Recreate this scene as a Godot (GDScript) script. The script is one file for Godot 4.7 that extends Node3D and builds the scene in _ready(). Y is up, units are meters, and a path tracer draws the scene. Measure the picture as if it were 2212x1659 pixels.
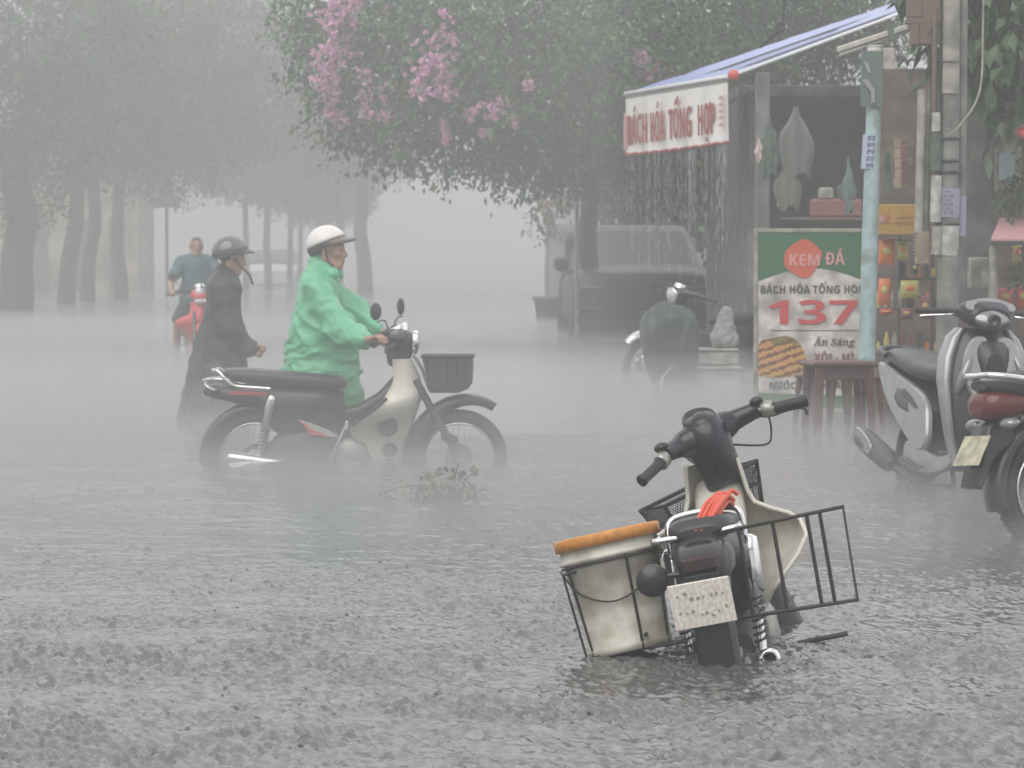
extends Node3D
# A flooded street in heavy rain. Water surface is y = 0, the road lies 0.27 m below it. The camera stands at the origin and looks along -z.

const DEEP := 0.27
var M := {}
var used := {}
var noise_a := FastNoiseLite.new()
var noise_b := FastNoiseLite.new()


class MB:
	# collects shapes; commit() makes one mesh of them
	var st := SurfaceTool.new()
	var xf := Transform3D()
	var tint := Color.WHITE
	func _init() -> void:
		st.begin(Mesh.PRIMITIVE_TRIANGLES)
	func tri(a: Vector3, b: Vector3, c: Vector3, g := 0) -> void:
		# a, b, c run counter-clockwise as seen from outside
		st.set_smooth_group(g)
		st.set_color(tint)
		st.set_uv(Vector2(a.x, a.y)); st.add_vertex(xf * a)
		st.set_uv(Vector2(c.x, c.y)); st.add_vertex(xf * c)
		st.set_uv(Vector2(b.x, b.y)); st.add_vertex(xf * b)
	func quad(a: Vector3, b: Vector3, c: Vector3, d: Vector3, g := 0) -> void:
		tri(a, b, c, g); tri(a, c, d, g)
	func face(p: Array, center: Vector3, g := -1) -> void:
		# a convex face turned away from center
		var n: Vector3 = (p[1] - p[0]).cross(p[2] - p[0])
		var mid := Vector3.ZERO
		for q in p: mid += q
		mid /= p.size()
		if n.dot(mid - center) < 0.0:
			p = p.duplicate(); p.reverse()
		for i in range(1, p.size() - 1):
			tri(p[0], p[i], p[i + 1], g)
	func box(c: Vector3, s: Vector3, bevel := 0.0, b := Basis.IDENTITY) -> MB:
		var h := s * 0.5
		var e: float = minf(bevel, minf(h.x, minf(h.y, h.z)) * 0.95)
		var at := func(v: Vector3) -> Vector3: return c + b * v
		if e <= 0.0:
			for ax in 3:
				for sg in [-1.0, 1.0]:
					var q := []
					for k in [[-1, -1], [1, -1], [1, 1], [-1, 1]]:
						var v := Vector3.ZERO
						v[ax] = sg * h[ax]; v[(ax + 1) % 3] = k[0] * h[(ax + 1) % 3]; v[(ax + 2) % 3] = k[1] * h[(ax + 2) % 3]
						q.append(at.call(v))
					face(q, c)
			return self
		for ax in 3:
			var u := (ax + 1) % 3
			var w := (ax + 2) % 3
			for sg in [-1.0, 1.0]:
				var q := []
				for k in [[-1, -1], [1, -1], [1, 1], [-1, 1]]:
					var v := Vector3.ZERO
					v[ax] = sg * h[ax]; v[u] = k[0] * (h[u] - e); v[w] = k[1] * (h[w] - e)
					q.append(at.call(v))
				face(q, c)
			for su in [-1.0, 1.0]:
				for sw in [-1.0, 1.0]:
					var q := []
					for k in [[-1, 0], [1, 0], [1, 1], [-1, 1]]:
						var v := Vector3.ZERO
						v[ax] = k[0] * (h[ax] - e)
						v[u] = su * (h[u] - (e if k[1] else 0.0)); v[w] = sw * (h[w] - (0.0 if k[1] else e))
						q.append(at.call(v))
					face(q, c)
		for sx in [-1.0, 1.0]:
			for sy in [-1.0, 1.0]:
				for sz in [-1.0, 1.0]:
					face([at.call(Vector3(sx * h.x, sy * (h.y - e), sz * (h.z - e))), at.call(Vector3(sx * (h.x - e), sy * h.y, sz * (h.z - e))), at.call(Vector3(sx * (h.x - e), sy * (h.y - e), sz * h.z))], c)
		return self
	func ring(c: Vector3, u: Vector3, v: Vector3, ru: float, rv: float, n: int) -> PackedVector3Array:
		var out := PackedVector3Array()
		for i in n:
			var a := TAU * i / n
			out.append(c + u * cos(a) * ru + v * sin(a) * rv)
		return out
	func loft(rings: Array, cap0 := true, cap1 := true, g := 0, closed := false) -> MB:
		# each ring counter-clockwise when seen from the last ring's side
		var n: int = rings[0].size()
		var m := rings.size()
		for k in (m if closed else m - 1):
			var p: PackedVector3Array = rings[k]
			var q: PackedVector3Array = rings[(k + 1) % m]
			for i in n:
				var j := (i + 1) % n
				quad(p[i], p[j], q[j], q[i], g)
		if not closed:
			for e in 2:
				if (cap0 if e == 0 else cap1):
					var p: PackedVector3Array = rings[0 if e == 0 else m - 1]
					var mid := Vector3.ZERO
					for v in p: mid += v
					mid /= n
					for i in n:
						var j := (i + 1) % n
						if e == 0: tri(mid, p[j], p[i], 7)
						else: tri(mid, p[i], p[j], 8)
		return self
	func tube(pts: Array, r, sides := 8, closed := false) -> MB:
		var n := pts.size()
		var rings := []
		var prev := Vector3.ZERO
		for i in n:
			var t: Vector3
			if closed: t = pts[(i + 1) % n] - pts[(i + n - 1) % n]
			else: t = pts[mini(i + 1, n - 1)] - pts[maxi(i - 1, 0)]
			t = t.normalized()
			var u: Vector3
			if i == 0: u = t.cross(Vector3.UP if absf(t.y) < 0.9 else Vector3.RIGHT).normalized()
			else: u = (prev - t * prev.dot(t)).normalized()
			prev = u
			var rad: float = r[i] if r is Array else r
			rings.append(ring(pts[i], u, t.cross(u), rad, rad, sides))
		return loft(rings, true, true, 0, closed)
	func lathe(o: Vector3, axis: Vector3, prof: Array, sides := 16, from := 0.0, g := 0) -> MB:
		# prof: [radius, height along axis]
		axis = axis.normalized()
		var u := axis.cross(Vector3.UP if absf(axis.y) < 0.9 else Vector3.RIGHT).normalized()
		var v := axis.cross(u)
		var rings := []
		for p in prof:
			rings.append(ring(o + axis * p[1], u, v, maxf(p[0], 0.0004), maxf(p[0], 0.0004), sides))
		return loft(rings, true, true, g)
	func torus(c: Vector3, axis: Vector3, rad: float, ra: float, rb: float, n := 40, sides := 10) -> MB:
		axis = axis.normalized()
		var u := axis.cross(Vector3.UP if absf(axis.y) < 0.9 else Vector3.RIGHT).normalized()
		var v := axis.cross(u)
		var rings := []
		for i in n:
			var a := TAU * i / n
			var dir := u * cos(a) + v * sin(a)
			rings.append(ring(c + dir * rad, -dir, axis, rb, ra, sides))
		return loft(rings, false, false, 0, true)
	func arc(c: Vector3, axis: Vector3, start: Vector3, rad: float, a0: float, a1: float, ra: float, rb: float, n := 20, sides := 10) -> MB:
		# part of a torus; angles in degrees from start, turning about axis
		axis = axis.normalized(); start = start.normalized()
		var rings := []
		for i in n + 1:
			var dir := start.rotated(axis, deg_to_rad(lerpf(a0, a1, float(i) / n)))
			rings.append(ring(c + dir * rad, -dir, axis, rb, ra, sides))
		return loft(rings)
	func ellipsoid(c: Vector3, r: Vector3, b := Basis.IDENTITY, lat := 10, lon := 16) -> MB:
		var rings := []
		for i in lat + 1:
			var a := PI * (float(i) / lat - 0.5)
			var s := maxf(cos(a), 0.002)
			var p := PackedVector3Array()
			for j in lon:
				var t := -TAU * j / lon
				p.append(c + b * Vector3(cos(t) * s * r.x, sin(a) * r.y, sin(t) * s * r.z))
			rings.append(p)
		return loft(rings, false, false)
	func extrude(poly: PackedVector2Array, z0: float, z1: float, bevel := 0.0, f := Transform3D()) -> MB:
		# poly in the x-y plane of f, from z0 to z1
		if Geometry2D.is_polygon_clockwise(poly):
			pass
		else:
			poly = poly.duplicate(); poly.reverse()
		# Godot calls a polygon clockwise with y down; here y is up, so this order is counter-clockwise seen from +z
		var area := 0.0
		for i in poly.size():
			area += poly[i].cross(poly[(i + 1) % poly.size()])
		if area < 0.0: poly.reverse()
		var n := poly.size()
		var inner := PackedVector2Array()
		for i in n:
			var a := (poly[i] - poly[(i + n - 1) % n]).normalized()
			var b := (poly[(i + 1) % n] - poly[i]).normalized()
			var m := (Vector2(-a.y, a.x) + Vector2(-b.y, b.x))
			m = m.normalized() / maxf(0.5, m.length() * 0.5)
			inner.append(poly[i] + m * bevel)
		var at := func(p: Vector2, z: float) -> Vector3: return f * Vector3(p.x, p.y, z)
		var cap := inner if bevel > 0.0 else poly
		var idx := Geometry2D.triangulate_polygon(cap)
		for k in range(0, idx.size(), 3):
			var p := cap[idx[k]]; var q := cap[idx[k + 1]]; var r := cap[idx[k + 2]]
			if (q - p).cross(r - p) < 0.0:
				var t := q; q = r; r = t
			tri(at.call(p, z1), at.call(q, z1), at.call(r, z1), 5)
			tri(at.call(p, z0), at.call(r, z0), at.call(q, z0), 6)
		for i in n:
			var j := (i + 1) % n
			if bevel > 0.0:
				quad(at.call(poly[i], z0 + bevel), at.call(poly[j], z0 + bevel), at.call(poly[j], z1 - bevel), at.call(poly[i], z1 - bevel), 1)
				quad(at.call(poly[i], z1 - bevel), at.call(poly[j], z1 - bevel), at.call(inner[j], z1), at.call(inner[i], z1), 1)
				quad(at.call(inner[i], z0), at.call(inner[j], z0), at.call(poly[j], z0 + bevel), at.call(poly[i], z0 + bevel), 1)
			else:
				quad(at.call(poly[i], z0), at.call(poly[j], z0), at.call(poly[j], z1), at.call(poly[i], z1), -1)
		return self
	func done() -> ArrayMesh:
		st.generate_normals()
		return st.commit()


func numbered(called: String) -> String:
	if not used.has(called):
		used[called] = 0
		return called
	used[called] += 1
	return "%s_%03d" % [called, used[called]]

func put(b: MB, called: String, m: Material, parent: Node3D = null) -> MeshInstance3D:
	return put_mesh(b.done(), called, m, parent)

func put_mesh(mesh: Mesh, called: String, m: Material, parent: Node3D = null) -> MeshInstance3D:
	var o := MeshInstance3D.new()
	o.mesh = mesh
	o.material_override = m
	if parent:
		o.name = called
		parent.add_child(o, true)
	else:
		o.name = numbered(called)
		add_child(o)
	return o

func tag(o: Node3D, label: String, category := "", group := "", kind := "") -> Node3D:
	o.set_meta("label", label)
	if category: o.set_meta("category", category)
	if group: o.set_meta("group", group)
	if kind: o.set_meta("kind", kind)
	return o

func thing(called: String, label: String, category: String, at := Vector3.ZERO, turn := 0.0, group := "") -> Node3D:
	var o := Node3D.new()
	o.name = numbered(called)
	add_child(o)
	o.position = at
	o.rotation.y = turn
	tag(o, label, category, group)
	return o

func setting(o: Node3D) -> Node3D:
	o.set_meta("kind", "structure")
	return o

func lin(r: float, g: float, b: float) -> Color:
	return Color(r, g, b).linear_to_srgb()

func mat(c: Color, rough := 0.5, metal := 0.0) -> StandardMaterial3D:
	var m := StandardMaterial3D.new()
	m.albedo_color = c
	m.roughness = rough
	m.metallic = metal
	return m

func noise_tex(freq: float, lo: float, hi: float, seed_: int, octaves := 4, size := 256) -> NoiseTexture2D:
	var n := FastNoiseLite.new()
	n.seed = seed_
	n.frequency = freq
	n.fractal_octaves = octaves
	var t := NoiseTexture2D.new()
	t.width = size; t.height = size
	t.seamless = true
	t.noise = n
	var g := Gradient.new()
	g.set_color(0, Color(lo, lo, lo)); g.set_color(1, Color(hi, hi, hi))
	t.color_ramp = g
	return t

func grain(m: StandardMaterial3D, tex: Texture2D, scale: float, world := true) -> StandardMaterial3D:
	m.albedo_texture = tex
	m.uv1_triplanar = true
	m.uv1_world_triplanar = world
	m.uv1_scale = Vector3.ONE * scale
	return m

func px(x: float, y: float, d: float) -> Vector3:
	# the place d metres away that stands x, y in a 2212 x 1659 view of the street
	return Vector3((x - 1106.0) * d / 7777.0, 1.26 + (530.0 - y) * d / 7777.0, -d)

func v3(a: Array) -> Array:
	var out := []
	for p in a: out.append(Vector3(p[0], p[1], p[2]))
	return out

func smooth_path(pts: Array, per := 6) -> Array:
	var c := Curve3D.new()
	for i in pts.size():
		var t: Vector3 = (pts[mini(i + 1, pts.size() - 1)] - pts[maxi(i - 1, 0)]) / 6.0
		c.add_point(pts[i], -t, t)
	var out := []
	for i in (pts.size() - 1) * per + 1:
		out.append(c.samplef(float(i) / per))
	return out

func smooth_poly(pts: Array, per := 4) -> PackedVector2Array:
	# a closed outline rounded through the points given
	var n := pts.size()
	var out := PackedVector2Array()
	for i in n:
		var p0 := Vector2(pts[(i + n - 1) % n][0], pts[(i + n - 1) % n][1])
		var p1 := Vector2(pts[i][0], pts[i][1])
		var p2 := Vector2(pts[(i + 1) % n][0], pts[(i + 1) % n][1])
		var p3 := Vector2(pts[(i + 2) % n][0], pts[(i + 2) % n][1])
		for k in per:
			out.append(p1.cubic_interpolate(p2, p0, p3, float(k) / per))
	return out

func poly(pts: Array) -> PackedVector2Array:
	var out := PackedVector2Array()
	for p in pts: out.append(Vector2(p[0], p[1]))
	return out

func lettering(text: String, size: float, depth: float, m: Material, parent: Node3D, xf: Transform3D, called := "lettering", serif := false, bold := true, squeeze := 1.0) -> MeshInstance3D:
	# size is the height of a capital letter; the text is centred
	var t := TextMesh.new()
	var f := SystemFont.new()
	f.font_names = PackedStringArray(["Droid Serif" if serif else "Droid Sans"])
	f.font_weight = 700 if bold else 400
	t.font = f
	t.font_size = 64
	t.pixel_size = size / 46.0
	t.depth = depth
	t.curve_step = 2.0
	t.text = text
	t.horizontal_alignment = HORIZONTAL_ALIGNMENT_CENTER
	t.vertical_alignment = VERTICAL_ALIGNMENT_CENTER
	var o := put_mesh(t, called, m, parent)
	o.transform = xf * Transform3D(Basis.from_scale(Vector3(squeeze, 1, 1)), Vector3.ZERO)
	return o


# --- bodies: a field of tapered capsules, meshed as surface nets ---
func field_mesh(prims: Array, cell: float, k: float, cuts: Array = [], wrinkle = null, paint = null) -> Array:
	# prims: [a, b, ra, rb, squash (Vector3, optional), minus (bool, optional)]; returns [vertices, normals, indices, colours]
	var lo := Vector3.INF
	var hi := -Vector3.INF
	for p in prims:
		if p.size() > 5 and p[5]: continue
		var s: Vector3 = p[4] if p.size() > 4 else Vector3.ONE
		var r: Vector3 = s * maxf(p[2], p[3])
		lo = lo.min(p[0] - r).min(p[1] - r); hi = hi.max(p[0] + r).max(p[1] + r)
	lo -= Vector3.ONE * (cell * 3 + k * 0.3); hi += Vector3.ONE * (cell * 3 + k * 0.3)
	var nx := int((hi.x - lo.x) / cell) + 2
	var ny := int((hi.y - lo.y) / cell) + 2
	var nz := int((hi.z - lo.z) / cell) + 2
	var f := PackedFloat32Array()
	f.resize(nx * ny * nz)
	f.fill(1.0)
	for p in prims:
		var s: Vector3 = p[4] if p.size() > 4 else Vector3.ONE
		var minus: bool = p.size() > 5 and p[5]
		var inv := Vector3.ONE / s
		var least: float = minf(s.x, minf(s.y, s.z))
		var a: Vector3 = p[0] * inv
		var ab: Vector3 = p[1] * inv - a
		var len2: float = maxf(ab.length_squared(), 1e-9)
		var ra: float = p[2]
		var dr: float = p[3] - p[2]
		var r: Vector3 = s * maxf(p[2], p[3]) + Vector3.ONE * (k + cell * 2.5)
		var q0: Vector3 = ((p[0].min(p[1]) - r - lo) / cell).floor()
		var q1: Vector3 = ((p[0].max(p[1]) + r - lo) / cell).ceil()
		for z in range(maxi(0, int(q0.z)), mini(nz, int(q1.z) + 1)):
			for y in range(maxi(0, int(q0.y)), mini(ny, int(q1.y) + 1)):
				var base := (z * ny + y) * nx
				for x in range(maxi(0, int(q0.x)), mini(nx, int(q1.x) + 1)):
					var w := (lo + Vector3(x, y, z) * cell) * inv - a
					var t := clampf(w.dot(ab) / len2, 0.0, 1.0)
					var d := ((w - ab * t).length() - ra - dr * t) * least
					var old := f[base + x]
					if minus:
						d = -d
						var h := maxf(k * 0.5 - absf(old - d), 0.0) / (k * 0.5)
						f[base + x] = maxf(old, d) + h * h * k * 0.125
					else:
						var h := maxf(k - absf(old - d), 0.0) / k
						f[base + x] = minf(old, d) - h * h * k * 0.25
	for c in cuts:  # [normal, offset]: keeps where normal . p < offset
		for z in nz:
			for y in ny:
				for x in nx:
					var i := (z * ny + y) * nx + x
					if f[i] < cell * 2:
						f[i] = maxf(f[i], (lo + Vector3(x, y, z) * cell).dot(c[0]) - c[1])
	var id := PackedInt32Array()
	id.resize(nx * ny * nz)
	id.fill(-1)
	var vs := PackedVector3Array()
	var near := cell * 1.8
	var off := PackedInt32Array([0, 1, nx, nx + 1, nx * ny, nx * ny + 1, nx * ny + nx, nx * ny + nx + 1])
	var edges := [[0, 1], [2, 3], [4, 5], [6, 7], [0, 2], [1, 3], [4, 6], [5, 7], [0, 4], [1, 5], [2, 6], [3, 7]]
	var corner: Array[Vector3] = []
	for i in 8: corner.append(Vector3(i & 1, (i >> 1) & 1, i >> 2))
	for z in nz - 1:
		for y in ny - 1:
			for x in nx - 1:
				var i := (z * ny + y) * nx + x
				if absf(f[i]) > near: continue
				var inside := 0
				for c in 8:
					if f[i + off[c]] < 0.0: inside += 1
				if inside == 0 or inside == 8: continue
				var sum := Vector3.ZERO
				var n := 0
				for e in edges:
					var fa := f[i + off[e[0]]]
					var fb := f[i + off[e[1]]]
					if (fa < 0.0) != (fb < 0.0):
						sum += corner[e[0]].lerp(corner[e[1]], fa / (fa - fb))
						n += 1
				id[i] = vs.size()
				vs.append(lo + (Vector3(x, y, z) + sum / n) * cell)
	var idx := PackedInt32Array()
	var step := [1, nx, nx * ny]
	for i in id.size():
		if absf(f[i]) > near: continue
		var inside := f[i] < 0.0
		for ax in 3:
			if i + step[ax] >= f.size() or (f[i + step[ax]] < 0.0) == inside: continue
			var u: int = step[(ax + 1) % 3]
			var v: int = step[(ax + 2) % 3]
			if i - u - v < 0: continue
			var q0 := id[i]; var q1 := id[i - u]; var q2 := id[i - u - v]; var q3 := id[i - v]
			if q0 < 0 or q1 < 0 or q2 < 0 or q3 < 0: continue
			if inside: idx.append_array([q0, q2, q1, q0, q3, q2])
			else: idx.append_array([q0, q1, q2, q0, q2, q3])
	var ns := normals_of(vs, idx)
	if wrinkle != null:
		for i in vs.size():
			vs[i] += ns[i] * wrinkle.call(vs[i])
		ns = normals_of(vs, idx)
	var cs := PackedColorArray()
	for v in vs:
		cs.append(paint.call(v) if paint != null else Color.WHITE)
	return [vs, ns, idx, cs]

func normals_of(vs: PackedVector3Array, idx: PackedInt32Array) -> PackedVector3Array:
	var ns := PackedVector3Array()
	ns.resize(vs.size())
	for t in range(0, idx.size(), 3):
		var a := idx[t]; var b := idx[t + 1]; var c := idx[t + 2]
		var n := (vs[c] - vs[a]).cross(vs[b] - vs[a])
		ns[a] += n; ns[b] += n; ns[c] += n
	for i in ns.size(): ns[i] = ns[i].normalized()
	return ns

func join(list: Array) -> ArrayMesh:
	# several field meshes as one mesh
	var vs := PackedVector3Array()
	var ns := PackedVector3Array()
	var idx := PackedInt32Array()
	var cs := PackedColorArray()
	for l in list:
		var at := vs.size()
		vs.append_array(l[0]); ns.append_array(l[1]); cs.append_array(l[3])
		for i in l[2]: idx.append(i + at)
	return arrays(vs, ns, idx, cs)

func arrays(vs: PackedVector3Array, ns: PackedVector3Array, idx: PackedInt32Array, cs := PackedColorArray(), uv := PackedVector2Array()) -> ArrayMesh:
	var a := []
	a.resize(Mesh.ARRAY_MAX)
	a[Mesh.ARRAY_VERTEX] = vs
	a[Mesh.ARRAY_NORMAL] = ns
	a[Mesh.ARRAY_INDEX] = idx
	if cs.size(): a[Mesh.ARRAY_COLOR] = cs
	if uv.size(): a[Mesh.ARRAY_TEX_UV] = uv
	var m := ArrayMesh.new()
	m.add_surface_from_arrays(Mesh.PRIMITIVE_TRIANGLES, a)
	return m


func _ready() -> void:
	look()
	materials()
	ground()
	water()
	background()
	shop()
	awning()
	greenery()
	pickup()
	far_car()
	poles()
	sign_board()
	goods()
	bike_in_road()
	parked_bike()
	bucket()
	red_ties()
	scooter()
	edge_bike()
	far_left_bike()
	green_rider()
	black_coat_person()
	red_bike_and_man()
	waiting_person()


func look() -> void:
	var cam := Camera3D.new()
	cam.name = "camera"
	cam.position = Vector3(0, 1.26, 0)
	cam.rotation_degrees = Vector3(-2.208, 0, 0)
	cam.fov = 12.177
	cam.near = 0.1
	cam.far = 2000.0
	var lens := CameraAttributesPhysical.new()
	lens.frustum_focal_length = 12.0 / tan(deg_to_rad(12.177 * 0.5))
	lens.frustum_focus_distance = 13.5
	lens.frustum_near = 0.1
	lens.frustum_far = 2000.0
	lens.exposure_aperture = 10.0
	cam.attributes = lens
	cam.current = true
	add_child(cam)
	var env := Environment.new()
	env.background_mode = Environment.BG_SKY
	var sky := Sky.new()
	var sm := ProceduralSkyMaterial.new()
	sm.sky_top_color = lin(0.80, 0.81, 0.83)
	sm.sky_horizon_color = lin(0.535, 0.54, 0.545)
	sm.sky_curve = 0.25
	sm.ground_horizon_color = lin(0.50, 0.505, 0.505)
	sm.ground_bottom_color = lin(0.2, 0.2, 0.2)
	sky.sky_material = sm
	env.sky = sky
	env.tonemap_mode = Environment.TONE_MAPPER_LINEAR
	env.tonemap_exposure = 1.94
	env.fog_enabled = true
	env.fog_density = 0.0078
	env.fog_light_color = lin(0.897, 0.90, 0.91)
	env.sdfgi_enabled = true
	env.ssao_enabled = true
	env.ssil_enabled = true
	var we := WorldEnvironment.new()
	we.name = "world_environment"
	we.environment = env
	add_child(we)
	var sun := DirectionalLight3D.new()
	sun.name = "sun"
	sun.light_energy = 0.45
	sun.light_angular_distance = 60.0
	sun.light_color = Color(1.0, 0.995, 0.98)
	sun.rotation_degrees = Vector3(-48, -25, 0)
	sun.shadow_enabled = true
	add_child(sun)
	env.volumetric_fog_enabled = true
	env.volumetric_fog_density = 0.0
	# banks of rain spray: a tall one over the crossing, low ones where drops burst on the water
	for q in [[12.0, 22.0, 7.0, 0.015, 0.55], [52.0, 220.0, 12.0, 0.006, 22.0], [11.6, 110.0, 0.06, 0.06, 22.0], [12.8, 80.0, 0.085, 0.07, 2.6], [13.8, 60.0, 0.13, 0.085, 2.5], [14.2, 34.0, 0.30, 0.070, 2.2], [15.2, 30.0, 0.65, 0.016, 1.5]]:
		var spray := FogVolume.new()
		spray.name = numbered("rain_spray")
		spray.size = Vector3(22.0 + q[4], q[2], q[1] - q[0])
		spray.position = Vector3((q[4] - 22.0) * 0.5, q[2] * 0.5 + 0.015, -(q[0] + q[1]) * 0.5)
		var sf := FogMaterial.new()
		sf.albedo = lin(0.943, 0.946, 0.953)
		sf.density = q[3]
		spray.material = sf
		add_child(spray)
		tag(spray, "pale bank of rain spray drifting over the flooded street", "spray", "rain spray banks", "stuff")
	noise_a.seed = 11; noise_a.frequency = 1.0; noise_a.fractal_octaves = 3
	noise_b.seed = 5; noise_b.frequency = 1.0; noise_b.fractal_octaves = 2


func materials() -> void:
	var fine := noise_tex(0.05, 0.72, 1.0, 1)
	var coarse := noise_tex(0.012, 0.6, 1.0, 2)
	M.fine = fine; M.coarse = coarse
	M.black = mat(lin(0.010, 0.011, 0.013), 0.3)
	M.rubber = mat(lin(0.012, 0.012, 0.013), 0.55)
	M.dark_metal = mat(lin(0.06, 0.062, 0.065), 0.42, 0.5)
	M.chrome = mat(lin(0.75, 0.76, 0.77), 0.12, 1.0)
	M.alloy = grain(mat(lin(0.42, 0.41, 0.39), 0.4, 0.7), fine, 6.0)
	M.cream = grain(mat(lin(0.78, 0.75, 0.66), 0.3), noise_tex(0.012, 0.85, 1.0, 4), 2.0)
	M.cream_dull = grain(mat(lin(0.64, 0.61, 0.54), 0.42), noise_tex(0.012, 0.8, 1.0, 5), 3.0)
	M.vinyl = mat(lin(0.02, 0.021, 0.023), 0.38)
	M.cowl = mat(lin(0.009, 0.011, 0.018), 0.26)
	M.lamp_glass = mat(lin(0.55, 0.57, 0.58), 0.08, 0.3)
	M.dial = mat(lin(0.05, 0.055, 0.045), 0.08)
	M.rusty = grain(mat(lin(0.19, 0.15, 0.115), 0.6, 0.3), fine, 8.0)
	M.red_stripe = mat(lin(0.45, 0.04, 0.035), 0.35)
	M.red_lens = mat(lin(0.10, 0.012, 0.012), 0.2)
	M.dark_lens = mat(lin(0.025, 0.008, 0.008), 0.2)
	M.silver = mat(lin(0.42, 0.42, 0.42), 0.3, 0.5)
	M.plate = mat(lin(0.62, 0.61, 0.58), 0.45)
	M.plate_dirty = grain(mat(lin(0.78, 0.74, 0.71), 0.5), blotch(3, 0.82), 14.0, false)
	M.spoke = mat(lin(0.22, 0.22, 0.22), 0.4, 0.8)
	M.faded_ink = mat(lin(0.27, 0.25, 0.23), 0.6)
	M.black_plastic = mat(lin(0.024, 0.026, 0.028), 0.4)
	M.iron = mat(lin(0.022, 0.021, 0.02), 0.5, 0.3)
	M.bucket = grain(mat(lin(0.52, 0.505, 0.46), 0.4), blotch(8, 0.74), 2.2, false)
	M.orange = grain(mat(lin(0.72, 0.30, 0.055), 0.45), fine, 3.0)
	M.red_cord = mat(lin(0.60, 0.075, 0.035), 0.5)
	M.coat_green = mat(lin(0.155, 0.56, 0.33), 0.3)
	M.coat_green.backlight_enabled = true
	M.coat_green.backlight = lin(0.3, 0.5, 0.38)
	M.coat_black = mat(lin(0.020, 0.021, 0.026), 0.55)
	M.shirt = mat(lin(0.045, 0.12, 0.14), 0.75)
	M.trousers = mat(lin(0.05, 0.045, 0.045), 0.8)
	M.helmet_white = mat(lin(0.72, 0.69, 0.68), 0.25)
	M.helmet_grey = mat(lin(0.12, 0.12, 0.13), 0.12, 0.3)
	M.helmet_dark = mat(lin(0.03, 0.028, 0.028), 0.4)
	M.brim = mat(lin(0.12, 0.10, 0.09), 0.35)
	M.painted = mat(Color.WHITE, 0.5)
	M.painted.vertex_color_use_as_albedo = true
	M.red_paint = mat(lin(0.55, 0.035, 0.045), 0.28)
	M.silver_paint = grain(mat(lin(0.36, 0.36, 0.37), 0.25, 0.4), noise_tex(0.02, 0.85, 1.0, 17), 2.0)
	M.asphalt = grain(mat(lin(0.055, 0.055, 0.055), 0.7), coarse, 0.5)
	M.concrete = grain(mat(lin(0.27, 0.265, 0.25), 0.7), coarse, 1.5)
	M.tarp = mat(lin(0.27, 0.32, 0.60), 0.3)
	M.white_metal = mat(lin(0.65, 0.66, 0.68), 0.3)
	M.grey_cloth = mat(lin(0.20, 0.21, 0.20), 0.7)
	M.red_plastic = mat(lin(0.55, 0.05, 0.035), 0.35)
	M.banner = grain(mat(lin(0.84, 0.82, 0.80), 0.4), noise_tex(0.012, 0.9, 1.0, 6), 2.0)
	M.banner_red = grain(mat(lin(0.42, 0.07, 0.05), 0.5), noise_tex(0.03, 0.7, 1.0, 9), 3.0)
	M.faded_pink = mat(lin(0.50, 0.27, 0.27), 0.6)
	M.drops = mat(Color(0.9, 0.91, 0.92, 0.3), 0.4)
	M.drops.transparency = BaseMaterial3D.TRANSPARENCY_ALPHA
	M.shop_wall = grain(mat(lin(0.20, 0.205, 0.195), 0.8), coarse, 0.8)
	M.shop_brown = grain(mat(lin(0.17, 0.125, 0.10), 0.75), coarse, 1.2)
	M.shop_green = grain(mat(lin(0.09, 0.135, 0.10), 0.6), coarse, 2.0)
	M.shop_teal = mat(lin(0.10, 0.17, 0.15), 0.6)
	M.pale_wall = grain(mat(lin(0.42, 0.40, 0.35), 0.6), coarse, 2.0)
	M.white_paint = grain(mat(lin(0.62, 0.62, 0.59), 0.5), coarse, 2.5)
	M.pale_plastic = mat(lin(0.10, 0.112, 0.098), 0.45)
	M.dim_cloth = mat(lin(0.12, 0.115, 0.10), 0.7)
	M.pink_pale = mat(lin(0.5, 0.38, 0.36), 0.6)
	M.brown_wood = grain(mat(lin(0.20, 0.14, 0.11), 0.7), fine, 3.0)
	M.turquoise = grain(mat(lin(0.37, 0.50, 0.52), 0.4), blotch(14, 0.72), 1.3)
	M.lavender = mat(lin(0.36, 0.41, 0.52), 0.5)
	M.lavender_dull = mat(lin(0.28, 0.28, 0.38), 0.6)
	M.indigo = mat(lin(0.11, 0.10, 0.20), 0.6)
	M.board_green = mat(lin(0.10, 0.14, 0.125), 0.5)
	M.board_grey = mat(lin(0.27, 0.27, 0.28), 0.6)
	M.sign_white = grain(mat(lin(0.78, 0.72, 0.69), 0.45), coarse, 1.5)
	M.sign_green = mat(lin(0.035, 0.13, 0.06), 0.4)
	M.sign_orange = mat(lin(0.55, 0.10, 0.05), 0.45)
	M.sign_red = mat(lin(0.50, 0.06, 0.06), 0.45)
	M.sign_pink = mat(lin(0.62, 0.30, 0.28), 0.5)
	M.sign_ink = mat(lin(0.05, 0.06, 0.06), 0.5)
	M.sign_brown = mat(lin(0.20, 0.07, 0.06), 0.5)
	# print of a plate of fried rolls: slanting tan strokes, some greens on top
	var img := Image.create(128, 112, false, Image.FORMAT_RGB8)
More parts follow.
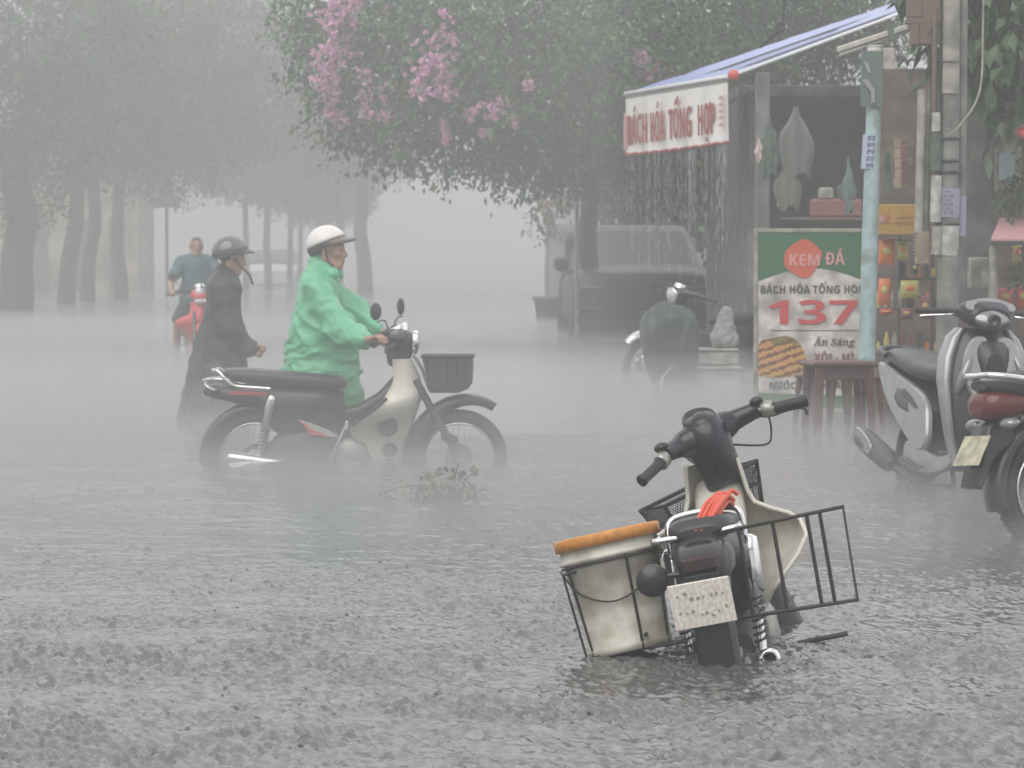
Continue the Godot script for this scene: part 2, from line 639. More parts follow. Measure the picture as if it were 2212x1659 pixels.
	for y in 112:
		for x in 128:
			var u := x / 128.0; var v := y / 112.0
			var wob := noise_b.get_noise_2d(x * 0.06, y * 0.06)
			var stroke := absf(sin((v * 1.9 + u * 0.75 + wob * 0.10) * 8.5))
			var c := Color(0.36, 0.22, 0.12).lerp(Color(0.80, 0.62, 0.40), smoothstep(0.1, 0.9, stroke))
			c = c.lerp(Color(0.55, 0.36, 0.2), 0.35 * noise_a.get_noise_2d(x * 0.15, y * 0.15) + 0.2)
			if v < 0.22 + 0.1 * wob and u > 0.25: c = c.lerp(Color(0.36, 0.36, 0.18), 0.6)
			img.set_pixel(x, y, c)
	M.food = mat(Color.WHITE, 0.5)
	M.food.albedo_texture = ImageTexture.create_from_image(img)
	M.food.uv1_scale = Vector3(1.0 / 0.345, -1.0 / 0.30, 1)
	M.food.uv1_offset = Vector3(0.388 / 0.345, -0.105 / 0.30, 0)
	M.dark_red = mat(lin(0.075, 0.03, 0.03), 0.4)
	M.carton = grain(mat(lin(0.62, 0.36, 0.06), 0.55), fine, 3.0)
	M.carton_pale = mat(lin(0.60, 0.48, 0.16), 0.55)
	M.carton_red = mat(lin(0.42, 0.14, 0.06), 0.55)
	M.bag_orange = mat(lin(0.62, 0.17, 0.045), 0.25)
	M.bag_red = mat(lin(0.52, 0.085, 0.05), 0.25)
	M.bag_yellow = mat(lin(0.48, 0.45, 0.12), 0.25)
	M.bag_gold = mat(lin(0.50, 0.36, 0.12), 0.25)
	M.packet_brown = mat(lin(0.30, 0.24, 0.17), 0.4)
	M.poster_blue = mat(lin(0.30, 0.38, 0.40), 0.5)
	M.faded_red = mat(lin(0.20, 0.075, 0.07), 0.6)
	M.foam = grain(mat(lin(0.52, 0.50, 0.46), 0.6), coarse, 2.0)
	M.sack = mat(lin(0.22, 0.23, 0.22), 0.7)
	M.teal_sheet = mat(lin(0.022, 0.034, 0.037), 0.45)
	M.leaf = mat(Color.WHITE, 0.45)
	M.leaf.vertex_color_use_as_albedo = true
	M.leaf.backlight_enabled = true
	M.leaf.backlight = lin(0.25, 0.25, 0.25)
	M.bark = grain(mat(lin(0.075, 0.07, 0.06), 0.85), fine, 3.0)
	M.truck = mat(lin(0.016, 0.017, 0.019), 0.4)
	M.glass = mat(lin(0.012, 0.014, 0.016), 0.2)
	M.white_car = mat(lin(0.7, 0.7, 0.7), 0.3)
	M.tan_wall = grain(mat(lin(0.50, 0.44, 0.34), 0.8), coarse, 0.4)
	M.grey_roof = grain(mat(lin(0.22, 0.24, 0.26), 0.7), coarse, 0.4)
	M.pot = grain(mat(lin(0.09, 0.12, 0.10), 0.6), fine, 2.0)
	M.dark_body = mat(lin(0.03, 0.031, 0.033), 0.35)
	M.clear_lamp = mat(lin(0.24, 0.245, 0.25), 0.08, 0.5)
	M.leaf_dark = mat(lin(0.07, 0.09, 0.05), 0.5)
	M.plate_old = grain(mat(lin(0.60, 0.56, 0.40), 0.5), coarse, 5.0, false)
	M.skin = mat(lin(0.36, 0.20, 0.135), 0.5)
	M.water = mat(lin(0.082, 0.081, 0.081), 0.12)


func water() -> void:
	var rng := RandomNumberGenerator.new()
	rng.seed = 7
	var n := 512  # cells of 1 cm: one 5.12 m square of rain-beaten water, repeated
	var h := PackedFloat32Array()
	h.resize(n * n)
	for i in 10500:
		var cx := rng.randf() * n
		var cy := rng.randf() * n
		var kind := rng.randf()
		var rad := rng.randf_range(2.0, 10.0)
		var amp := rng.randf_range(0.25, 1.0)
		var reach := int(rad + 4.0)
		if kind < 0.34: reach = 5
		for dy in range(-reach, reach + 1):
			for dx in range(-reach, reach + 1):
				var x := int(cx) + dx
				var y := int(cy) + dy
				var r := Vector2(x - cx, y - cy).length()
				var v := 0.0
				if kind < 0.14: v = amp * 0.009 * exp(-r * r / 1.0) - amp * 0.003 * exp(-(r - 3.0) * (r - 3.0) / 2.0)
				elif kind < 0.34: v = -amp * 0.007 * exp(-r * r / 2.4) + amp * 0.0055 * exp(-(r - 2.6) * (r - 2.6) / 1.0)
				else: v = amp * 0.0036 * cos((r - rad) * 1.7) * exp(-(r - rad) * (r - rad) / 4.0)
				h[posmod(y, n) * n + posmod(x, n)] += v
	var contacts := [[0.56, 10.85], [0.72, 11.0], [0.36, 10.95], [0.85, 12.2], [-1.51, 21.2], [-0.31, 21.2], [2.33, 15.5], [2.1, 18.9]]
	var at := func(x: float, d: float) -> float:
		var u := fposmod(x * 100.0 + 1000.0, n)
		var v := fposmod(d * 100.0, n)
		var i := int(u); var j := int(v)
		var i1 := (i + 1) % n; var j1 := (j + 1) % n
		var fu := u - i; var fv := v - j
		var wake := 0.0
		for c in contacts:
			var r: float = Vector2(x - c[0], d - c[1]).length()
			if r < 1.0: wake += 0.0045 * cos(r * 46.0) * exp(-r * 4.0)
		var b := lerpf(lerpf(h[j * n + i], h[j * n + i1], fu), lerpf(h[j1 * n + i], h[j1 * n + i1], fu), fv)
		var gust := lerpf(0.6, 1.2, smoothstep(-0.3, 0.3, noise_b.get_noise_2d(x * 0.7, d * 0.8) + 0.5 * noise_a.get_noise_2d(x * 1.9, d * 1.4)))
		var calm := lerpf(1.25, 0.5, smoothstep(9.5, 16.5, d))
		gust *= calm
		return b * gust + calm * (0.006 * noise_a.get_noise_2d(x * 3.0, d * 4.0) + gust * 0.0078 * noise_a.get_noise_2d(x * 18.0 + 2.5 * noise_b.get_noise_2d(x * 2.0, d * 2.0), d * 11.0 + 40.0)) + wake + 0.010 * noise_b.get_noise_2d(x * 0.7, d * 0.5)
	var vs := PackedVector3Array()
	var idx := PackedInt32Array()
	for p in [[7.0, 14.0, 2.6, 0.0165, 0.0105, 1.0], [14.0, 24.0, 4.2, 0.025, 0.0165, 1.0], [24.0, 50.0, 9.0, 0.08, 0.05, 0.8]]:
		var rows := int(round((p[1] - p[0]) / p[3]))
		var cols := int(round(2.0 * p[2] / p[4]))
		var first := vs.size()
		for j in rows + 1:
			var d: float = lerpf(p[0], p[1], float(j) / rows)
			for i in cols + 1:
				var x: float = lerpf(-p[2], p[2], float(i) / cols)
				vs.append(Vector3(x, at.call(x, d) * p[5], -d))
		for j in rows:
			for i in cols:
				var a := first + j * (cols + 1) + i
				idx.append_array([a, a + cols + 1, a + 1, a + 1, a + cols + 1, a + cols + 2])
	# the quieter water to the sides and far off
	for q in [[-60.0, -2.6, 0.5, 14.0], [2.6, 60.0, 0.5, 14.0], [-2.6, 2.6, 0.5, 7.0], [-60.0, -4.2, 14.0, 24.0], [4.2, 60.0, 14.0, 24.0], [-60.0, -9.0, 24.0, 50.0], [9.0, 60.0, 24.0, 50.0], [-60.0, 60.0, 50.0, 320.0], [-60.0, 60.0, -30.0, 0.5]]:
		var a := vs.size()
		vs.append_array([Vector3(q[0], 0, -q[2]), Vector3(q[1], 0, -q[2]), Vector3(q[0], 0, -q[3]), Vector3(q[1], 0, -q[3])])
		idx.append_array([a, a + 2, a + 1, a + 1, a + 2, a + 3])
	setting(put_mesh(arrays(vs, normals_of(vs, idx), idx), "flood_water", M.water))
	# crowns and jets thrown up where drops hit, too many to count
	for k in 4:
		var b := MB.new()
		var rings := []
		for q in [[1.5, -0.004], [1.25, 0.001], [1.0, 0.007], [0.8, 0.006], [0.45, 0.0]]:
			var r := PackedVector3Array()
			for j in 9:
				var a := TAU * -j / 9.0
				var up: float = q[1] * (1.0 + 0.7 * sin(j * 2.6 + k)) if q[1] > 0.002 else q[1]
				r.append(Vector3(cos(a) * 0.009 * q[0], up, sin(a) * 0.009 * q[0]))
			rings.append(r)
		b.loft(rings)
		for i in 3:
			b.ellipsoid(Vector3(rng.randfn() * 0.012, rng.randf_range(0.010, 0.03), rng.randfn() * 0.012), Vector3.ONE * rng.randf_range(0.0014, 0.0026), Basis.IDENTITY, 4, 5)
		var mm := MultiMesh.new()
		mm.transform_format = MultiMesh.TRANSFORM_3D
		mm.mesh = b.done()
		mm.mesh.surface_set_material(0, M.water)
		mm.instance_count = 160
		for i in 160:
			var d := sqrt(lerpf(7.5 * 7.5, 19.0 * 19.0, rng.randf()))
			var x := rng.randf_range(-1.0, 1.0) * (0.155 * d + 0.4)
			var s := rng.randf_range(0.3, 0.7)
			mm.set_instance_transform(i, Transform3D(Basis(Vector3.UP, rng.randf() * TAU).scaled(Vector3(s, s * rng.randf_range(0.4, 1.0), s)), Vector3(x, at.call(x, d), -d)))
		var o := MultiMeshInstance3D.new()
		o.name = numbered("rain_splashes")
		o.multimesh = mm
		add_child(o)
		tag(o, "countless small splashes thrown up by raindrops on the flood", "splashes", "rain splashes", "stuff")


func blotch(seed_: int, lo: float) -> NoiseTexture2D:
	# stains: clean areas with darker, warmer patches
	var t := noise_tex(0.014, 0.0, 1.0, seed_, 5)
	var g := Gradient.new()
	g.offsets = PackedFloat32Array([0.0, 0.34, 0.52, 0.7, 1.0])
	g.colors = PackedColorArray([Color(lo, lo * 0.92, lo * 0.8), Color(lerpf(lo, 1.0, 0.35), lerpf(lo, 1.0, 0.3), lerpf(lo, 1.0, 0.2)), Color(0.93, 0.92, 0.9), Color(1, 1, 1), Color(0.95, 0.95, 0.95)])
	t.color_ramp = g
	return t


# --- motorbikes: own axes are x forward, y up from the ground, z to the right; the rear axle stands over the origin ---
func hull(b: MB, secs: Array, n := 16, p := 2.6) -> MB:
	# rings across x: [x, middle y, half height, half width]
	var rings := []
	for s in secs:
		var r := PackedVector3Array()
		for i in n:
			var a := TAU * i / n
			var c := cos(a); var d := sin(a)
			r.append(Vector3(s[0], s[1] + signf(c) * pow(absf(c), 2.0 / p) * s[2], signf(d) * pow(absf(d), 2.0 / p) * s[3]))
		rings.append(r)
	return b.loft(rings)

func part(parent: Node3D, called: String) -> Node3D:
	var o := Node3D.new()
	o.name = called
	parent.add_child(o, true)
	return o

func wheel(o: Node3D, called: String, c: Vector3, xf: Transform3D, rad := 0.28, fat := 0.036, spoked := true, brake := 0.0) -> void:
	var w := part(o, called)
	var b := MB.new(); b.xf = xf
	b.torus(c, Vector3.BACK, rad - fat * 1.05, fat, fat * 1.15, 56, 12)
	for i in 56:  # tread blocks
		var a := TAU * i / 56
		var dir := Vector3(cos(a), sin(a), 0)
		for s in [-1.0, 1.0]:
			b.box(c + dir * (rad - 0.006) + Vector3(0, 0, s * fat * 0.42), Vector3(0.012, 0.016, fat * 0.55), 0.002, Basis(Vector3.BACK, a + s * 0.3))
	put(b, "tyre", M.rubber, w)
	b = MB.new(); b.xf = xf
	b.torus(c, Vector3.BACK, rad - fat * 2.15, fat * 0.62, 0.008, 48, 8)
	put(b, "rim", M.chrome if spoked else M.dark_metal, w)
	b = MB.new(); b.xf = xf
	b.lathe(c + Vector3(0, 0, -0.06), Vector3.BACK, [[0.018, -0.02], [0.018, 0.01], [0.045, 0.012], [0.05, 0.03], [0.05, 0.09], [0.045, 0.108], [0.018, 0.11], [0.016, 0.15]], 18)
	put(b, "hub", M.alloy, w)
	if brake > 0.0:
		b = MB.new(); b.xf = xf
		b.lathe(c + Vector3(0, 0, 0.03), Vector3.BACK, [[brake * 0.98, 0.0], [brake, 0.004], [brake, 0.018], [brake * 0.8, 0.026], [0.02, 0.032]], 24)
		put(b, "brake_drum", M.rusty, w)
	b = MB.new(); b.xf = xf
	if spoked:
		for i in 32:
			var a := TAU * i / 32
			var s := 1.0 if i % 2 else -1.0
			var lean := 0.35 if i % 4 < 2 else -0.35
			b.tube([c + Vector3(cos(a + lean) * 0.046, sin(a + lean) * 0.046, s * 0.04), c + Vector3(cos(a), sin(a), 0) * (rad - fat * 2.2) + Vector3(0, 0, s * 0.004)], 0.0013, 4)
	else:
		for i in 5:
			var a := TAU * i / 5
			var dir := Vector3(cos(a), sin(a), 0)
			b.tube([c + dir * 0.04, c + dir * (rad - fat * 2.1)], [0.026, 0.016], 6)
	var sp := put(b, "spokes", M.spoke if spoked else M.dark_metal, w)
	sp.set_meta("kind", "stuff")

func leg_shield(o: Node3D, m: Material, rows: Array, wide := 1.0) -> void:
	# rows: [y, x at the middle, x at the edge, half width]; a bowed plate with thickness
	var b := MB.new()
	var n := 16
	var grid := []
	for r in rows:
		var line := []
		for i in n + 1:
			var t := -1.0 + 2.0 * i / n
			line.append(Vector3(lerpf(r[1], r[2], pow(absf(t), 1.7)), r[0], r[3] * wide * sin(t * PI * 0.5)))
		grid.append(line)
	for side in 2:
		var push := Vector3(-0.012 * side, 0, 0)
		for j in rows.size() - 1:
			for i in n:
				var q := [grid[j][i] + push, grid[j][i + 1] + push, grid[j + 1][i + 1] + push, grid[j + 1][i] + push]
				if side == 0: b.quad(q[3], q[2], q[1], q[0], 0)
				else: b.quad(q[0], q[1], q[2], q[3], 1)
	put(b, "leg_shield", m, o)
	for s in [0, n]:  # rolled edge
		b = MB.new()
		var line := []
		for j in rows.size(): line.append(grid[j][s] + Vector3(-0.006, 0, 0))
		b.tube(line, 0.008, 6)
		put(b, "shield_edge", m, o)

func cub(o: Node3D, opt: Dictionary) -> void:
	var steer: float = opt.get("steer", 0.0)
	var head := Vector3(0.90, 0.84, 0)
	var up := Vector3(-0.46, 0.888, 0).normalized()
	var S := Transform3D(Basis.IDENTITY, head) * Transform3D(Basis(up, steer), Vector3.ZERO) * Transform3D(Basis.IDENTITY, -head)
	var SB := S * Transform3D(Basis.from_scale(Vector3(1, 1, opt.get("bar", 1.0))), Vector3(0, -opt.get("bar_drop", 0.0), 0))
	var I := Transform3D()
	var paint: Material = opt.paint
	var F := Vector3(1.205, 0.28, 0)
	wheel(o, "rear_wheel", Vector3(0, 0.28, 0), I, 0.28, opt.get("fat", 0.036))
	wheel(o, "front_wheel", F, S, 0.28, opt.get("fat", 0.036), true, opt.get("brake", 0.075))
	var b: MB
	# body under the seat, rear fender
	b = MB.new()
	hull(b, [[-0.26, 0.66, 0.03, 0.05], [-0.15, 0.66, 0.05, 0.085], [0.02, 0.64, 0.08, 0.11], [0.10, 0.58, 0.14, 0.122], [0.20, 0.55, 0.17, 0.125], [0.34, 0.555, 0.155, 0.12], [0.46, 0.565, 0.13, 0.10], [0.525, 0.575, 0.09, 0.07]])
	put(b, "body_cover", M.black, o)
	b = MB.new()
	var rings := []
	for i in 19:  # fender hugging the rear tyre
		var a := deg_to_rad(lerpf(28.0, 196.0, i / 18.0))
		var dir := Vector3(cos(a), sin(a), 0)
		var c := Vector3(0, 0.28, 0)
		var r := PackedVector3Array()
		for s in [[-0.062, 0.262], [-0.064, 0.30], [-0.045, 0.322], [0.0, 0.332], [0.045, 0.322], [0.064, 0.30], [0.062, 0.262], [0.055, 0.262], [0.056, 0.297], [0.0, 0.322], [-0.056, 0.297], [-0.055, 0.262]]:
			r.append(c + dir * s[1] + Vector3(0, 0, s[0]))
		rings.append(r)
	b.loft(rings)
	put(b, "rear_fender", M.black, o)
	# seat
	b = MB.new()
	var sh: float = opt.get("seat_lift", 0.0)
	hull(b, [[-0.185, 0.755 + sh, 0.012, 0.07], [-0.165, 0.76 + sh, 0.035, 0.105], [-0.05, 0.752 + sh, 0.046, 0.125], [0.12, 0.742 + sh, 0.045, 0.13], [0.25, 0.728 + sh, 0.047, 0.13], [0.38, 0.718 + sh, 0.046, 0.12], [0.49, 0.712 + sh, 0.042, 0.10], [0.53, 0.708 + sh, 0.03, 0.07], [0.545, 0.70 + sh, 0.012, 0.04]], 20, 3.0)
	put(b, "seat", M.vinyl, o).scale.z = opt.get("seat_wide", 1.0)
	# engine, crankcase, cylinder
	b = MB.new()
	hull(b, [[0.08, 0.31, 0.05, 0.08], [0.14, 0.32, 0.11, 0.10], [0.30, 0.33, 0.13, 0.11], [0.45, 0.33, 0.13, 0.11], [0.52, 0.32, 0.11, 0.10], [0.58, 0.31, 0.07, 0.07]], 16, 4.0)
	put(b, "engine_block", M.dark_metal, o)
	b = MB.new()
	b.lathe(Vector3(0.575, 0.30, 0.07), Vector3.BACK, [[0.10, 0.0], [0.105, 0.01], [0.10, 0.045], [0.075, 0.06], [0.01, 0.066]], 22)
	put(b, "crankcase_cover", M.alloy, o)
	b = MB.new()
	for i in 7:
		b.box(Vector3(0.63 + i * 0.024, 0.335 + i * 0.005, 0), Vector3(0.011, 0.13, 0.13), 0.004, Basis(Vector3.BACK, 0.2))
	b.box(Vector3(0.70, 0.35, 0), Vector3(0.19, 0.09, 0.09), 0.01, Basis(Vector3.BACK, 0.2))
	put(b, "cylinder", M.dark_metal, o)
	# swing arms and chain case
	for s in [-1.0, 1.0]:
		b = MB.new()
		b.tube([Vector3(0.0, 0.28, s * 0.085), Vector3(0.36, 0.33, s * 0.09)], 0.017, 8)
		put(b, "swing_arm", M.dark_metal, o)
	b = MB.new()
	b.extrude(smooth_poly([[-0.06, 0.24], [-0.07, 0.32], [0.02, 0.36], [0.34, 0.38], [0.36, 0.28], [0.3, 0.25], [0.02, 0.2]]), -0.105, -0.075, 0.006)
	put(b, "chain_case", M.black, o)
	# shock absorbers
	for s in [-1.0, 1.0]:
		b = MB.new()
		var p0 := Vector3(0.11, 0.645, s * 0.125)
		var p1 := Vector3(0.03, 0.30, s * 0.11)
		var ax := (p1 - p0)
		b.lathe(p0, ax, [[0.012, -0.01], [0.027, 0.0], [0.029, 0.02], [0.029, ax.length() * 0.52], [0.018, ax.length() * 0.54], [0.014, ax.length() * 0.62], [0.014, ax.length()]], 14)
		put(b, "shock_absorber", M.chrome, o)
		b = MB.new()
		var coil := []
		for i in 61:
			var t := i / 60.0
			var q := p0 + ax * lerpf(0.5, 0.93, t)
			coil.append(q + Vector3(cos(t * 44.0) * 0.022, 0, sin(t * 44.0) * 0.022))
		b.tube(coil, 0.0045, 5)
		put(b, "shock_spring", M.dark_metal, o)
	# exhaust along the right side
	b = MB.new()
	var ez: float = opt.get("exhaust_z", 0.13)
	b.tube(smooth_path([Vector3(0.74, 0.29, 0.04), Vector3(0.70, 0.20, 0.09), Vector3(0.5, 0.175, ez), Vector3(0.34, 0.19, ez)]), 0.016, 8)
	b.lathe(Vector3(0.36, 0.215, ez), Vector3(-0.53, 0.075, 0).normalized(), [[0.015, -0.04], [0.03, 0.0], [0.037, 0.03], [0.038, 0.40], [0.036, 0.50], [0.030, 0.52], [0.022, 0.522], [0.020, 0.46], [0.001, 0.45]], 18)
	put(b, "exhaust", M.chrome, o)
	# leg shield
	leg_shield(o, paint, [[0.27, 0.868, 0.72, 0.085], [0.33, 0.885, 0.675, 0.095], [0.38, 0.902, 0.625, 0.11], [0.43, 0.918, 0.585, 0.145], [0.47, 0.932, 0.585, 0.19], [0.53, 0.952, 0.66, 0.255], [0.58, 0.968, 0.72, 0.29], [0.63, 0.984, 0.775, 0.275], [0.655, 0.987, 0.795, 0.24], [0.68, 0.987, 0.81, 0.18], [0.71, 0.985, 0.825, 0.125], [0.75, 0.978, 0.835, 0.108], [0.80, 0.955, 0.83, 0.102], [0.835, 0.937, 0.828, 0.097], [0.862, 0.925, 0.83, 0.092]], opt.get("wing", 1.0))
	for s in ([-1.0, 1.0] if opt.get("trim", false) else []):
		b = MB.new()
		b.tube(smooth_path([Vector3(0.575, 0.475, s * 0.2), Vector3(0.65, 0.53, s * 0.262), Vector3(0.72, 0.585, s * 0.297), Vector3(0.785, 0.64, s * 0.272)]), 0.011, 7)
		put(b, "shield_trim", M.black, o)
	b = MB.new()  # column behind the shield
	var cw: float = opt.get("column_wide", 1.0)
	hull(b, [[0.52, 0.53, 0.045, 0.05], [0.60, 0.54, 0.05, 0.055], [0.72, 0.60, 0.06, 0.055 * cw], [0.82, 0.68, 0.085, 0.06 * cw], [0.875, 0.73, 0.085, 0.06 * cw]])
	put(b, "frame_tube", opt.get("column", M.black), o)
	for q in opt.get("holes", []):
		for s in [-1.0, 1.0]:
			b = MB.new()
			b.lathe(Vector3(q[0], q[1], s * q[3]), Vector3(0, 0, s), [[q[2] * 0.9, -0.07], [q[2], 0.006], [q[2] * 0.96, 0.012], [q[2] * 0.7, 0.008], [0.004, 0.004]], 22)
			put(b, "shield_vent", M.black, o)
	# fork and front fender
	for s in [-1.0, 1.0]:
		b = MB.new(); b.xf = S
		b.tube([Vector3(0.945, 0.74, s * 0.075), Vector3(1.10, 0.46, s * 0.078), Vector3(1.20, 0.285, s * 0.078)], [0.020, 0.021, 0.018], 10)
		put(b, "fork_leg", opt.get("fork", M.dark_metal), o)
	b = MB.new(); b.xf = S
	rings = []
	var fa: Array = opt.get("fender", [42.0, 222.0])
	for i in 23:
		var t := i / 22.0
		var a := deg_to_rad(lerpf(fa[0], fa[1], t))
		var dir := Vector3(cos(a), sin(a), 0)
		var lift: float = opt.get("fender_lift", 0.05) * smoothstep(0.55, 0.0, t)
		var deep := lerpf(0.02, 0.10, smoothstep(0.0, 0.55, t))
		var r := PackedVector3Array()
		for q in [[-0.060, 0.30 - deep], [-0.064, 0.305], [-0.042, 0.325], [0.0, 0.334], [0.042, 0.325], [0.064, 0.305], [0.060, 0.30 - deep], [0.054, 0.30 - deep], [0.056, 0.30], [0.0, 0.325], [-0.056, 0.30], [-0.054, 0.30 - deep]]:
			r.append(F + dir * (q[1] + lift) + Vector3(0, 0, q[0] * lerpf(0.6, 1.0, smoothstep(0.0, 0.15, t))))
		rings.append(r)
	b.loft(rings)
	put(b, "front_fender", opt.get("fender_paint", M.black), o)
	# headlamp cowl with its two arms, speedometer
	b = MB.new(); b.xf = SB
	rings = []
	for q in [[0.856, 0.80, 0.060, 0.072], [0.850, 0.812, 0.068, 0.080], [0.845, 0.88, 0.072, 0.078], [0.848, 0.92, 0.085, 0.080], [0.858, 0.955, 0.098, 0.094], [0.866, 0.99, 0.098, 0.098], [0.868, 1.02, 0.082, 0.088], [0.862, 1.042, 0.052, 0.062], [0.858, 1.048, 0.02, 0.03]]:
		var r := PackedVector3Array()
		for i in 20:
			var a := -TAU * i / 20
			r.append(Vector3(q[0] + cos(a) * q[2], q[1] + cos(a) * -0.02, sin(a) * q[3]))
		rings.append(r)
	b.loft(rings)
	for s in [-1.0, 1.0]:
		b.tube(smooth_path([Vector3(0.85, 0.985, s * 0.03), Vector3(0.838, 0.990, s * 0.11), Vector3(0.805, 0.992, s * 0.19), Vector3(0.785, 0.990, s * 0.215)]), [0.062, 0.06, 0.058, 0.055, 0.051, 0.047, 0.043, 0.036, 0.034, 0.032, 0.031, 0.030, 0.029, 0.028, 0.028, 0.028, 0.028, 0.028, 0.028].slice(0, 19), 12)
	put(b, "headlamp_cowl", M.cowl, o)
	b = MB.new(); b.xf = SB
	b.lathe(Vector3(0.93, 0.962, 0), Vector3(0.96, -0.08, 0), [[0.066, 0.0], [0.072, 0.018], [0.068, 0.03], [0.062, 0.032]], 24)
	put(b, "headlamp_ring", M.chrome, o)
	b = MB.new(); b.xf = SB
	b.lathe(Vector3(0.93, 0.962, 0), Vector3(0.96, -0.08, 0), [[0.062, 0.018], [0.05, 0.034], [0.03, 0.042], [0.002, 0.046]], 24)
	put(b, "headlamp_lens", M.lamp_glass, o)
	var dial := Vector3(-0.42, 0.9, 0).normalized()
	b = MB.new(); b.xf = SB
	b.lathe(Vector3(0.853, 1.012, 0), dial, [[0.066, 0.0], [0.066, 0.04], [0.06, 0.048], [0.055, 0.044]], 24)
	put(b, "dial_ring", M.chrome if not opt.get("plain_dial", false) else M.black, o)
	b = MB.new(); b.xf = SB
	b.lathe(Vector3(0.853, 1.012, 0), dial, [[0.055, 0.036], [0.053, 0.044], [0.002, 0.047]], 24)
	put(b, "speedometer", M.dial, o)
	for s in [-1.0, 1.0]:
		b = MB.new(); b.xf = SB
		var g0 := Vector3(0.785, 0.990, s * 0.205)
		var g1 := Vector3(0.755, 0.975, s * 0.255)
		var g2 := Vector3(0.715, 0.955, s * 0.365)
		b.lathe(g1, g2 - g1, [[0.019, 0.0], [0.021, 0.004], [0.0185, 0.012], [0.0185, 0.10], [0.02, 0.108], [0.0215, 0.112], [0.0215, 0.122], [0.017, 0.126]], 12)
		put(b, "handlebar_grip", M.rubber, o)
		b = MB.new(); b.xf = SB
		b.tube([g0, g1 + (g2 - g1) * 0.02], 0.0125, 10)
		b.lathe(g0 + (g1 - g0) * 0.25, g1 - g0, [[0.026, 0.0], [0.029, 0.004], [0.029, 0.036], [0.025, 0.042]], 12)
		put(b, "switch_housing", M.alloy if opt.get("alloy_switch", false) else M.dark_metal, o)
		if s > 0.0 or opt.get("two_levers", false):
			b = MB.new(); b.xf = SB
			b.tube(smooth_path([g1 + Vector3(0.045, -0.012, s * -0.01), g1 + Vector3(0.075, -0.025, s * 0.02), g1 + Vector3(0.055, -0.03, s * 0.08), g1 + Vector3(0.03, -0.045, s * 0.125), g1 + Vector3(0.03, -0.07, s * 0.128)]), 0.006, 6)
			put(b, "brake_lever", M.dark_metal, o)
			b = MB.new(); b.xf = SB
			b.tube(smooth_path([g1 + Vector3(0.045, -0.012, s * -0.01), g1 + Vector3(0.06, -0.07, s * -0.02), g1 + Vector3(0.05, -0.10, s * -0.07), Vector3(0.88, 0.93, s * 0.07)]), 0.004, 5)
			put(b, "brake_cable", M.rubber, o)
		b = MB.new(); b.xf = SB
		b.ellipsoid(g0 + Vector3(-0.004, 0.030, s * 0.008), Vector3(0.026, 0.017, 0.028), Basis.IDENTITY, 8, 12)
		put(b, "switch_pod", M.black, o)
		if opt.get("mirrors", false):
			b = MB.new(); b.xf = SB
			var mc: Vector3 = opt.mirrors_at[0 if s < 0.0 else 1]
			b.tube(smooth_path([g0 + Vector3(0.01, 0.03, 0), g0.lerp(mc, 0.45) + Vector3(0.02, 0.03, s * 0.01), mc + Vector3(0.01, -0.06, 0)]), 0.005, 6)
			put(b, "mirror_stem", M.dark_metal, o)
			b = MB.new(); b.xf = SB
			var mb := Basis(Vector3.UP, opt.mirror_turn[0 if s < 0.0 else 1])
			b.ellipsoid(mc, Vector3(0.016, 0.052, 0.042), mb, 10, 16)
			put(b, "mirror", M.black, o)
	# foot pegs, stand
	for s in [-1.0, 1.0]:
		b = MB.new()
		b.tube([Vector3(0.40, 0.21, s * 0.10), Vector3(0.40, 0.205, s * 0.28)], 0.011, 6)
		b.box(Vector3(0.40, 0.207, s * 0.24), Vector3(0.035, 0.026, 0.09), 0.006)
		put(b, "foot_peg", M.rubber, o)
	if opt.get("no_kick", false): return
	b = MB.new()
	b.tube(smooth_path([Vector3(0.44, 0.25, 0.12), Vector3(0.49, 0.36, 0.15), Vector3(0.548, 0.485, 0.155), Vector3(0.55, 0.50, 0.20)]), 0.009, 6)
	b.box(Vector3(0.55, 0.475, 0.175), Vector3(0.022, 0.06, 0.04), 0.008)
	put(b, "kick_starter", M.chrome, o)


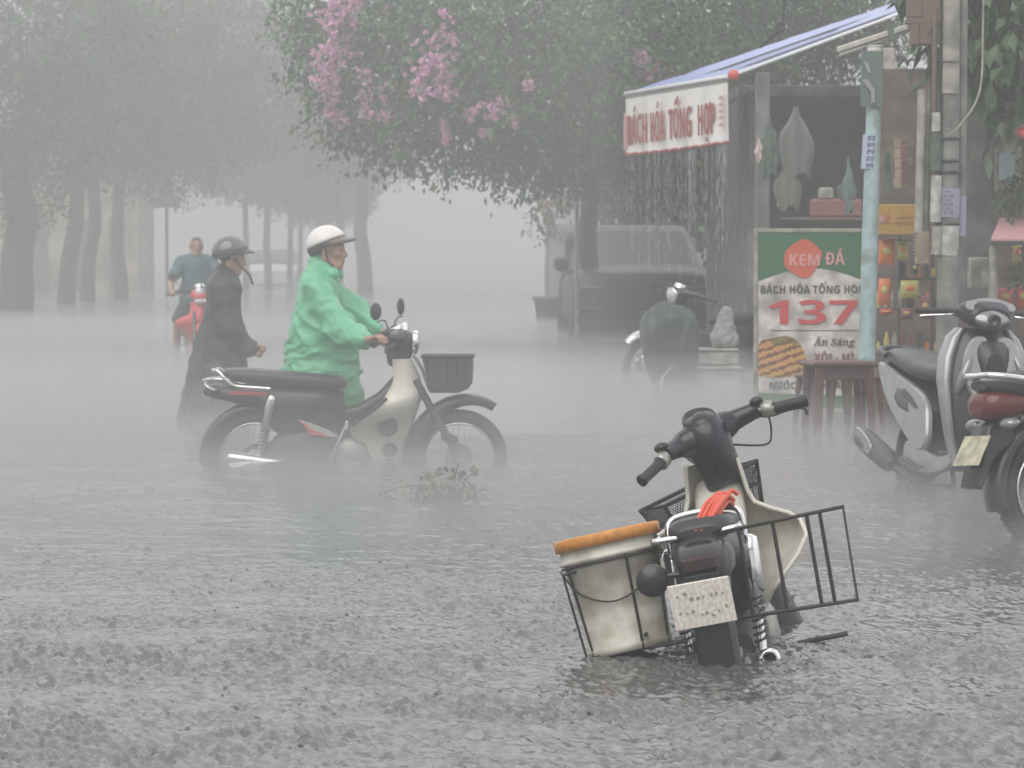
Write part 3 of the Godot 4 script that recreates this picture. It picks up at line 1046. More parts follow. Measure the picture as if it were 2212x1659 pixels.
func bike_in_road() -> Node3D:
	var o := thing("motorbike", "cream and black motorbike pushed through the flood, front basket, right side shown", "motorbike", Vector3((550.0 - 1106.0) * 21.2 / 7777.0, -DEEP, -21.2))
	cub(o, {"paint": M.cream, "brake": 0.082, "mirrors": true, "mirrors_at": [Vector3(0.852, 1.165, -0.26), Vector3(0.725, 1.145, 0.30)], "mirror_turn": [0.5, -0.85], "holes": [[0.789, 0.474, 0.060, 0.195], [0.80, 0.33, 0.044, 0.105]], "fender": [55.0, 236.0], "fender_lift": 0.055, "fender_paint": M.black, "seat_lift": 0.012, "trim": true})
	var b: MB
	# chrome grab rails round the tail
	for s in [-1.0, 1.0]:
		b = MB.new()
		b.tube(smooth_path([Vector3(0.10, 0.690, s * 0.135), Vector3(0.0, 0.697, s * 0.14), Vector3(-0.10, 0.706, s * 0.14), Vector3(-0.15, 0.735, s * 0.14), Vector3(-0.205, 0.79, s * 0.125), Vector3(-0.235, 0.797, s * 0.09), Vector3(-0.245, 0.797, 0.0)]), 0.011, 8)
		put(b, "grab_rail", M.chrome, o)
		b = MB.new()
		b.tube(smooth_path([Vector3(-0.14, 0.742, s * 0.13), Vector3(-0.22, 0.745, s * 0.11), Vector3(-0.29, 0.738, s * 0.07), Vector3(-0.298, 0.725, s * 0.04), Vector3(-0.27, 0.695, s * 0.05), Vector3(-0.225, 0.678, s * 0.08)]), 0.008, 8)
		put(b, "tail_rail", M.chrome, o)
	for s in [-1.0, 1.0]:
		b = MB.new()
		b.box(Vector3(-0.03, 0.662, s * 0.118), Vector3(0.22, 0.022, 0.008), 0.003, Basis(Vector3.BACK, -0.03))
		put(b, "tail_stripe", M.red_stripe, o)
	b = MB.new()
	hull(b, [[-0.30, 0.675, 0.02, 0.04], [-0.285, 0.675, 0.035, 0.06], [-0.24, 0.675, 0.04, 0.07], [-0.2, 0.675, 0.04, 0.07]])
	put(b, "tail_lamp", M.dark_lens, o)
	for s in [-1.0, 1.0]:
		b = MB.new()
		b.extrude(poly([[0.265, 0.508], [0.34, 0.488], [0.43, 0.452], [0.515, 0.405], [0.43, 0.408], [0.325, 0.418], [0.315, 0.45]]), s * 0.128 - 0.006, s * 0.128 + 0.006, 0.003)
		var acc := put(b, "side_emblem", M.silver, o)
		b = MB.new()
		b.extrude(poly([[0.272, 0.50], [0.31, 0.485], [0.335, 0.455], [0.42, 0.425], [0.43, 0.41], [0.328, 0.42], [0.315, 0.45]]), s * 0.129 - 0.0075, s * 0.129 + 0.0075, 0.002)
		put(b, "red_flash", M.red_stripe, acc)
	# the plastic front basket
	b = MB.new()
	var rows := [[0.665, 1.035, 1.205, 0.12], [0.69, 1.025, 1.26, 0.135], [0.725, 1.02, 1.283, 0.145], [0.80, 1.005, 1.287, 0.155], [0.868, 0.99, 1.287, 0.16], [0.88, 0.985, 1.292, 0.165]]
	var out := []
	for r in rows:
		out.append(PackedVector3Array([Vector3(r[1], r[0], r[3]), Vector3(r[2] - 0.02, r[0], r[3]), Vector3(r[2], r[0], r[3] - 0.02), Vector3(r[2], r[0], -r[3] + 0.02), Vector3(r[2] - 0.02, r[0], -r[3]), Vector3(r[1], r[0], -r[3])]))
	b.loft(out, true, false, -1)
	var inn := []
	for r in rows:
		inn.append(PackedVector3Array([Vector3(r[1] + 0.006, r[0] + 0.005, -r[3] + 0.006), Vector3(r[2] - 0.024, r[0] + 0.005, -r[3] + 0.006), Vector3(r[2] - 0.006, r[0] + 0.005, -r[3] + 0.024), Vector3(r[2] - 0.006, r[0] + 0.005, r[3] - 0.024), Vector3(r[2] - 0.024, r[0] + 0.005, r[3] - 0.006), Vector3(r[1] + 0.006, r[0] + 0.005, r[3] - 0.006)]))
	b.loft(inn, true, false, -1)
	var bask := put(b, "front_basket", M.black_plastic, o)
	b = MB.new()
	b.tube(v3([[0.985, 0.88, 0.165], [1.272, 0.88, 0.165], [1.292, 0.88, 0.145], [1.292, 0.88, -0.145], [1.272, 0.88, -0.165], [0.985, 0.88, -0.165]]), 0.007, 6, true)
	for i in 5:
		for s in [-1.0, 1.0]:
			b.tube([Vector3(1.03 + i * 0.052, 0.70 + (0.0 if i < 4 else 0.02), s * 0.142), Vector3(1.02 + i * 0.058, 0.88, s * 0.164)], 0.005, 5)
	put(b, "basket_rim", M.black, bask)
	for s in [-1.0, 1.0]:
		b = MB.new()
		b.tube(v3([[0.935, 0.885, s * 0.05], [0.985, 0.80, s * 0.055], [1.03, 0.675, s * 0.05]]), 0.009, 6)
		put(b, "basket_bracket", M.alloy, o)
	# saddle strap tab on the fender tip, brake arm on the fork
	b = MB.new()
	b.ellipsoid(Vector3(1.335, 0.60, 0), Vector3(0.012, 0.010, 0.03), Basis.IDENTITY, 6, 10)
	put(b, "fender_tip", M.chrome, o)
	b = MB.new()
	hull(b, [[1.10, 0.42, 0.03, 0.02], [1.13, 0.405, 0.03, 0.024], [1.18, 0.39, 0.025, 0.02], [1.20, 0.388, 0.014, 0.012]])
	b.xf = Transform3D()
	put(b, "brake_arm", M.black, o).position.z = 0.09
	return o


func parked_bike() -> Node3D:
	var o := thing("motorbike", "cream motorbike leaning in the near water, seen from behind, orange lidded bucket slung on it", "motorbike")
	var yaw := deg_to_rad(90.0 - 7.0)
	o.transform = Transform3D(Basis(Vector3.UP, yaw) * Basis(Vector3.RIGHT, -deg_to_rad(11.0)), Vector3(0.722, -DEEP - 0.035, -11.05))
	cub(o, {"paint": M.cream_dull, "steer": deg_to_rad(30.0), "plain_dial": true, "alloy_switch": true, "fender": [40.0, 228.0], "fender_lift": 0.01, "column": M.cream_dull, "seat_lift": -0.045, "exhaust_z": 0.135, "no_kick": true, "bar": 0.88, "bar_drop": 0.032, "wing": 0.93, "seat_wide": 0.84, "column_wide": 1.4})
	var b: MB
	# chrome luggage rack
	b = MB.new()
	b.tube(smooth_path(v3([[-0.06, 0.705, 0.115], [-0.14, 0.703, 0.12], [-0.165, 0.702, 0.10], [-0.165, 0.702, -0.12], [-0.14, 0.703, -0.14], [-0.05, 0.705, -0.14]]), 4), 0.010, 8)
	put(b, "luggage_rack", M.chrome, o)
	b = MB.new()
	b.tube(smooth_path(v3([[0.04, 0.64, -0.115], [0.05, 0.70, -0.115], [0.06, 0.735, -0.105], [0.065, 0.752, -0.07], [0.065, 0.755, 0.03], [0.065, 0.752, 0.09], [0.055, 0.73, 0.118], [0.05, 0.66, 0.12]]), 4), 0.010, 8)
	put(b, "seat_rail", M.chrome, o)
	# side frames for loads: a flat grid of rods on the right, rods round the bucket on the left
	var frame := func(side: float, bars: Array, called: String, wide: float) -> void:
		var node := part(o, called)
		var g := MB.new()
		if side > 0.0: g.tube(v3([[-0.17, 0.695, 0.0], [-0.17, 0.705, wide], [-0.17, 0.420, wide - 0.01], [-0.17, 0.43, 0.06]]), 0.0075, 6)
		else: g.tube(v3([[-0.05, 0.665, -0.13], [-0.12, 0.65, -wide], [-0.12, 0.385, -wide + 0.025], [-0.12, 0.385, -0.1]]), 0.0065, 6)
		put(g, "frame_rod", M.iron, node)
		for z in bars:
			var f := MB.new()
			f.tube(v3([[-0.17, 0.70, side * z], [-0.17, 0.428, side * (z - 0.005)]]), 0.006, 6)
			put(f, "frame_rod", M.iron, node)
		for yz in [[0.43, 0.12], [0.43, 0.22]]:
			var f := MB.new()
			f.tube(v3([[-0.17, yz[0], side * yz[1]], [0.22, yz[0], side * yz[1]]]), 0.006, 6)
			put(f, "frame_rod", M.iron, node)
	frame.call(1.0, [0.12, 0.225, 0.33, 0.37], "load_frame", 0.443)
	frame.call(-1.0, [], "load_frame", 0.44)
	# black box under the rack, fender flap, lamps
	b = MB.new()
	hull(b, [[-0.33, 0.605, 0.04, 0.045], [-0.30, 0.61, 0.06, 0.07], [-0.22, 0.62, 0.07, 0.085], [-0.10, 0.62, 0.06, 0.09]], 16, 3.5)
	put(b, "tail_box", M.black, o)
	b = MB.new()
	b.box(Vector3(-0.345, 0.625, 0.0), Vector3(0.03, 0.05, 0.11), 0.01)
	put(b, "tail_lamp", M.dark_lens, o)
	b = MB.new()
	b.extrude(poly([[-0.052, 0.60], [0.052, 0.60], [0.052, 0.42], [0.044, 0.30], [-0.044, 0.30], [-0.052, 0.42]]), -0.004, 0.004, 0.002, Transform3D(Basis(Vector3.UP, -PI / 2) * Basis(Vector3.RIGHT, 0.12), Vector3(-0.30, 0.0, 0)))
	put(b, "mud_flap", M.rubber, o)
	for s in [-1.0]:
		b = MB.new()
		b.tube(v3([[-0.28, 0.60, s * 0.05], [-0.29, 0.602, s * 0.12]]), 0.009, 8)
		b.lathe(Vector3(-0.27, 0.598, s * 0.155), Vector3.LEFT, [[0.02, -0.03], [0.046, -0.01], [0.05, 0.01], [0.05, 0.035], [0.045, 0.045], [0.01, 0.05]], 18)
		put(b, "indicator", M.black, o)
	b = MB.new()
	b.box(Vector3(-0.395, 0.512, -0.012), Vector3(0.006, 0.142, 0.186), 0.0025, Basis(Vector3.BACK, 0.22))
	var plate := put(b, "number_plate", M.plate_dirty, o)
	var face := Transform3D(Basis(Vector3.BACK, 0.22) * Basis(Vector3.UP, -PI / 2), Vector3(-0.3985, 0.512, -0.012))
	var smear := RandomNumberGenerator.new()
	smear.seed = 8
	for i in 16:  # worn remains of the figures
		var m := MB.new()
		m.xf = face
		m.box(Vector3(-0.066 + (i % 8) * 0.019 + smear.randf_range(-0.004, 0.004), (0.03 if i < 8 else -0.03) + smear.randf_range(-0.012, 0.012), 0.0002), Vector3(smear.randf_range(0.005, 0.012), smear.randf_range(0.004, 0.012), 0.001), 0.0, Basis(Vector3.BACK, smear.randf() * 2.0))
		put(m, "worn_figure", M.faded_ink, plate)
	# foot rest sticking out at the right, bolt ends
	b = MB.new()
	b.tube(v3([[0.34, 0.27, 0.12], [0.33, 0.275, 0.36]]), 0.009, 6)
	put(b, "side_bar", M.iron, o)
	b = MB.new()
	b.lathe(Vector3(0, 0.28, -0.13), Vector3(0, 0, -1), [[0.03, 0.0], [0.034, 0.01], [0.03, 0.02], [0.014, 0.024], [0.012, 0.045]], 12)
	put(b, "axle_nut", M.alloy, o)
	# wire basket on the front, turning with the handlebar
	var head := Vector3(0.90, 0.84, 0)
	var S := Transform3D(Basis.IDENTITY, head) * Transform3D(Basis(Vector3(-0.46, 0.888, 0).normalized(), deg_to_rad(30.0)), Vector3.ZERO) * Transform3D(Basis.IDENTITY, -head)
	var bask := part(o, "wire_basket")
	var top := v3([[0.985, 0.79, 0.185], [1.22, 0.79, 0.185], [1.22, 0.79, -0.185], [0.985, 0.79, -0.185]])
	var low := v3([[1.02, 0.62, 0.145], [1.18, 0.62, 0.145], [1.18, 0.62, -0.145], [1.02, 0.62, -0.145]])
	b = MB.new(); b.xf = S
	b.tube(top, 0.008, 6, true)
	b.tube(low, 0.006, 6, true)
	var mid := []
	for i in 4: mid.append(top[i].lerp(low[i], 0.42))
	b.tube(mid, 0.0055, 6, true)
	for i in 4: b.tube([top[i], low[i]], 0.006, 6)
	put(b, "basket_frame", M.iron, bask)
	b = MB.new(); b.xf = S
	for k in 4:
		var a0: Vector3 = top[k]; var a1: Vector3 = top[(k + 1) % 4]
		var b0: Vector3 = low[k]; var b1: Vector3 = low[(k + 1) % 4]
		var n := int(a0.distance_to(a1) / 0.011)
		for i in n:
			var t := float(i) / n
			for s in [0.0, 0.055 / a0.distance_to(a1)]:
				b.tube([a0.lerp(a1, clampf(t + s, 0, 1)), a0.lerp(a1, clampf(t + 0.055 / a0.distance_to(a1) - s, 0, 1)).lerp(b0.lerp(b1, clampf(t + 0.055 / a0.distance_to(a1) - s, 0, 1)), 0.42)], 0.0011, 3)
			b.tube([a0.lerp(a1, t).lerp(b0.lerp(b1, t), 0.42), b0.lerp(b1, t)], 0.0013, 3)
	for i in 16:
		b.tube([low[0].lerp(low[3], i / 15.0), low[1].lerp(low[2], i / 15.0)], 0.0015, 3)
	put(b, "basket_mesh", M.iron, bask).set_meta("kind", "stuff")
	b = MB.new(); b.xf = S
	b.box(Vector3(1.10, 0.66, 0.0), Vector3(0.14, 0.07, 0.25), 0.02)
	put(b, "basket_liner", M.black_plastic, bask)
	return o


func bucket() -> void:
	# hung on the left of the leaning bike
	var o := thing("bucket", "dirty white plastic bucket with orange lid hung on the leaning motorbike", "bucket")
	var yaw := deg_to_rad(90.0 - 7.0)
	var base := Transform3D(Basis(Vector3.UP, yaw) * Basis(Vector3.RIGHT, -deg_to_rad(11.0)), Vector3(0.722, -DEEP - 0.035, -11.05))
	o.transform = base * Transform3D((Basis(Vector3.RIGHT, deg_to_rad(-2.0)) * Basis(Vector3.BACK, -0.075)) * Basis.from_scale(Vector3(1.05, 1.06, 1.05)), Vector3(-0.03, 0.378, -0.285))
	var b := MB.new()
	b.lathe(Vector3.ZERO, Vector3.UP, [[0.118, 0.0], [0.123, 0.003], [0.126, 0.02], [0.122, 0.023], [0.142, 0.275], [0.152, 0.278], [0.153, 0.288], [0.146, 0.291], [0.146, 0.318], [0.153, 0.321], [0.153, 0.330], [0.140, 0.332]], 40)
	put(b, "pail", M.bucket, o)
	b = MB.new()
	b.lathe(Vector3.ZERO, Vector3.UP, [[0.150, 0.317], [0.1585, 0.318], [0.159, 0.348], [0.155, 0.353], [0.148, 0.353], [0.145, 0.347], [0.002, 0.347]], 40)
	put(b, "lid", M.orange, o)
	b = MB.new()
	b.tube(smooth_path(v3([[0.0, 0.265, 0.155], [-0.11, 0.19, 0.10], [-0.145, 0.15, 0.0], [-0.11, 0.19, -0.10], [0.0, 0.265, -0.155]])), 0.003, 5)
	put(b, "handle", M.iron, o)
	for a in [2.1, 3.55, 4.4]:
		b = MB.new()
		b.tube([Vector3(cos(a) * 0.146, 0.285, -sin(a) * 0.146), Vector3(cos(a) * 0.121, 0.003, -sin(a) * 0.121), Vector3(cos(a) * 0.06, -0.008, -sin(a) * 0.06)], 0.0045, 5)
		put(b, "holding_rod", M.iron, o)
	b = MB.new()
	b.torus(Vector3(0, 0.270, 0), Vector3.UP, 0.149, 0.004, 0.004, 40, 5)
	put(b, "holding_ring", M.iron, o)


func red_ties() -> void:
	var o := thing("plastic_ribbon", "orange red plastic ribbon knotted over the chrome rack of the leaning motorbike", "ribbon")
	var yaw := deg_to_rad(90.0 - 7.0)
	o.transform = Transform3D(Basis(Vector3.UP, yaw) * Basis(Vector3.RIGHT, -deg_to_rad(11.0)), Vector3(0.722, -DEEP - 0.035, -11.05))
	var rng := RandomNumberGenerator.new()
	rng.seed = 4
	var b := MB.new()
	for i in 24:
		var e := Vector3(rng.randf_range(-0.014, 0.012), rng.randf_range(-0.006, 0.012), rng.randf_range(-0.014, 0.014))
		b.tube(smooth_path([Vector3(-0.17, 0.702, -0.005) + e, Vector3(-0.13, 0.735, 0.03) + e * 1.6, Vector3(-0.05, 0.765, 0.055) + e * 1.8, Vector3(0.03, 0.778, 0.075) + e * 1.4, Vector3(0.075, 0.762, 0.09) + e]), 0.007, 5)
	for i in 9:
		var e := Vector3(rng.randf_range(-0.01, 0.01), rng.randf_range(-0.008, 0.008), rng.randf_range(-0.012, 0.012))
		b.tube(smooth_path([Vector3(-0.17, 0.700, 0.035) + e, Vector3(-0.12, 0.73, 0.05) + e, Vector3(-0.04, 0.77, 0.06) + e]), 0.0065, 5)
	put(b, "strands", M.red_cord, o)
	b = MB.new()
	for i in 7:
		var a := rng.randf() * TAU
		b.tube(smooth_path([Vector3(0.04, 0.772, 0.085), Vector3(0.045 + cos(a) * 0.03, 0.80, 0.085 + sin(a) * 0.03), Vector3(0.05 + cos(a) * 0.045, 0.785, 0.09 + sin(a) * 0.05)]), 0.007, 5)
	put(b, "knot", M.red_cord, o)


# --- people: own axes are x the way they face, y up, z to their right ---
const SKIN := Color(0.36, 0.205, 0.14)
var head_field := []
var hand_field := {}

func moved(l: Array, xf: Transform3D) -> Array:
	var vs := PackedVector3Array()
	var ns := PackedVector3Array()
	var nb := xf.basis.orthonormalized()
	for v in l[0]: vs.append(xf * v)
	for n in l[1]: ns.append(nb * n)
	var idx: PackedInt32Array = l[2]
	if xf.basis.determinant() < 0.0:
		idx = idx.duplicate(); idx.reverse()
	return [vs, ns, idx, l[3]]

func head() -> Array:
	if head_field.is_empty():
		var p := [
			[Vector3(-0.012, 0.036, 0), Vector3(-0.012, 0.036, 0), 0.078, 0.078, Vector3(1.18, 1.0, 0.95)],
			[Vector3(0.03, 0.03, 0), Vector3(0.042, -0.07, 0), 0.056, 0.040, Vector3(1.0, 1.0, 0.98)],
			[Vector3(-0.03, -0.17, 0), Vector3(-0.015, -0.05, 0), 0.056, 0.052],
			[Vector3(0.05, -0.092, -0.012), Vector3(0.05, -0.092, 0.012), 0.024, 0.024],
			[Vector3(0.082, 0.012, 0), Vector3(0.1, -0.028, 0), 0.009, 0.013],
			[Vector3(0.084, -0.032, -0.012), Vector3(0.084, -0.032, 0.012), 0.009, 0.009],
			[Vector3(0.078, -0.062, -0.014), Vector3(0.078, -0.062, 0.014), 0.0095, 0.0095]]
		for s in [-1.0, 1.0]:
			p.append([Vector3(-0.01, -0.05, s * 0.048), Vector3(0.045, -0.09, s * 0.02), 0.024, 0.022])
			p.append([Vector3(0.072, 0.024, s * 0.014), Vector3(0.062, 0.024, s * 0.046), 0.011, 0.011])
			p.append([Vector3(0.058, -0.018, s * 0.036), Vector3(0.058, -0.018, s * 0.036), 0.022, 0.022])
			p.append([Vector3(-0.012, 0.012, s * 0.077), Vector3(-0.018, -0.03, s * 0.072), 0.020, 0.012, Vector3(1.0, 1.0, 0.5)])
			p.append([Vector3(0.094, 0.004, s * 0.031), Vector3(0.094, 0.004, s * 0.031), 0.014, 0.014, Vector3(1, 0.8, 1.2), true])
			p.append([Vector3(0.072, 0.004, s * 0.031), Vector3(0.072, 0.004, s * 0.031), 0.0115, 0.0115])
		var paint := func(v: Vector3) -> Color:
			var c := SKIN
			var z := absf(v.z)
			if v.x > 0.066 and absf(v.y - 0.003) < 0.008 and absf(z - 0.031) < 0.013: c = Color(0.08, 0.06, 0.05)
			elif v.x > 0.05 and absf(v.y - 0.031) < 0.006 and absf(z - 0.032) < 0.020: c = Color(0.05, 0.035, 0.03)
			elif v.x > 0.07 and absf(v.y + 0.062) < 0.009 and z < 0.024: c = Color(0.30, 0.11, 0.09)
			elif v.y > 0.075 - 0.4 * v.x - (0.1 if v.x < -0.02 else 0.0) and v.x < 0.075 and not (v.x > 0.02 and v.y < 0.062): c = Color(0.018, 0.015, 0.014)
			elif v.x < -0.045 and v.y > -0.07: c = Color(0.018, 0.015, 0.014)
			return c
		head_field = field_mesh(p, 0.0055, 0.018, [], null, paint)
	return head_field

func hand(curl: float) -> Array:
	# right hand, wrist at the origin, fingers along x, palm facing -y, thumb towards -z; curl bends the fingers down
	if not hand_field.has(curl):
		var p := [
			[Vector3(-0.04, 0, 0), Vector3(0.01, 0, 0), 0.026, 0.027, Vector3(1, 0.8, 1)],
			[Vector3(0.02, 0, -0.012), Vector3(0.08, 0.002, -0.022), 0.02, 0.015, Vector3(1, 0.8, 1)],
			[Vector3(0.02, 0, 0.012), Vector3(0.075, 0.0, 0.026), 0.02, 0.014, Vector3(1, 0.8, 1)]]
		for f in 4:
			var z := -0.03 + f * 0.020
			var long: float = [0.072, 0.080, 0.074, 0.058][f]
			var a := Vector3(0.084 - absf(f - 1.2) * 0.004, 0.0, z)
			var ang := curl * 0.75
			for k in 3:
				var l: float = long * [0.45, 0.32, 0.25][k]
				var e := a + Vector3(cos(ang), -sin(ang), 0) * l
				p.append([a, e, 0.0092 - k * 0.0008, 0.0086 - k * 0.0008])
				a = e
				ang += curl
		var t := Vector3(0.02, -0.004, -0.026)
		for k in 3:
			var dir: Vector3 = [Vector3(0.7, -0.2, -0.68), Vector3(0.8, -0.45 * curl, -0.35), Vector3(0.8, -0.6 * curl, 0.1)][k]
			var e: Vector3 = t + dir.normalized() * [0.035, 0.03, 0.025][k]
			p.append([t, e, 0.012 - k * 0.001, 0.011 - k * 0.001])
			t = e
		hand_field[curl] = field_mesh(p, 0.0045, 0.008, [], null, func(_v): return SKIN)
	return hand_field[curl]

func frame_of(at: Vector3, along: Vector3, up: Vector3) -> Transform3D:
	var x := along.normalized()
	var z := x.cross(up).normalized()
	return Transform3D(Basis(x, z.cross(x), z), at)

func helmet(parent: Node3D, xf: Transform3D, shell: Material, band: Material, brim: Material, brim_long := 0.06) -> Node3D:
	var h := part(parent, "helmet")
	h.transform = xf
	var c := Vector3(-0.012, 0.03, 0)
	var r := Vector3(0.132, 0.122, 0.115)
	var edge := func(a: float) -> float: return deg_to_rad(lerpf(80.0, 122.0, 0.5 - 0.5 * cos(a)))
	for k in 2:
		var b := MB.new()
		var rings := []
		for i in 9:
			var ring := PackedVector3Array()
			for j in 28:
				var a := -TAU * j / 28
				var most: float = edge.call(a)
				var t: float = lerpf(0.02, most * 0.84, i / 8.0) if k == 0 else lerpf(most * 0.83, most, i / 8.0)
				var grow := 1.0 if k == 0 else 1.012
				ring.append(c + Vector3(cos(a) * sin(t) * r.x, cos(t) * r.y, sin(a) * sin(t) * r.z) * grow)
			rings.append(ring)
		rings.reverse()
		var inner := []
		for ring in rings:
			var q := PackedVector3Array()
			for v in ring: q.append(c + (v - c) * 0.93)
			inner.append(q)
		inner.reverse()
		b.loft(inner + rings if k == 0 else rings + inner, false, k == 0)
		put(b, "shell" if k == 0 else "band", shell if k == 0 else band, h)
	if brim_long > 0.0:
		var b := MB.new()
		var n := 14
		for i in n:
			var q := []
			for e in 2:
				var a := deg_to_rad(lerpf(-72.0, 72.0, float(i + e) / n))
				var t: float = edge.call(a) * 0.9
				var root := c + Vector3(cos(a) * sin(t) * r.x, cos(t) * r.y, sin(a) * sin(t) * r.z)
				var out := brim_long * pow(maxf(cos(a * 1.2), 0.0), 0.6)
				q.append([root, root + Vector3(out, -out * 0.30 - 0.004, sin(a) * out * 0.25)])
			var d := Vector3(0, 0.005, 0)
			b.quad(q[0][0] + d, q[0][1] + d, q[1][1] + d, q[1][0] + d, 0)
			b.quad(q[1][0] - d, q[1][1] - d, q[0][1] - d, q[0][0] - d, 1)
			b.quad(q[0][1] - d, q[1][1] - d, q[1][1] + d, q[0][1] + d, 2)
		put(b, "brim", brim, h)
	return h

func folds(amp: float, sx: float, sy: float) -> Variant:
	return func(v: Vector3) -> float:
		return amp * (noise_a.get_noise_3d(v.x * sx, v.y * sy, v.z * sx) + 0.5 * noise_b.get_noise_3d(v.x * sx * 2.3 + 9.0, v.y * sy * 2.6, v.z * sx * 2.3))

func green_rider() -> void:
	var o := thing("person", "person in bright green raincoat and white helmet wading beside a cream motorbike", "person", Vector3((550.0 - 1106.0) * 21.2 / 7777.0, -DEEP, -21.2))
	var zc := -0.32
	var H := Transform3D(Basis(Vector3.UP, -0.22) * Basis(Vector3.BACK, 0.04), Vector3(0.425, 1.495, zc))
	# skin and limbs under the coat
	var sr := Vector3(0.345, 1.285, zc + 0.18); var er := Vector3(0.50, 1.045, zc + 0.26); var wr := Vector3(0.655, 0.985, 0.235)
	var sl := Vector3(0.375, 1.285, zc - 0.18); var el := Vector3(0.585, 1.12, zc - 0.16); var wl := Vector3(0.70, 1.02, zc - 0.03)
	var limbs := [
		[Vector3(0.40, 1.38, zc), Vector3(0.36, 1.20, zc), 0.06, 0.12], [Vector3(0.36, 1.22, zc), Vector3(0.35, 0.92, zc), 0.12, 0.13, Vector3(0.8, 1, 1.1)],
		[sr, er, 0.045, 0.038], [er, wr, 0.038, 0.026], [sl, el, 0.045, 0.038], [el, wl, 0.038, 0.026],
		[Vector3(0.38, 0.88, zc + 0.09), Vector3(0.51, 0.50, zc + 0.09), 0.085, 0.06], [Vector3(0.51, 0.50, zc + 0.09), Vector3(0.50, 0.08, zc + 0.09), 0.055, 0.04], [Vector3(0.48, 0.04, zc + 0.09), Vector3(0.64, 0.035, zc + 0.11), 0.045, 0.035],
		[Vector3(0.33, 0.88, zc - 0.09), Vector3(0.32, 0.46, zc - 0.09), 0.085, 0.06], [Vector3(0.32, 0.46, zc - 0.09), Vector3(0.20, 0.08, zc - 0.09), 0.055, 0.04], [Vector3(0.19, 0.04, zc - 0.09), Vector3(0.34, 0.035, zc - 0.1), 0.045, 0.035]]
	var body := field_mesh(limbs, 0.014, 0.03, [], null, func(_v): return SKIN)
	var hr := frame_of(wr + (Vector3(0.735, 0.972, 0.305) - wr) * 0.25, Vector3(0.09, 0.025, 0.055), Vector3.UP)
	var hl := frame_of(wl + Vector3(0.01, -0.005, -0.005), Vector3(0.08, 0.0, -0.01), Vector3.UP)
	hl = hl * Transform3D(Basis.from_scale(Vector3(1, 1, -1)), Vector3.ZERO)
	put_mesh(join([body, moved(head(), H), moved(hand(0.85), hr), moved(hand(0.85), hl)]), "body", M.painted, o)
	# the raincoat
	var coat := [
		[Vector3(0.365, 1.27, zc), Vector3(0.36, 1.0, zc), 0.150, 0.185, Vector3(0.92, 1, 1.15)],
		[Vector3(0.36, 1.0, zc), Vector3(0.37, 0.55, zc), 0.18, 0.235, Vector3(1.0, 1, 1.0)],
		[Vector3(0.30, 1.1, zc), Vector3(0.27, 0.72, zc), 0.09, 0.14],
		[Vector3(0.395, 1.375, zc), Vector3(0.38, 1.30, zc), 0.075, 0.10],
		[Vector3(0.345, 1.40, zc), Vector3(0.36, 1.34, zc), 0.055, 0.08, Vector3(1, 1, 1.3)],
		[sr + Vector3(0, 0.01, -0.03), er, 0.088, 0.085], [er, wr.lerp(er, 0.06), 0.083, 0.058], [er + Vector3(0.02, -0.05, 0), wr.lerp(er, 0.15) + Vector3(0, -0.03, 0), 0.06, 0.045],
		[sl + Vector3(0, 0.01, 0.03), el, 0.088, 0.082], [el, wl.lerp(el, 0.1), 0.08, 0.06],
		[Vector3(0.47, 0.98, zc + 0.05), Vector3(0.535, 0.46, zc + 0.08), 0.125, 0.115]]
	var f := func(v: Vector3) -> float:
		var low := smoothstep(1.0, 0.6, v.y)
		var crease := 1.0 - 2.2 * absf(noise_a.get_noise_3d(v.x * 2.7 + v.y * 1.2, v.y * (3.0 - 2.0 * low), v.z * 2.7 - v.y))
		return 0.024 * crease * crease * (1.0 - 0.55 * smoothstep(1.1, 1.25, v.y)) + 0.011 * noise_b.get_noise_3d(v.x * 7.0 + v.y * 5.0, v.y * 5.5, v.z * 7.0) - 0.012
	put_mesh(join([field_mesh(coat, 0.0105, 0.045, [[Vector3(0.1, -1, 0), -0.44]], f)]), "raincoat", M.coat_green, o)
	var pants := [
		[Vector3(0.46, 0.72, zc + 0.09), Vector3(0.515, 0.50, zc + 0.09), 0.10, 0.078], [Vector3(0.515, 0.50, zc + 0.09), Vector3(0.505, 0.12, zc + 0.09), 0.076, 0.062],
		[Vector3(0.33, 0.72, zc - 0.09), Vector3(0.32, 0.46, zc - 0.09), 0.10, 0.078], [Vector3(0.32, 0.46, zc - 0.09), Vector3(0.21, 0.12, zc - 0.09), 0.076, 0.062]]
	put_mesh(join([field_mesh(pants, 0.014, 0.02, [], folds(0.014, 5.0, 9.0))]), "rain_trousers", M.coat_green, o)
	var hood := [[Vector3(-0.075, -0.06, 0), Vector3(-0.05, -0.12, 0), 0.055, 0.075, Vector3(1, 1, 1.25)], [Vector3(-0.03, -0.09, 0.055), Vector3(0.03, -0.14, 0.055), 0.035, 0.04], [Vector3(-0.03, -0.09, -0.055), Vector3(0.03, -0.14, -0.055), 0.035, 0.04]]
	put_mesh(join([moved(field_mesh(hood, 0.009, 0.03, [], folds(0.008, 14.0, 14.0)), H)]), "hood", M.coat_green, o)
	helmet(o, H * Transform3D(Basis(Vector3.BACK, 0.06).scaled(Vector3.ONE * 0.95), Vector3(0, 0.012, 0)), M.helmet_white, M.helmet_dark, M.brim, 0.062)
	var b := MB.new()
	b.xf = H
	for s in [-1.0, 1.0]:
		b.tube(smooth_path([Vector3(0.0, 0.02, s * 0.086), Vector3(0.012, -0.06, s * 0.072), Vector3(0.045, -0.115, s * 0.02), Vector3(0.05, -0.12, 0)]), 0.006, 5)
	put(b, "chin_strap", M.helmet_dark, o)

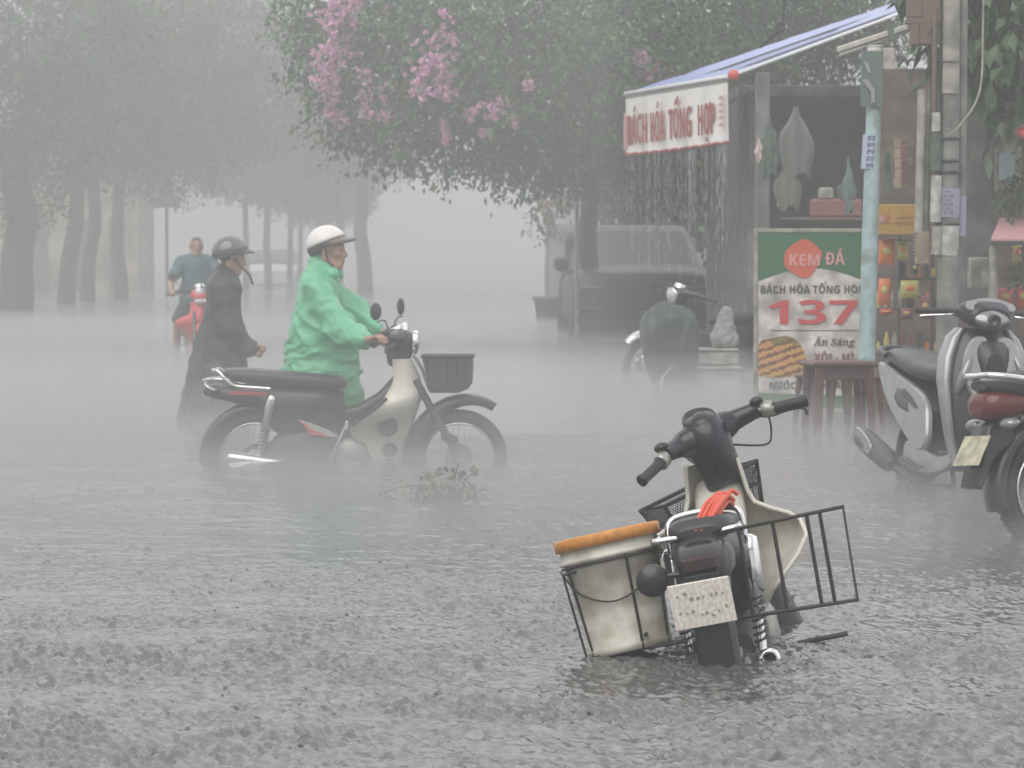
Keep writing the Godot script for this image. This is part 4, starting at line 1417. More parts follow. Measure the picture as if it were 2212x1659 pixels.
func black_coat_person() -> void:
	var at := px(470, 915, 25.5)
	var o := thing("person", "person in long black rain cape and shiny dark helmet wading to the right", "person", Vector3(at.x, -DEEP, at.z))
	var y0 := DEEP
	var H := Transform3D(Basis(Vector3.UP, 0.25) * Basis(Vector3.BACK, -0.08), Vector3(0.098, y0 + 1.165, 0))
	var limbs := [
		[Vector3(0.06, y0 + 1.05, 0), Vector3(0.05, y0 + 0.9, 0), 0.06, 0.11], [Vector3(0.05, y0 + 0.9, 0), Vector3(0.03, y0 + 0.55, 0), 0.12, 0.13, Vector3(0.8, 1, 1.1)],
		[Vector3(0.04, y0 + 0.92, 0.17), Vector3(0.10, y0 + 0.66, 0.19), 0.043, 0.036], [Vector3(0.10, y0 + 0.66, 0.19), Vector3(0.235, y0 + 0.53, 0.17), 0.036, 0.026],
		[Vector3(0.04, y0 + 0.92, -0.17), Vector3(0.08, y0 + 0.66, -0.19), 0.043, 0.036], [Vector3(0.08, y0 + 0.66, -0.19), Vector3(0.20, y0 + 0.52, -0.17), 0.036, 0.026],
		[Vector3(0.03, y0 + 0.55, 0.09), Vector3(0.10, y0 + 0.2, 0.09), 0.08, 0.055], [Vector3(0.10, y0 + 0.2, 0.09), Vector3(0.06, 0.07, 0.09), 0.055, 0.04], [Vector3(0.06, 0.04, 0.09), Vector3(0.2, 0.035, 0.09), 0.042, 0.032],
		[Vector3(0.03, y0 + 0.55, -0.09), Vector3(-0.02, y0 + 0.2, -0.09), 0.08, 0.055], [Vector3(-0.02, y0 + 0.2, -0.09), Vector3(-0.12, 0.07, -0.09), 0.055, 0.04], [Vector3(-0.12, 0.04, -0.09), Vector3(0.02, 0.035, -0.09), 0.042, 0.032]]
	var hr := frame_of(Vector3(0.235, y0 + 0.53, 0.17), Vector3(0.08, 0.03, -0.01), Vector3.UP)
	var hl := frame_of(Vector3(0.20, y0 + 0.52, -0.17), Vector3(0.08, 0.0, 0.02), Vector3.UP) * Transform3D(Basis.from_scale(Vector3(1, 1, -1)), Vector3.ZERO)
	put_mesh(join([field_mesh(limbs, 0.014, 0.03, [], null, func(_v): return SKIN), moved(head(), H), moved(hand(1.1), hr), moved(hand(1.1), hl)]), "body", M.painted, o)
	var cape := [
		[Vector3(0.06, y0 + 1.06, 0), Vector3(0.05, y0 + 0.96, 0), 0.075, 0.115],
		[Vector3(0.045, y0 + 0.98, -0.12), Vector3(0.045, y0 + 0.98, 0.12), 0.09, 0.09],
		[Vector3(0.045, y0 + 0.95, 0), Vector3(0.025, y0 + 0.55, 0), 0.135, 0.19, Vector3(0.82, 1, 1.3)],
		[Vector3(0.025, y0 + 0.55, 0), Vector3(-0.015, y0 - 0.12, 0), 0.19, 0.30, Vector3(0.92, 1, 1.15)],
		[Vector3(-0.05, y0 + 0.6, 0), Vector3(-0.165, y0 - 0.12, 0), 0.10, 0.17],
		[Vector3(0.04, y0 + 0.94, 0.15), Vector3(0.10, y0 + 0.66, 0.18), 0.085, 0.09], [Vector3(0.04, y0 + 0.94, -0.15), Vector3(0.08, y0 + 0.66, -0.18), 0.085, 0.09],
		[Vector3(0.10, y0 + 0.66, 0.19), Vector3(0.245, y0 + 0.535, 0.17), 0.075, 0.05], [Vector3(0.08, y0 + 0.66, -0.19), Vector3(0.20, y0 + 0.52, -0.17), 0.075, 0.05],
		[Vector3(0.20, y0 + 0.53, 0.17), Vector3(0.275, y0 + 0.545, 0.16), 0.045, 0.035]]
	var f := func(v: Vector3) -> float:
		var low := smoothstep(1.2, 0.4, v.y)
		return (0.008 + 0.016 * low) * noise_a.get_noise_3d(v.x * 6.0, v.y * (4.0 - 2.6 * low), v.z * 6.0) + 0.008 * noise_b.get_noise_3d(v.x * 10.0, v.y * 9.0, v.z * 10.0)
	put_mesh(join([field_mesh(cape, 0.014, 0.045, [[Vector3.DOWN, -0.20]], f)]), "rain_cape", M.coat_black, o)
	helmet(o, H * Transform3D(Basis(Vector3.BACK, -0.04), Vector3(0, 0.012, 0)), M.helmet_grey, M.helmet_dark, M.helmet_dark, 0.045)
	var b := MB.new()
	b.xf = H
	b.tube(smooth_path([Vector3(0.02, 0.0, 0.09), Vector3(0.07, -0.06, 0.07), Vector3(0.125, -0.10, 0.05), Vector3(0.16, -0.17, 0.045)]), 0.008, 6)
	put(b, "chin_strap", M.helmet_dark, o)

func red_bike_and_man() -> void:
	var at := px(424, 760, 42.6)
	var turn := -PI / 2 + 0.16
	var o := thing("motorbike", "red motorbike riding towards the viewer behind the person in the black cape", "motorbike", Vector3(at.x - 0.1, -DEEP, at.z - 0.9), turn)
	cub(o, {"paint": M.red_paint, "mirrors": true, "mirrors_at": [Vector3(0.78, 1.16, -0.33), Vector3(0.78, 1.16, 0.33)], "mirror_turn": [0.0, 0.0], "fender": [35.0, 200.0], "fender_lift": 0.01, "fender_paint": M.red_paint, "column": M.red_paint, "seat_lift": 0.0})
	var b := MB.new()
	hull(b, [[0.86, 0.93, 0.06, 0.12], [0.92, 0.945, 0.07, 0.115], [0.965, 0.93, 0.055, 0.085], [0.985, 0.915, 0.02, 0.03]], 16, 2.4)
	var cowl := put(b, "front_cowl", M.red_paint, o)
	b = MB.new()
	b.box(Vector3(0.985, 0.865, 0), Vector3(0.05, 0.06, 0.15), 0.02)
	put(b, "headlamp", M.lamp_glass, cowl)
	# the rider, in the bike's own axes
	var r := thing("person", "bareheaded person in a teal shirt riding the red motorbike", "person", o.position, turn)
	var H := Transform3D(Basis(Vector3.UP, 0.05), Vector3(0.36, 1.515, 0.0))
	var limbs := [[Vector3(0.33, 1.40, 0), Vector3(0.30, 1.25, 0), 0.06, 0.11], [Vector3(0.30, 1.25, 0), Vector3(0.24, 0.90, 0), 0.12, 0.13, Vector3(0.8, 1, 1.15)], [Vector3(0.24, 0.86, -0.06), Vector3(0.24, 0.86, 0.06), 0.12, 0.12]]
	var shirt := [[Vector3(0.31, 1.30, 0), Vector3(0.25, 0.92, 0), 0.145, 0.15, Vector3(0.85, 1, 1.2)], [Vector3(0.32, 1.345, -0.12), Vector3(0.32, 1.345, 0.12), 0.075, 0.075], [Vector3(0.25, 0.9, -0.05), Vector3(0.25, 0.86, 0.05), 0.15, 0.15]]
	var legs := []
	for s in [-1.0, 1.0]:
		var sh := Vector3(0.31, 1.33, s * 0.19); var e := Vector3(0.42, 1.08, s * 0.31); var w := Vector3(0.67, 0.99, s * 0.32)
		limbs.append_array([[sh, e, 0.047, 0.04], [e, w, 0.04, 0.027]])
		shirt.append([sh + Vector3(0, 0.01, 0), sh.lerp(e, 0.6), 0.068, 0.075])
		var hip := Vector3(0.24, 0.82, s * 0.1); var k := Vector3(0.62, 0.66, s * 0.24); var an := Vector3(0.42, 0.28, s * 0.25)
		limbs.append_array([[hip, k, 0.085, 0.06], [k, an, 0.058, 0.04], [an + Vector3(-0.03, -0.05, 0), an + Vector3(0.14, -0.07, 0), 0.042, 0.034]])
		legs.append_array([[hip, k, 0.1, 0.082]])
	var hr := frame_of(Vector3(0.665, 0.99, 0.32), Vector3(0.08, -0.01, 0.0), Vector3.UP)
	var hl := frame_of(Vector3(0.665, 0.99, -0.32), Vector3(0.08, -0.01, 0.0), Vector3.UP) * Transform3D(Basis.from_scale(Vector3(1, 1, -1)), Vector3.ZERO)
	put_mesh(join([field_mesh(limbs, 0.016, 0.03, [], null, func(_v): return SKIN), moved(head(), H), moved(hand(0.85), hr), moved(hand(0.85), hl)]), "body", M.painted, r)
	put_mesh(join([field_mesh(shirt, 0.016, 0.03, [], folds(0.012, 6.0, 6.0))]), "shirt", M.shirt, r)
	put_mesh(join([field_mesh(legs, 0.016, 0.03, [], folds(0.01, 6.0, 6.0))]), "shorts", M.trousers, r)

func waiting_person() -> void:
	var at := px(1237, 745, 50.0)
	var o := thing("person", "dim figure in dark rainwear beside the dark pickup truck", "person", Vector3(at.x, -DEEP, at.z))
	var H := Transform3D(Basis(Vector3.UP, 0.2), Vector3(0.03, 1.56, 0))
	var p := [[Vector3(0, 1.42, 0), Vector3(0, 1.28, 0), 0.06, 0.11], [Vector3(0, 1.27, 0), Vector3(0, 0.85, 0), 0.13, 0.15, Vector3(0.8, 1, 1.15)],
		[Vector3(0, 1.33, 0.18), Vector3(0.03, 1.06, 0.24), 0.05, 0.042], [Vector3(0.03, 1.06, 0.24), Vector3(0.18, 0.90, 0.22), 0.04, 0.03], [Vector3(0, 1.33, -0.18), Vector3(0.03, 1.06, -0.24), 0.05, 0.042], [Vector3(0.03, 1.06, -0.24), Vector3(0.18, 0.90, -0.22), 0.04, 0.03],
		[Vector3(0, 0.85, 0.09), Vector3(0.02, 0.08, 0.1), 0.09, 0.045], [Vector3(0, 0.85, -0.09), Vector3(0.0, 0.08, -0.1), 0.09, 0.045]]
	var hr := frame_of(Vector3(0.18, 0.90, 0.22), Vector3(0.08, -0.03, 0.0), Vector3.UP)
	var hl := frame_of(Vector3(0.18, 0.90, -0.22), Vector3(0.08, -0.03, 0.0), Vector3.UP) * Transform3D(Basis.from_scale(Vector3(1, 1, -1)), Vector3.ZERO)
	put_mesh(join([field_mesh(p, 0.018, 0.03, [], null, func(_v): return SKIN), moved(head(), H), moved(hand(0.5), hr), moved(hand(0.5), hl)]), "body", M.painted, o)
	var c := [[Vector3(0, 1.30, 0), Vector3(-0.02, 0.6, 0), 0.16, 0.24, Vector3(0.85, 1, 1.2)], [Vector3(0, 1.33, 0.16), Vector3(0.05, 1.04, 0.25), 0.09, 0.09], [Vector3(0, 1.33, -0.16), Vector3(0.05, 1.04, -0.25), 0.09, 0.09], [Vector3(0.05, 1.04, 0.25), Vector3(0.15, 0.92, 0.23), 0.08, 0.055], [Vector3(0.05, 1.04, -0.25), Vector3(0.15, 0.92, -0.23), 0.08, 0.055]]
	put_mesh(join([field_mesh(c, 0.018, 0.04, [[Vector3.DOWN, -0.5]], folds(0.014, 5.0, 3.0))]), "raincoat", M.coat_black, o)
	var hood := [[Vector3(-0.02, 0.03, 0), Vector3(-0.04, -0.1, 0), 0.115, 0.10]]
	put_mesh(join([moved(field_mesh(hood, 0.014, 0.03, [[Vector3(1, 0, 0), 0.045]]), H)]), "hood", M.coat_black, o)


# --- the street on the right: pavement, shop, signs, goods ---
func slab(b: MB, x0: float, y0: float, x1: float, y1: float, d: float, thick := 0.04, bevel := 0.004) -> MB:
	# an upright panel d metres away
	var p := px(x0, y0, d); var q := px(x1, y1, d)
	return b.box((p + q) * 0.5 + Vector3(0, 0, -thick * 0.5), Vector3(absf(q.x - p.x), absf(p.y - q.y), thick), bevel)

func ground() -> void:
	var b := MB.new()
	b.box(Vector3(0, -DEEP - 0.15, -70), Vector3(140, 0.3, 200))
	b.box(Vector3(0, -DEEP - 0.15, -245), Vector3(140, 0.3, 150))
	setting(put(b, "road", M.asphalt))
	b = MB.new()
	b.extrude(poly([[1.75, 12.0], [1.95, 24.0], [1.9, 31.0], [2.3, 60.0], [40, 60.0], [40, 12.0]]), -0.4, 0.0, 0.01, Transform3D(Basis(Vector3.RIGHT, Vector3(0, 0, -1), Vector3.UP), Vector3(0, -0.075, 0)))
	setting(put(b, "pavement", M.concrete))
	b = MB.new()
	b.box(Vector3(-38, -0.2, -70), Vector3(56, 0.3, 140), 0.02)
	setting(put(b, "pavement", M.concrete))

func awning() -> void:
	var p0 := px(1350, 204, 37.6)
	var p1 := px(1571, 167, 35.0)
	var o := thing("awning", "pale blue tarpaulin awning sloping over the shop front", "awning", p1)
	var l := 3.0
	var a := p0 - p1
	var q1 := Vector3(l, l * 0.372, 0)
	var q0 := a + Vector3(l, l * 0.338, 0)
	var b := MB.new()
	var n := 24
	var rows := []
	for i in n + 1:
		var t := float(i) / n
		var line := []
		for j in 9:
			var s := j / 8.0
			var p := (Vector3.ZERO.lerp(q1, t)).lerp(a.lerp(q0, t), s)
			p.y -= 0.07 * sin(PI * s) * sin(PI * minf(1.0, t * 1.2)) + 0.014 * noise_a.get_noise_2d(t * 9.0, s * 5.0)
			line.append(p)
		rows.append(line)
	var dn := Vector3(0, -0.012, 0)
	for i in n:
		for j in 8:
			b.quad(rows[i][j], rows[i + 1][j], rows[i + 1][j + 1], rows[i][j + 1], 0)
			b.quad(rows[i][j + 1] + dn, rows[i + 1][j + 1] + dn, rows[i + 1][j] + dn, rows[i][j] + dn, 1)
	put(b, "sheet", M.tarp, o)
	b = MB.new()
	b.tube([Vector3(-0.01, -0.012, 0), q1 + Vector3(0, -0.012, 0)], 0.016, 8)
	put(b, "side_pipe", M.white_metal, o)
	b = MB.new()
	b.tube([Vector3.ZERO, a], 0.022, 8)
	put(b, "front_pipe", M.white_metal, o)
	for s in [0.35, 0.7]:
		b = MB.new()
		b.tube([a * s + Vector3(0.02, -0.03, 0), a * s + q1.lerp(q0 - a, s) + Vector3(0, -0.03, 0)], 0.012, 6)
		put(b, "rafter", M.dark_metal, o)
	b = MB.new()
	var fl := []
	for i in 41:  # wavy grey flap above the banner
		fl.append(a * (i / 40.0))
	for i in 40:
		var w0 := Vector3(0, -0.085 - 0.006 * sin(i * 1.7), 0.012); var w1 := Vector3(0, -0.085 - 0.006 * sin((i + 1) * 1.7), 0.012)
		b.quad(fl[i + 1], fl[i + 1] + w1, fl[i] + w0, fl[i], 0)
	put(b, "flap", M.grey_cloth, o)
	b = MB.new()
	b.ellipsoid(Vector3(0.055, 0.012, 0.02), Vector3(0.056, 0.056, 0.056))
	put(b, "roller_end", M.red_plastic, o)
	# the banner
	var along := -a
	var len := along.length()
	var bn := thing("banner", "white shop banner with tall red lettering hanging from the awning edge", "banner", p0 + a * -0.5 + Vector3(0, -0.06, 0.03))
	bn.transform.basis = Basis(along.normalized(), Vector3.UP, along.normalized().cross(Vector3.UP)).orthonormalized()
	b = MB.new()
	var cols := 60
	var z := func(t: float, s: float) -> float: return 0.02 * s * sin(t * 31.0) + 0.012 * s * noise_a.get_noise_2d(t * 30.0, s * 3.0)
	var low := func(t: float) -> float: return -0.575 + 0.012 * absf(sin(t * PI * 15.0)) - 0.01 * sin(t * PI)
	for i in cols:
		for j in 6:
			var q := []
			for k in [[0, 0], [1, 0], [1, 1], [0, 1]]:
				var t := float(i + k[0]) / cols
				var s := float(j + k[1]) / 6.0
				q.append(Vector3((t - 0.5) * (len - 0.02), low.call(t) * s, z.call(t, s)))
			b.quad(q[3], q[2], q[1], q[0], 0)
			b.quad(q[0] - Vector3(0, 0, 0.004), q[1] - Vector3(0, 0, 0.004), q[2] - Vector3(0, 0, 0.004), q[3] - Vector3(0, 0, 0.004), 1)
	put(b, "cloth", M.banner, bn)
	b = MB.new()
	var hem := []
	for i in cols * 2 + 1:
		var t := i / (cols * 2.0)
		hem.append(Vector3((t - 0.5) * (len - 0.02), low.call(t) - 0.006, z.call(t, 1.0)))
	b.tube(hem, 0.016, 6)
	put(b, "red_hem", M.banner_red, bn)
	for q in [["BÁCH", -0.98, 0.53], ["HÓA", -0.42, 0.46], ["TÔNG", 0.20, 0.53], ["HOP", 0.88, 0.52]]:
		lettering(q[0], 0.30, 0.006, M.banner_red, bn, Transform3D(Basis.IDENTITY, Vector3(q[1], -0.335, 0.028)), "lettering", false, true, q[2])
	for q in [[0.14, -0.085, 0.04, 0.06], [0.98, -0.20, 0.03, 0.08], [0.90, -0.525, 0.045, 0.04]]:
		b = MB.new()
		b.box(Vector3(q[0], q[1], 0.03), Vector3(q[2], q[3], 0.006), 0.001, Basis(Vector3.BACK, -0.3))
		put(b, "accent", M.banner_red, bn)
	for i in 5:
		b = MB.new()
		b.box(Vector3(1.27, -0.14 - i * 0.065, 0.03), Vector3(0.10, 0.035, 0.004), 0.001)
		put(b, "small_print", M.faded_pink, bn)
	b = MB.new()
	b.extrude(smooth_poly([[-1.36, -0.16], [-1.26, -0.22], [-1.24, -0.35], [-1.28, -0.5], [-1.36, -0.52]]), 0.018, 0.026, 0.0)
	put(b, "faded_emblem", M.faded_pink, bn)
	# water running off the banner
	var rng := RandomNumberGenerator.new()
	rng.seed = 21
	b = MB.new()
	for i in 52:
		var t := rng.randf()
		var p := p0.lerp(p1, t) + Vector3(0, -0.65, 0.03)
		var y := 0.0
		var r := rng.randf_range(0.0015, 0.0036)
		while y < rng.randf_range(0.25, 2.4):
			var seg := rng.randf_range(0.08, 0.3) / (1.0 + y)
			var bend := Vector3(rng.randf_range(-0.012, 0.012), 0, 0)
			b.tube([p + Vector3(0, -y, 0), p + bend * 0.5 + Vector3(0, -y - seg * 0.6, 0), p + bend + Vector3(0, -y - seg, 0)], [r * 0.5, r, r * 0.3], 5)
			y += seg + rng.randf_range(0.01, 0.09) * (1.0 + y)
	tag(put(b, "dripping_water", M.drops), "strings of rainwater dripping off the white banner's red hem", "dripping water", "", "stuff")
	# the tube lamp and its bracket
	var lp := thing("tube_lamp", "cream unlit tube lamp fixture under the awning near the brown box", "lamp", px(1884, 84, 26.0))
	b = MB.new()
	var e0 := px(1806, 110, 26.0) - lp.position; var e1 := px(1966, 58, 26.2) - lp.position
	var dir := (e1 - e0).normalized()
	b.box((e0 + e1) * 0.5, Vector3(e0.distance_to(e1), 0.045, 0.06), 0.008, Basis(dir, Vector3.BACK.cross(dir), Vector3.BACK))
	put(b, "housing", M.cream_dull, lp)
	b = MB.new()
	b.tube([e0 + Vector3(0.02, -0.035, 0.0), e1 + Vector3(-0.02, -0.035, 0.0)], 0.013, 8)
	put(b, "tube", M.plate, lp)

func shop() -> void:
	var o := thing("shop_building", "dim open shop front in shade behind the awning", "building")
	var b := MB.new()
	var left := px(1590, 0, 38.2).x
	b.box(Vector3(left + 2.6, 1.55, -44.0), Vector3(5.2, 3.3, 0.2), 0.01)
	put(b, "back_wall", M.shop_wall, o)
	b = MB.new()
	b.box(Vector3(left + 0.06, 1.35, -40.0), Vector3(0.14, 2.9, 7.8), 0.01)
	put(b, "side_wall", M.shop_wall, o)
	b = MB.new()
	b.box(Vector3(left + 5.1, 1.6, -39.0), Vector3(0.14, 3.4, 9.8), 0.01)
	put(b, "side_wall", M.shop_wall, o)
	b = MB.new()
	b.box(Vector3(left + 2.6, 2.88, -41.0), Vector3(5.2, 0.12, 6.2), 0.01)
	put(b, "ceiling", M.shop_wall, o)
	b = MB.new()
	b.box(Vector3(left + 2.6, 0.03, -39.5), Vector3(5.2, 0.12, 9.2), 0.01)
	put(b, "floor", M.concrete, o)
	for q in [[1632, 1662, 34.5, "shop_pillar"], [1905, 1932, 33.0, "pale"]]:
		b = MB.new()
		slab(b, q[0], 158 if q[3] != "pale" else 105, q[1], 880 if q[3] != "pale" else 285, q[2], 0.14, 0.012)
		put(b, "pillar", M.shop_wall if q[3] != "pale" else M.pale_wall, o)
	b = MB.new()  # counter
	slab(b, 1700, 560, 1900, 860, 34.0, 0.5, 0.02)
	put(b, "counter", M.shop_brown, o)
	for q in [[1752, 430, 1862, 470, M.faded_red], [1770, 405, 1800, 432, M.pale_wall], [1810, 400, 1850, 432, M.shop_green]]:
		b = MB.new()
		slab(b, q[0], q[1], q[2], q[3], 33.6, 0.2, 0.02)
		put(b, "shelf_box", q[4], o)
	b = MB.new()
	slab(b, 1690, 470, 1905, 476, 33.6, 0.3, 0.004)
	put(b, "shelf", M.shop_brown, o)
	# hanging rainwear, drooping from a line
	var hang := [[1718, 232, 0.62, 0.17, M.pale_plastic, "pale plastic rain poncho hanging in the shop doorway"], [1700, 350, 0.42, 0.13, M.dim_cloth, "greyish folded sheet hanging below the pale poncho in the shop"], [1660, 250, 0.55, 0.10, M.shop_green, "dark garment hanging by the shop pillar"], [1640, 300, 0.20, 0.045, M.pink_pale, "small pinkish bag hanging on the shop pillar"], [1832, 340, 0.5, 0.05, M.shop_teal, "thin greenish strip hanging beside the teal pole's board"]]
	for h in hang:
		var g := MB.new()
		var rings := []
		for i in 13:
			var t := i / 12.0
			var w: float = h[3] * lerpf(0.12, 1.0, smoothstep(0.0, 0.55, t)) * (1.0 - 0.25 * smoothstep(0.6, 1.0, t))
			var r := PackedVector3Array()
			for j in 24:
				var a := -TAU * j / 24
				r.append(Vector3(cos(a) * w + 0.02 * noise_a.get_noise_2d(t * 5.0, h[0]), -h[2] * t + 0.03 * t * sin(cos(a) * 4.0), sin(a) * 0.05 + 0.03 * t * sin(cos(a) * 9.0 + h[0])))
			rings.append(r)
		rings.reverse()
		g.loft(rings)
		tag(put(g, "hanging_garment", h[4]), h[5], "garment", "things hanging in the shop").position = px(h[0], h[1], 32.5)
	# brown boxed bracket above, by the concrete pole
	var k := thing("timber_bracket", "brown weathered timber bracket box beside the concrete pole top", "bracket", px(1995, 50, 25.0))
	for q in [[1958, -40, 1990, 40], [1990, -60, 2034, 50], [1965, 52, 1984, 100], [1984, 50, 2012, 98], [1956, 40, 2040, 54]]:
		b = MB.new()
		b.xf = Transform3D(Basis.IDENTITY, -k.position)
		slab(b, q[0], q[1], q[2], q[3], 25.0 + 0.02 * q[0] / 400.0, 0.12, 0.008)
		put(b, "board", M.brown_wood, k)
	# hooked cable over the awning
	var c := thing("cable_hook", "black cable with a hook hanging down before the tree above the awning", "cable", px(1686, 40, 30.0))
	b = MB.new()
	b.xf = Transform3D(Basis.IDENTITY, -c.position)
	b.tube(smooth_path([px(1692, -40, 30), px(1692, 0, 30), px(1690, 40, 30), px(1684, 62, 30)]), 0.011, 6)
	b.tube([px(1684, 64, 30), px(1664, 82, 30), px(1640, 105, 30)], [0.02, 0.016, 0.012], 6)
	put(b, "cable", M.rubber, c)
	b = MB.new()
	b.torus(Vector3.ZERO + px(1684, 60, 30) - c.position, Vector3.BACK, 0.032, 0.01, 0.01, 16, 6)
	put(b, "hook", M.iron, c)

func poles() -> void:
	var b: MB
	# the turquoise pole with its board and stickers
	var foot := px(1868, 935, 25.3)
	var o := thing("signpost", "turquoise painted steel post with lavender sticker beside the white sign board", "post", foot)
	var top := px(1889, 108, 25.3) - foot
	b = MB.new()
	b.tube([Vector3(0, -0.05, 0), top * 0.5, top], [0.062, 0.058, 0.050], 20)
	put(b, "post", M.turquoise, o)
	b = MB.new()
	b.tube([top * 0.995, top + Vector3(0, 0.012, 0)], 0.056, 16)
	b.ellipsoid(top + Vector3(0.005, 0.02, 0), Vector3(0.06, 0.008, 0.06), Basis.IDENTITY, 6, 16)
	put(b, "cap", M.plate, o)
	var s0 := px(1881, 292, 25.3) - foot; var s1 := px(1876.5, 366, 25.3) - foot
	b = MB.new()
	b.tube([s0, s1], 0.0590, 20)
	var st := put(b, "sticker", M.lavender, o)
	for i in 5:
		var p := s0.lerp(s1, (i + 0.5) / 5.0)
		for q in [[-0.02, 0.0, 0.006, 0.024], [0.012, 0.0, 0.006, 0.024], [-0.004, 0.008, 0.03, 0.005], [-0.004, -0.006 + 0.004 * (i % 3), 0.026, 0.005]]:
			b = MB.new()
			b.box(p + Vector3(q[0] * 1.25, q[1] * 1.25, 0.0575), Vector3(q[2] * 1.25, q[3] * 1.25, 0.006), 0.0, Basis(Vector3.BACK, -0.06 + 0.2 * sin(i * 2.0)))
			put(b, "sticker_mark", M.indigo, st)
	b = MB.new()
	b.xf = Transform3D(Basis.IDENTITY, -foot)
	slab(b, 1858, 112, 1906, 232, 25.22, 0.012, 0.003)
	var bd := put(b, "board", M.board_green, o)
	for q in [[[1864, 132], [1874, 138], [1880, 160], [1872, 158]], [[1860, 175], [1872, 172], [1888, 196], [1888, 222], [1880, 224], [1880, 200]]]:
		b = MB.new()
		var pts := PackedVector2Array()
		for e in q:
			var w := px(e[0], e[1], 25.21) - foot
			pts.append(Vector2(w.x, w.y))
		b.extrude(pts, -25.206 - foot.z, -25.202 - foot.z)
		put(b, "faded_print", M.board_grey, bd)
	# concrete pole with its conduits, bands, boxes and stickers
	var f := px(2045, 900, 24.0)
	f.y = -0.08
	o = thing("utility_pole", "grey concrete utility pole wrapped with bands, conduits and stickers", "pole", f)
	b = MB.new()
	b.tube([Vector3.ZERO, Vector3(0.02, 4.2, 0)], [0.075, 0.062], 20)
	put(b, "shaft", M.concrete, o)
	var seg := func(x0: float, y0: float, x1: float, y1: float, r: float, called: String, m: Material, dz := 0.0) -> void:
		var g := MB.new()
		g.tube([px(x0, y0, 24.0) - f + Vector3(0, 0, dz), px(x1, y1, 24.0) - f + Vector3(0, 0, dz)], r, 14)
		put(g, called, m, o)
	seg.call(2050, -40, 2049, 135, 0.058, "white_sleeve", M.pale_wall, 0.03)
	seg.call(2050, 140, 2048, 204, 0.060, "white_sleeve", M.pale_wall, 0.03)
	seg.call(2046, 487, 2044, 552, 0.079, "white_sleeve", M.white_paint)
	seg.call(1990, 195, 1984, 500, 0.030, "conduit", M.pale_wall)
	seg.call(2003, 195, 1998, 500, 0.034, "conduit", M.concrete, -0.04)
	seg.call(2018, 20, 2016, 250, 0.018, "conduit", M.brown_wood)
	seg.call(2030, 0, 2028, 480, 0.014, "conduit", M.rubber, 0.04)
	seg.call(2080, -40, 2078, 470, 0.030, "conduit", M.concrete, -0.05)
	seg.call(2018, 245, 2018, 285, 0.030, "meter_box", M.white_paint, 0.06)
	seg.call(2019, 290, 2018, 370, 0.042, "cable_joint", M.shop_green, 0.05)
	seg.call(2020, 380, 2018, 480, 0.038, "white_sleeve", M.white_paint, 0.05)
	seg.call(2022, 490, 2020, 550, 0.036, "white_sleeve", M.pale_wall, 0.05)
	seg.call(2048, 408, 2046, 470, 0.078, "sticker", M.lavender_dull)
	seg.call(2078, 425, 2077, 510, 0.033, "sticker", M.lavender_dull, -0.05)
	for y in [300, 348, 484, 372]:
		b = MB.new()
		b.torus(px(2046, y, 24.0) - f, Vector3.UP, 0.079, 0.012, 0.006, 24, 6)
		put(b, "band", M.dark_metal, o)
	b = MB.new()
	b.tube(smooth_path([px(2048, 296, 23.9) - f, px(2075, 268, 23.85) - f, px(2104, 225, 23.9) - f, px(2118, 170, 24.1) - f, px(2120, 60, 24.3) - f, px(2122, -60, 24.3) - f]), 0.007, 6)
	put(b, "loose_cable", M.pale_wall, o)
	for i in 6:
		for k in 3:
			b = MB.new()
			b.box(px(2036 + k * 8 + (i % 2) * 3, 414 + i * 9, 23.92) - f + Vector3(0, 0, 0.006), Vector3(0.014, 0.006 + 0.008 * ((i + k) % 2), 0.004))
			put(b, "sticker_mark", M.indigo, o)

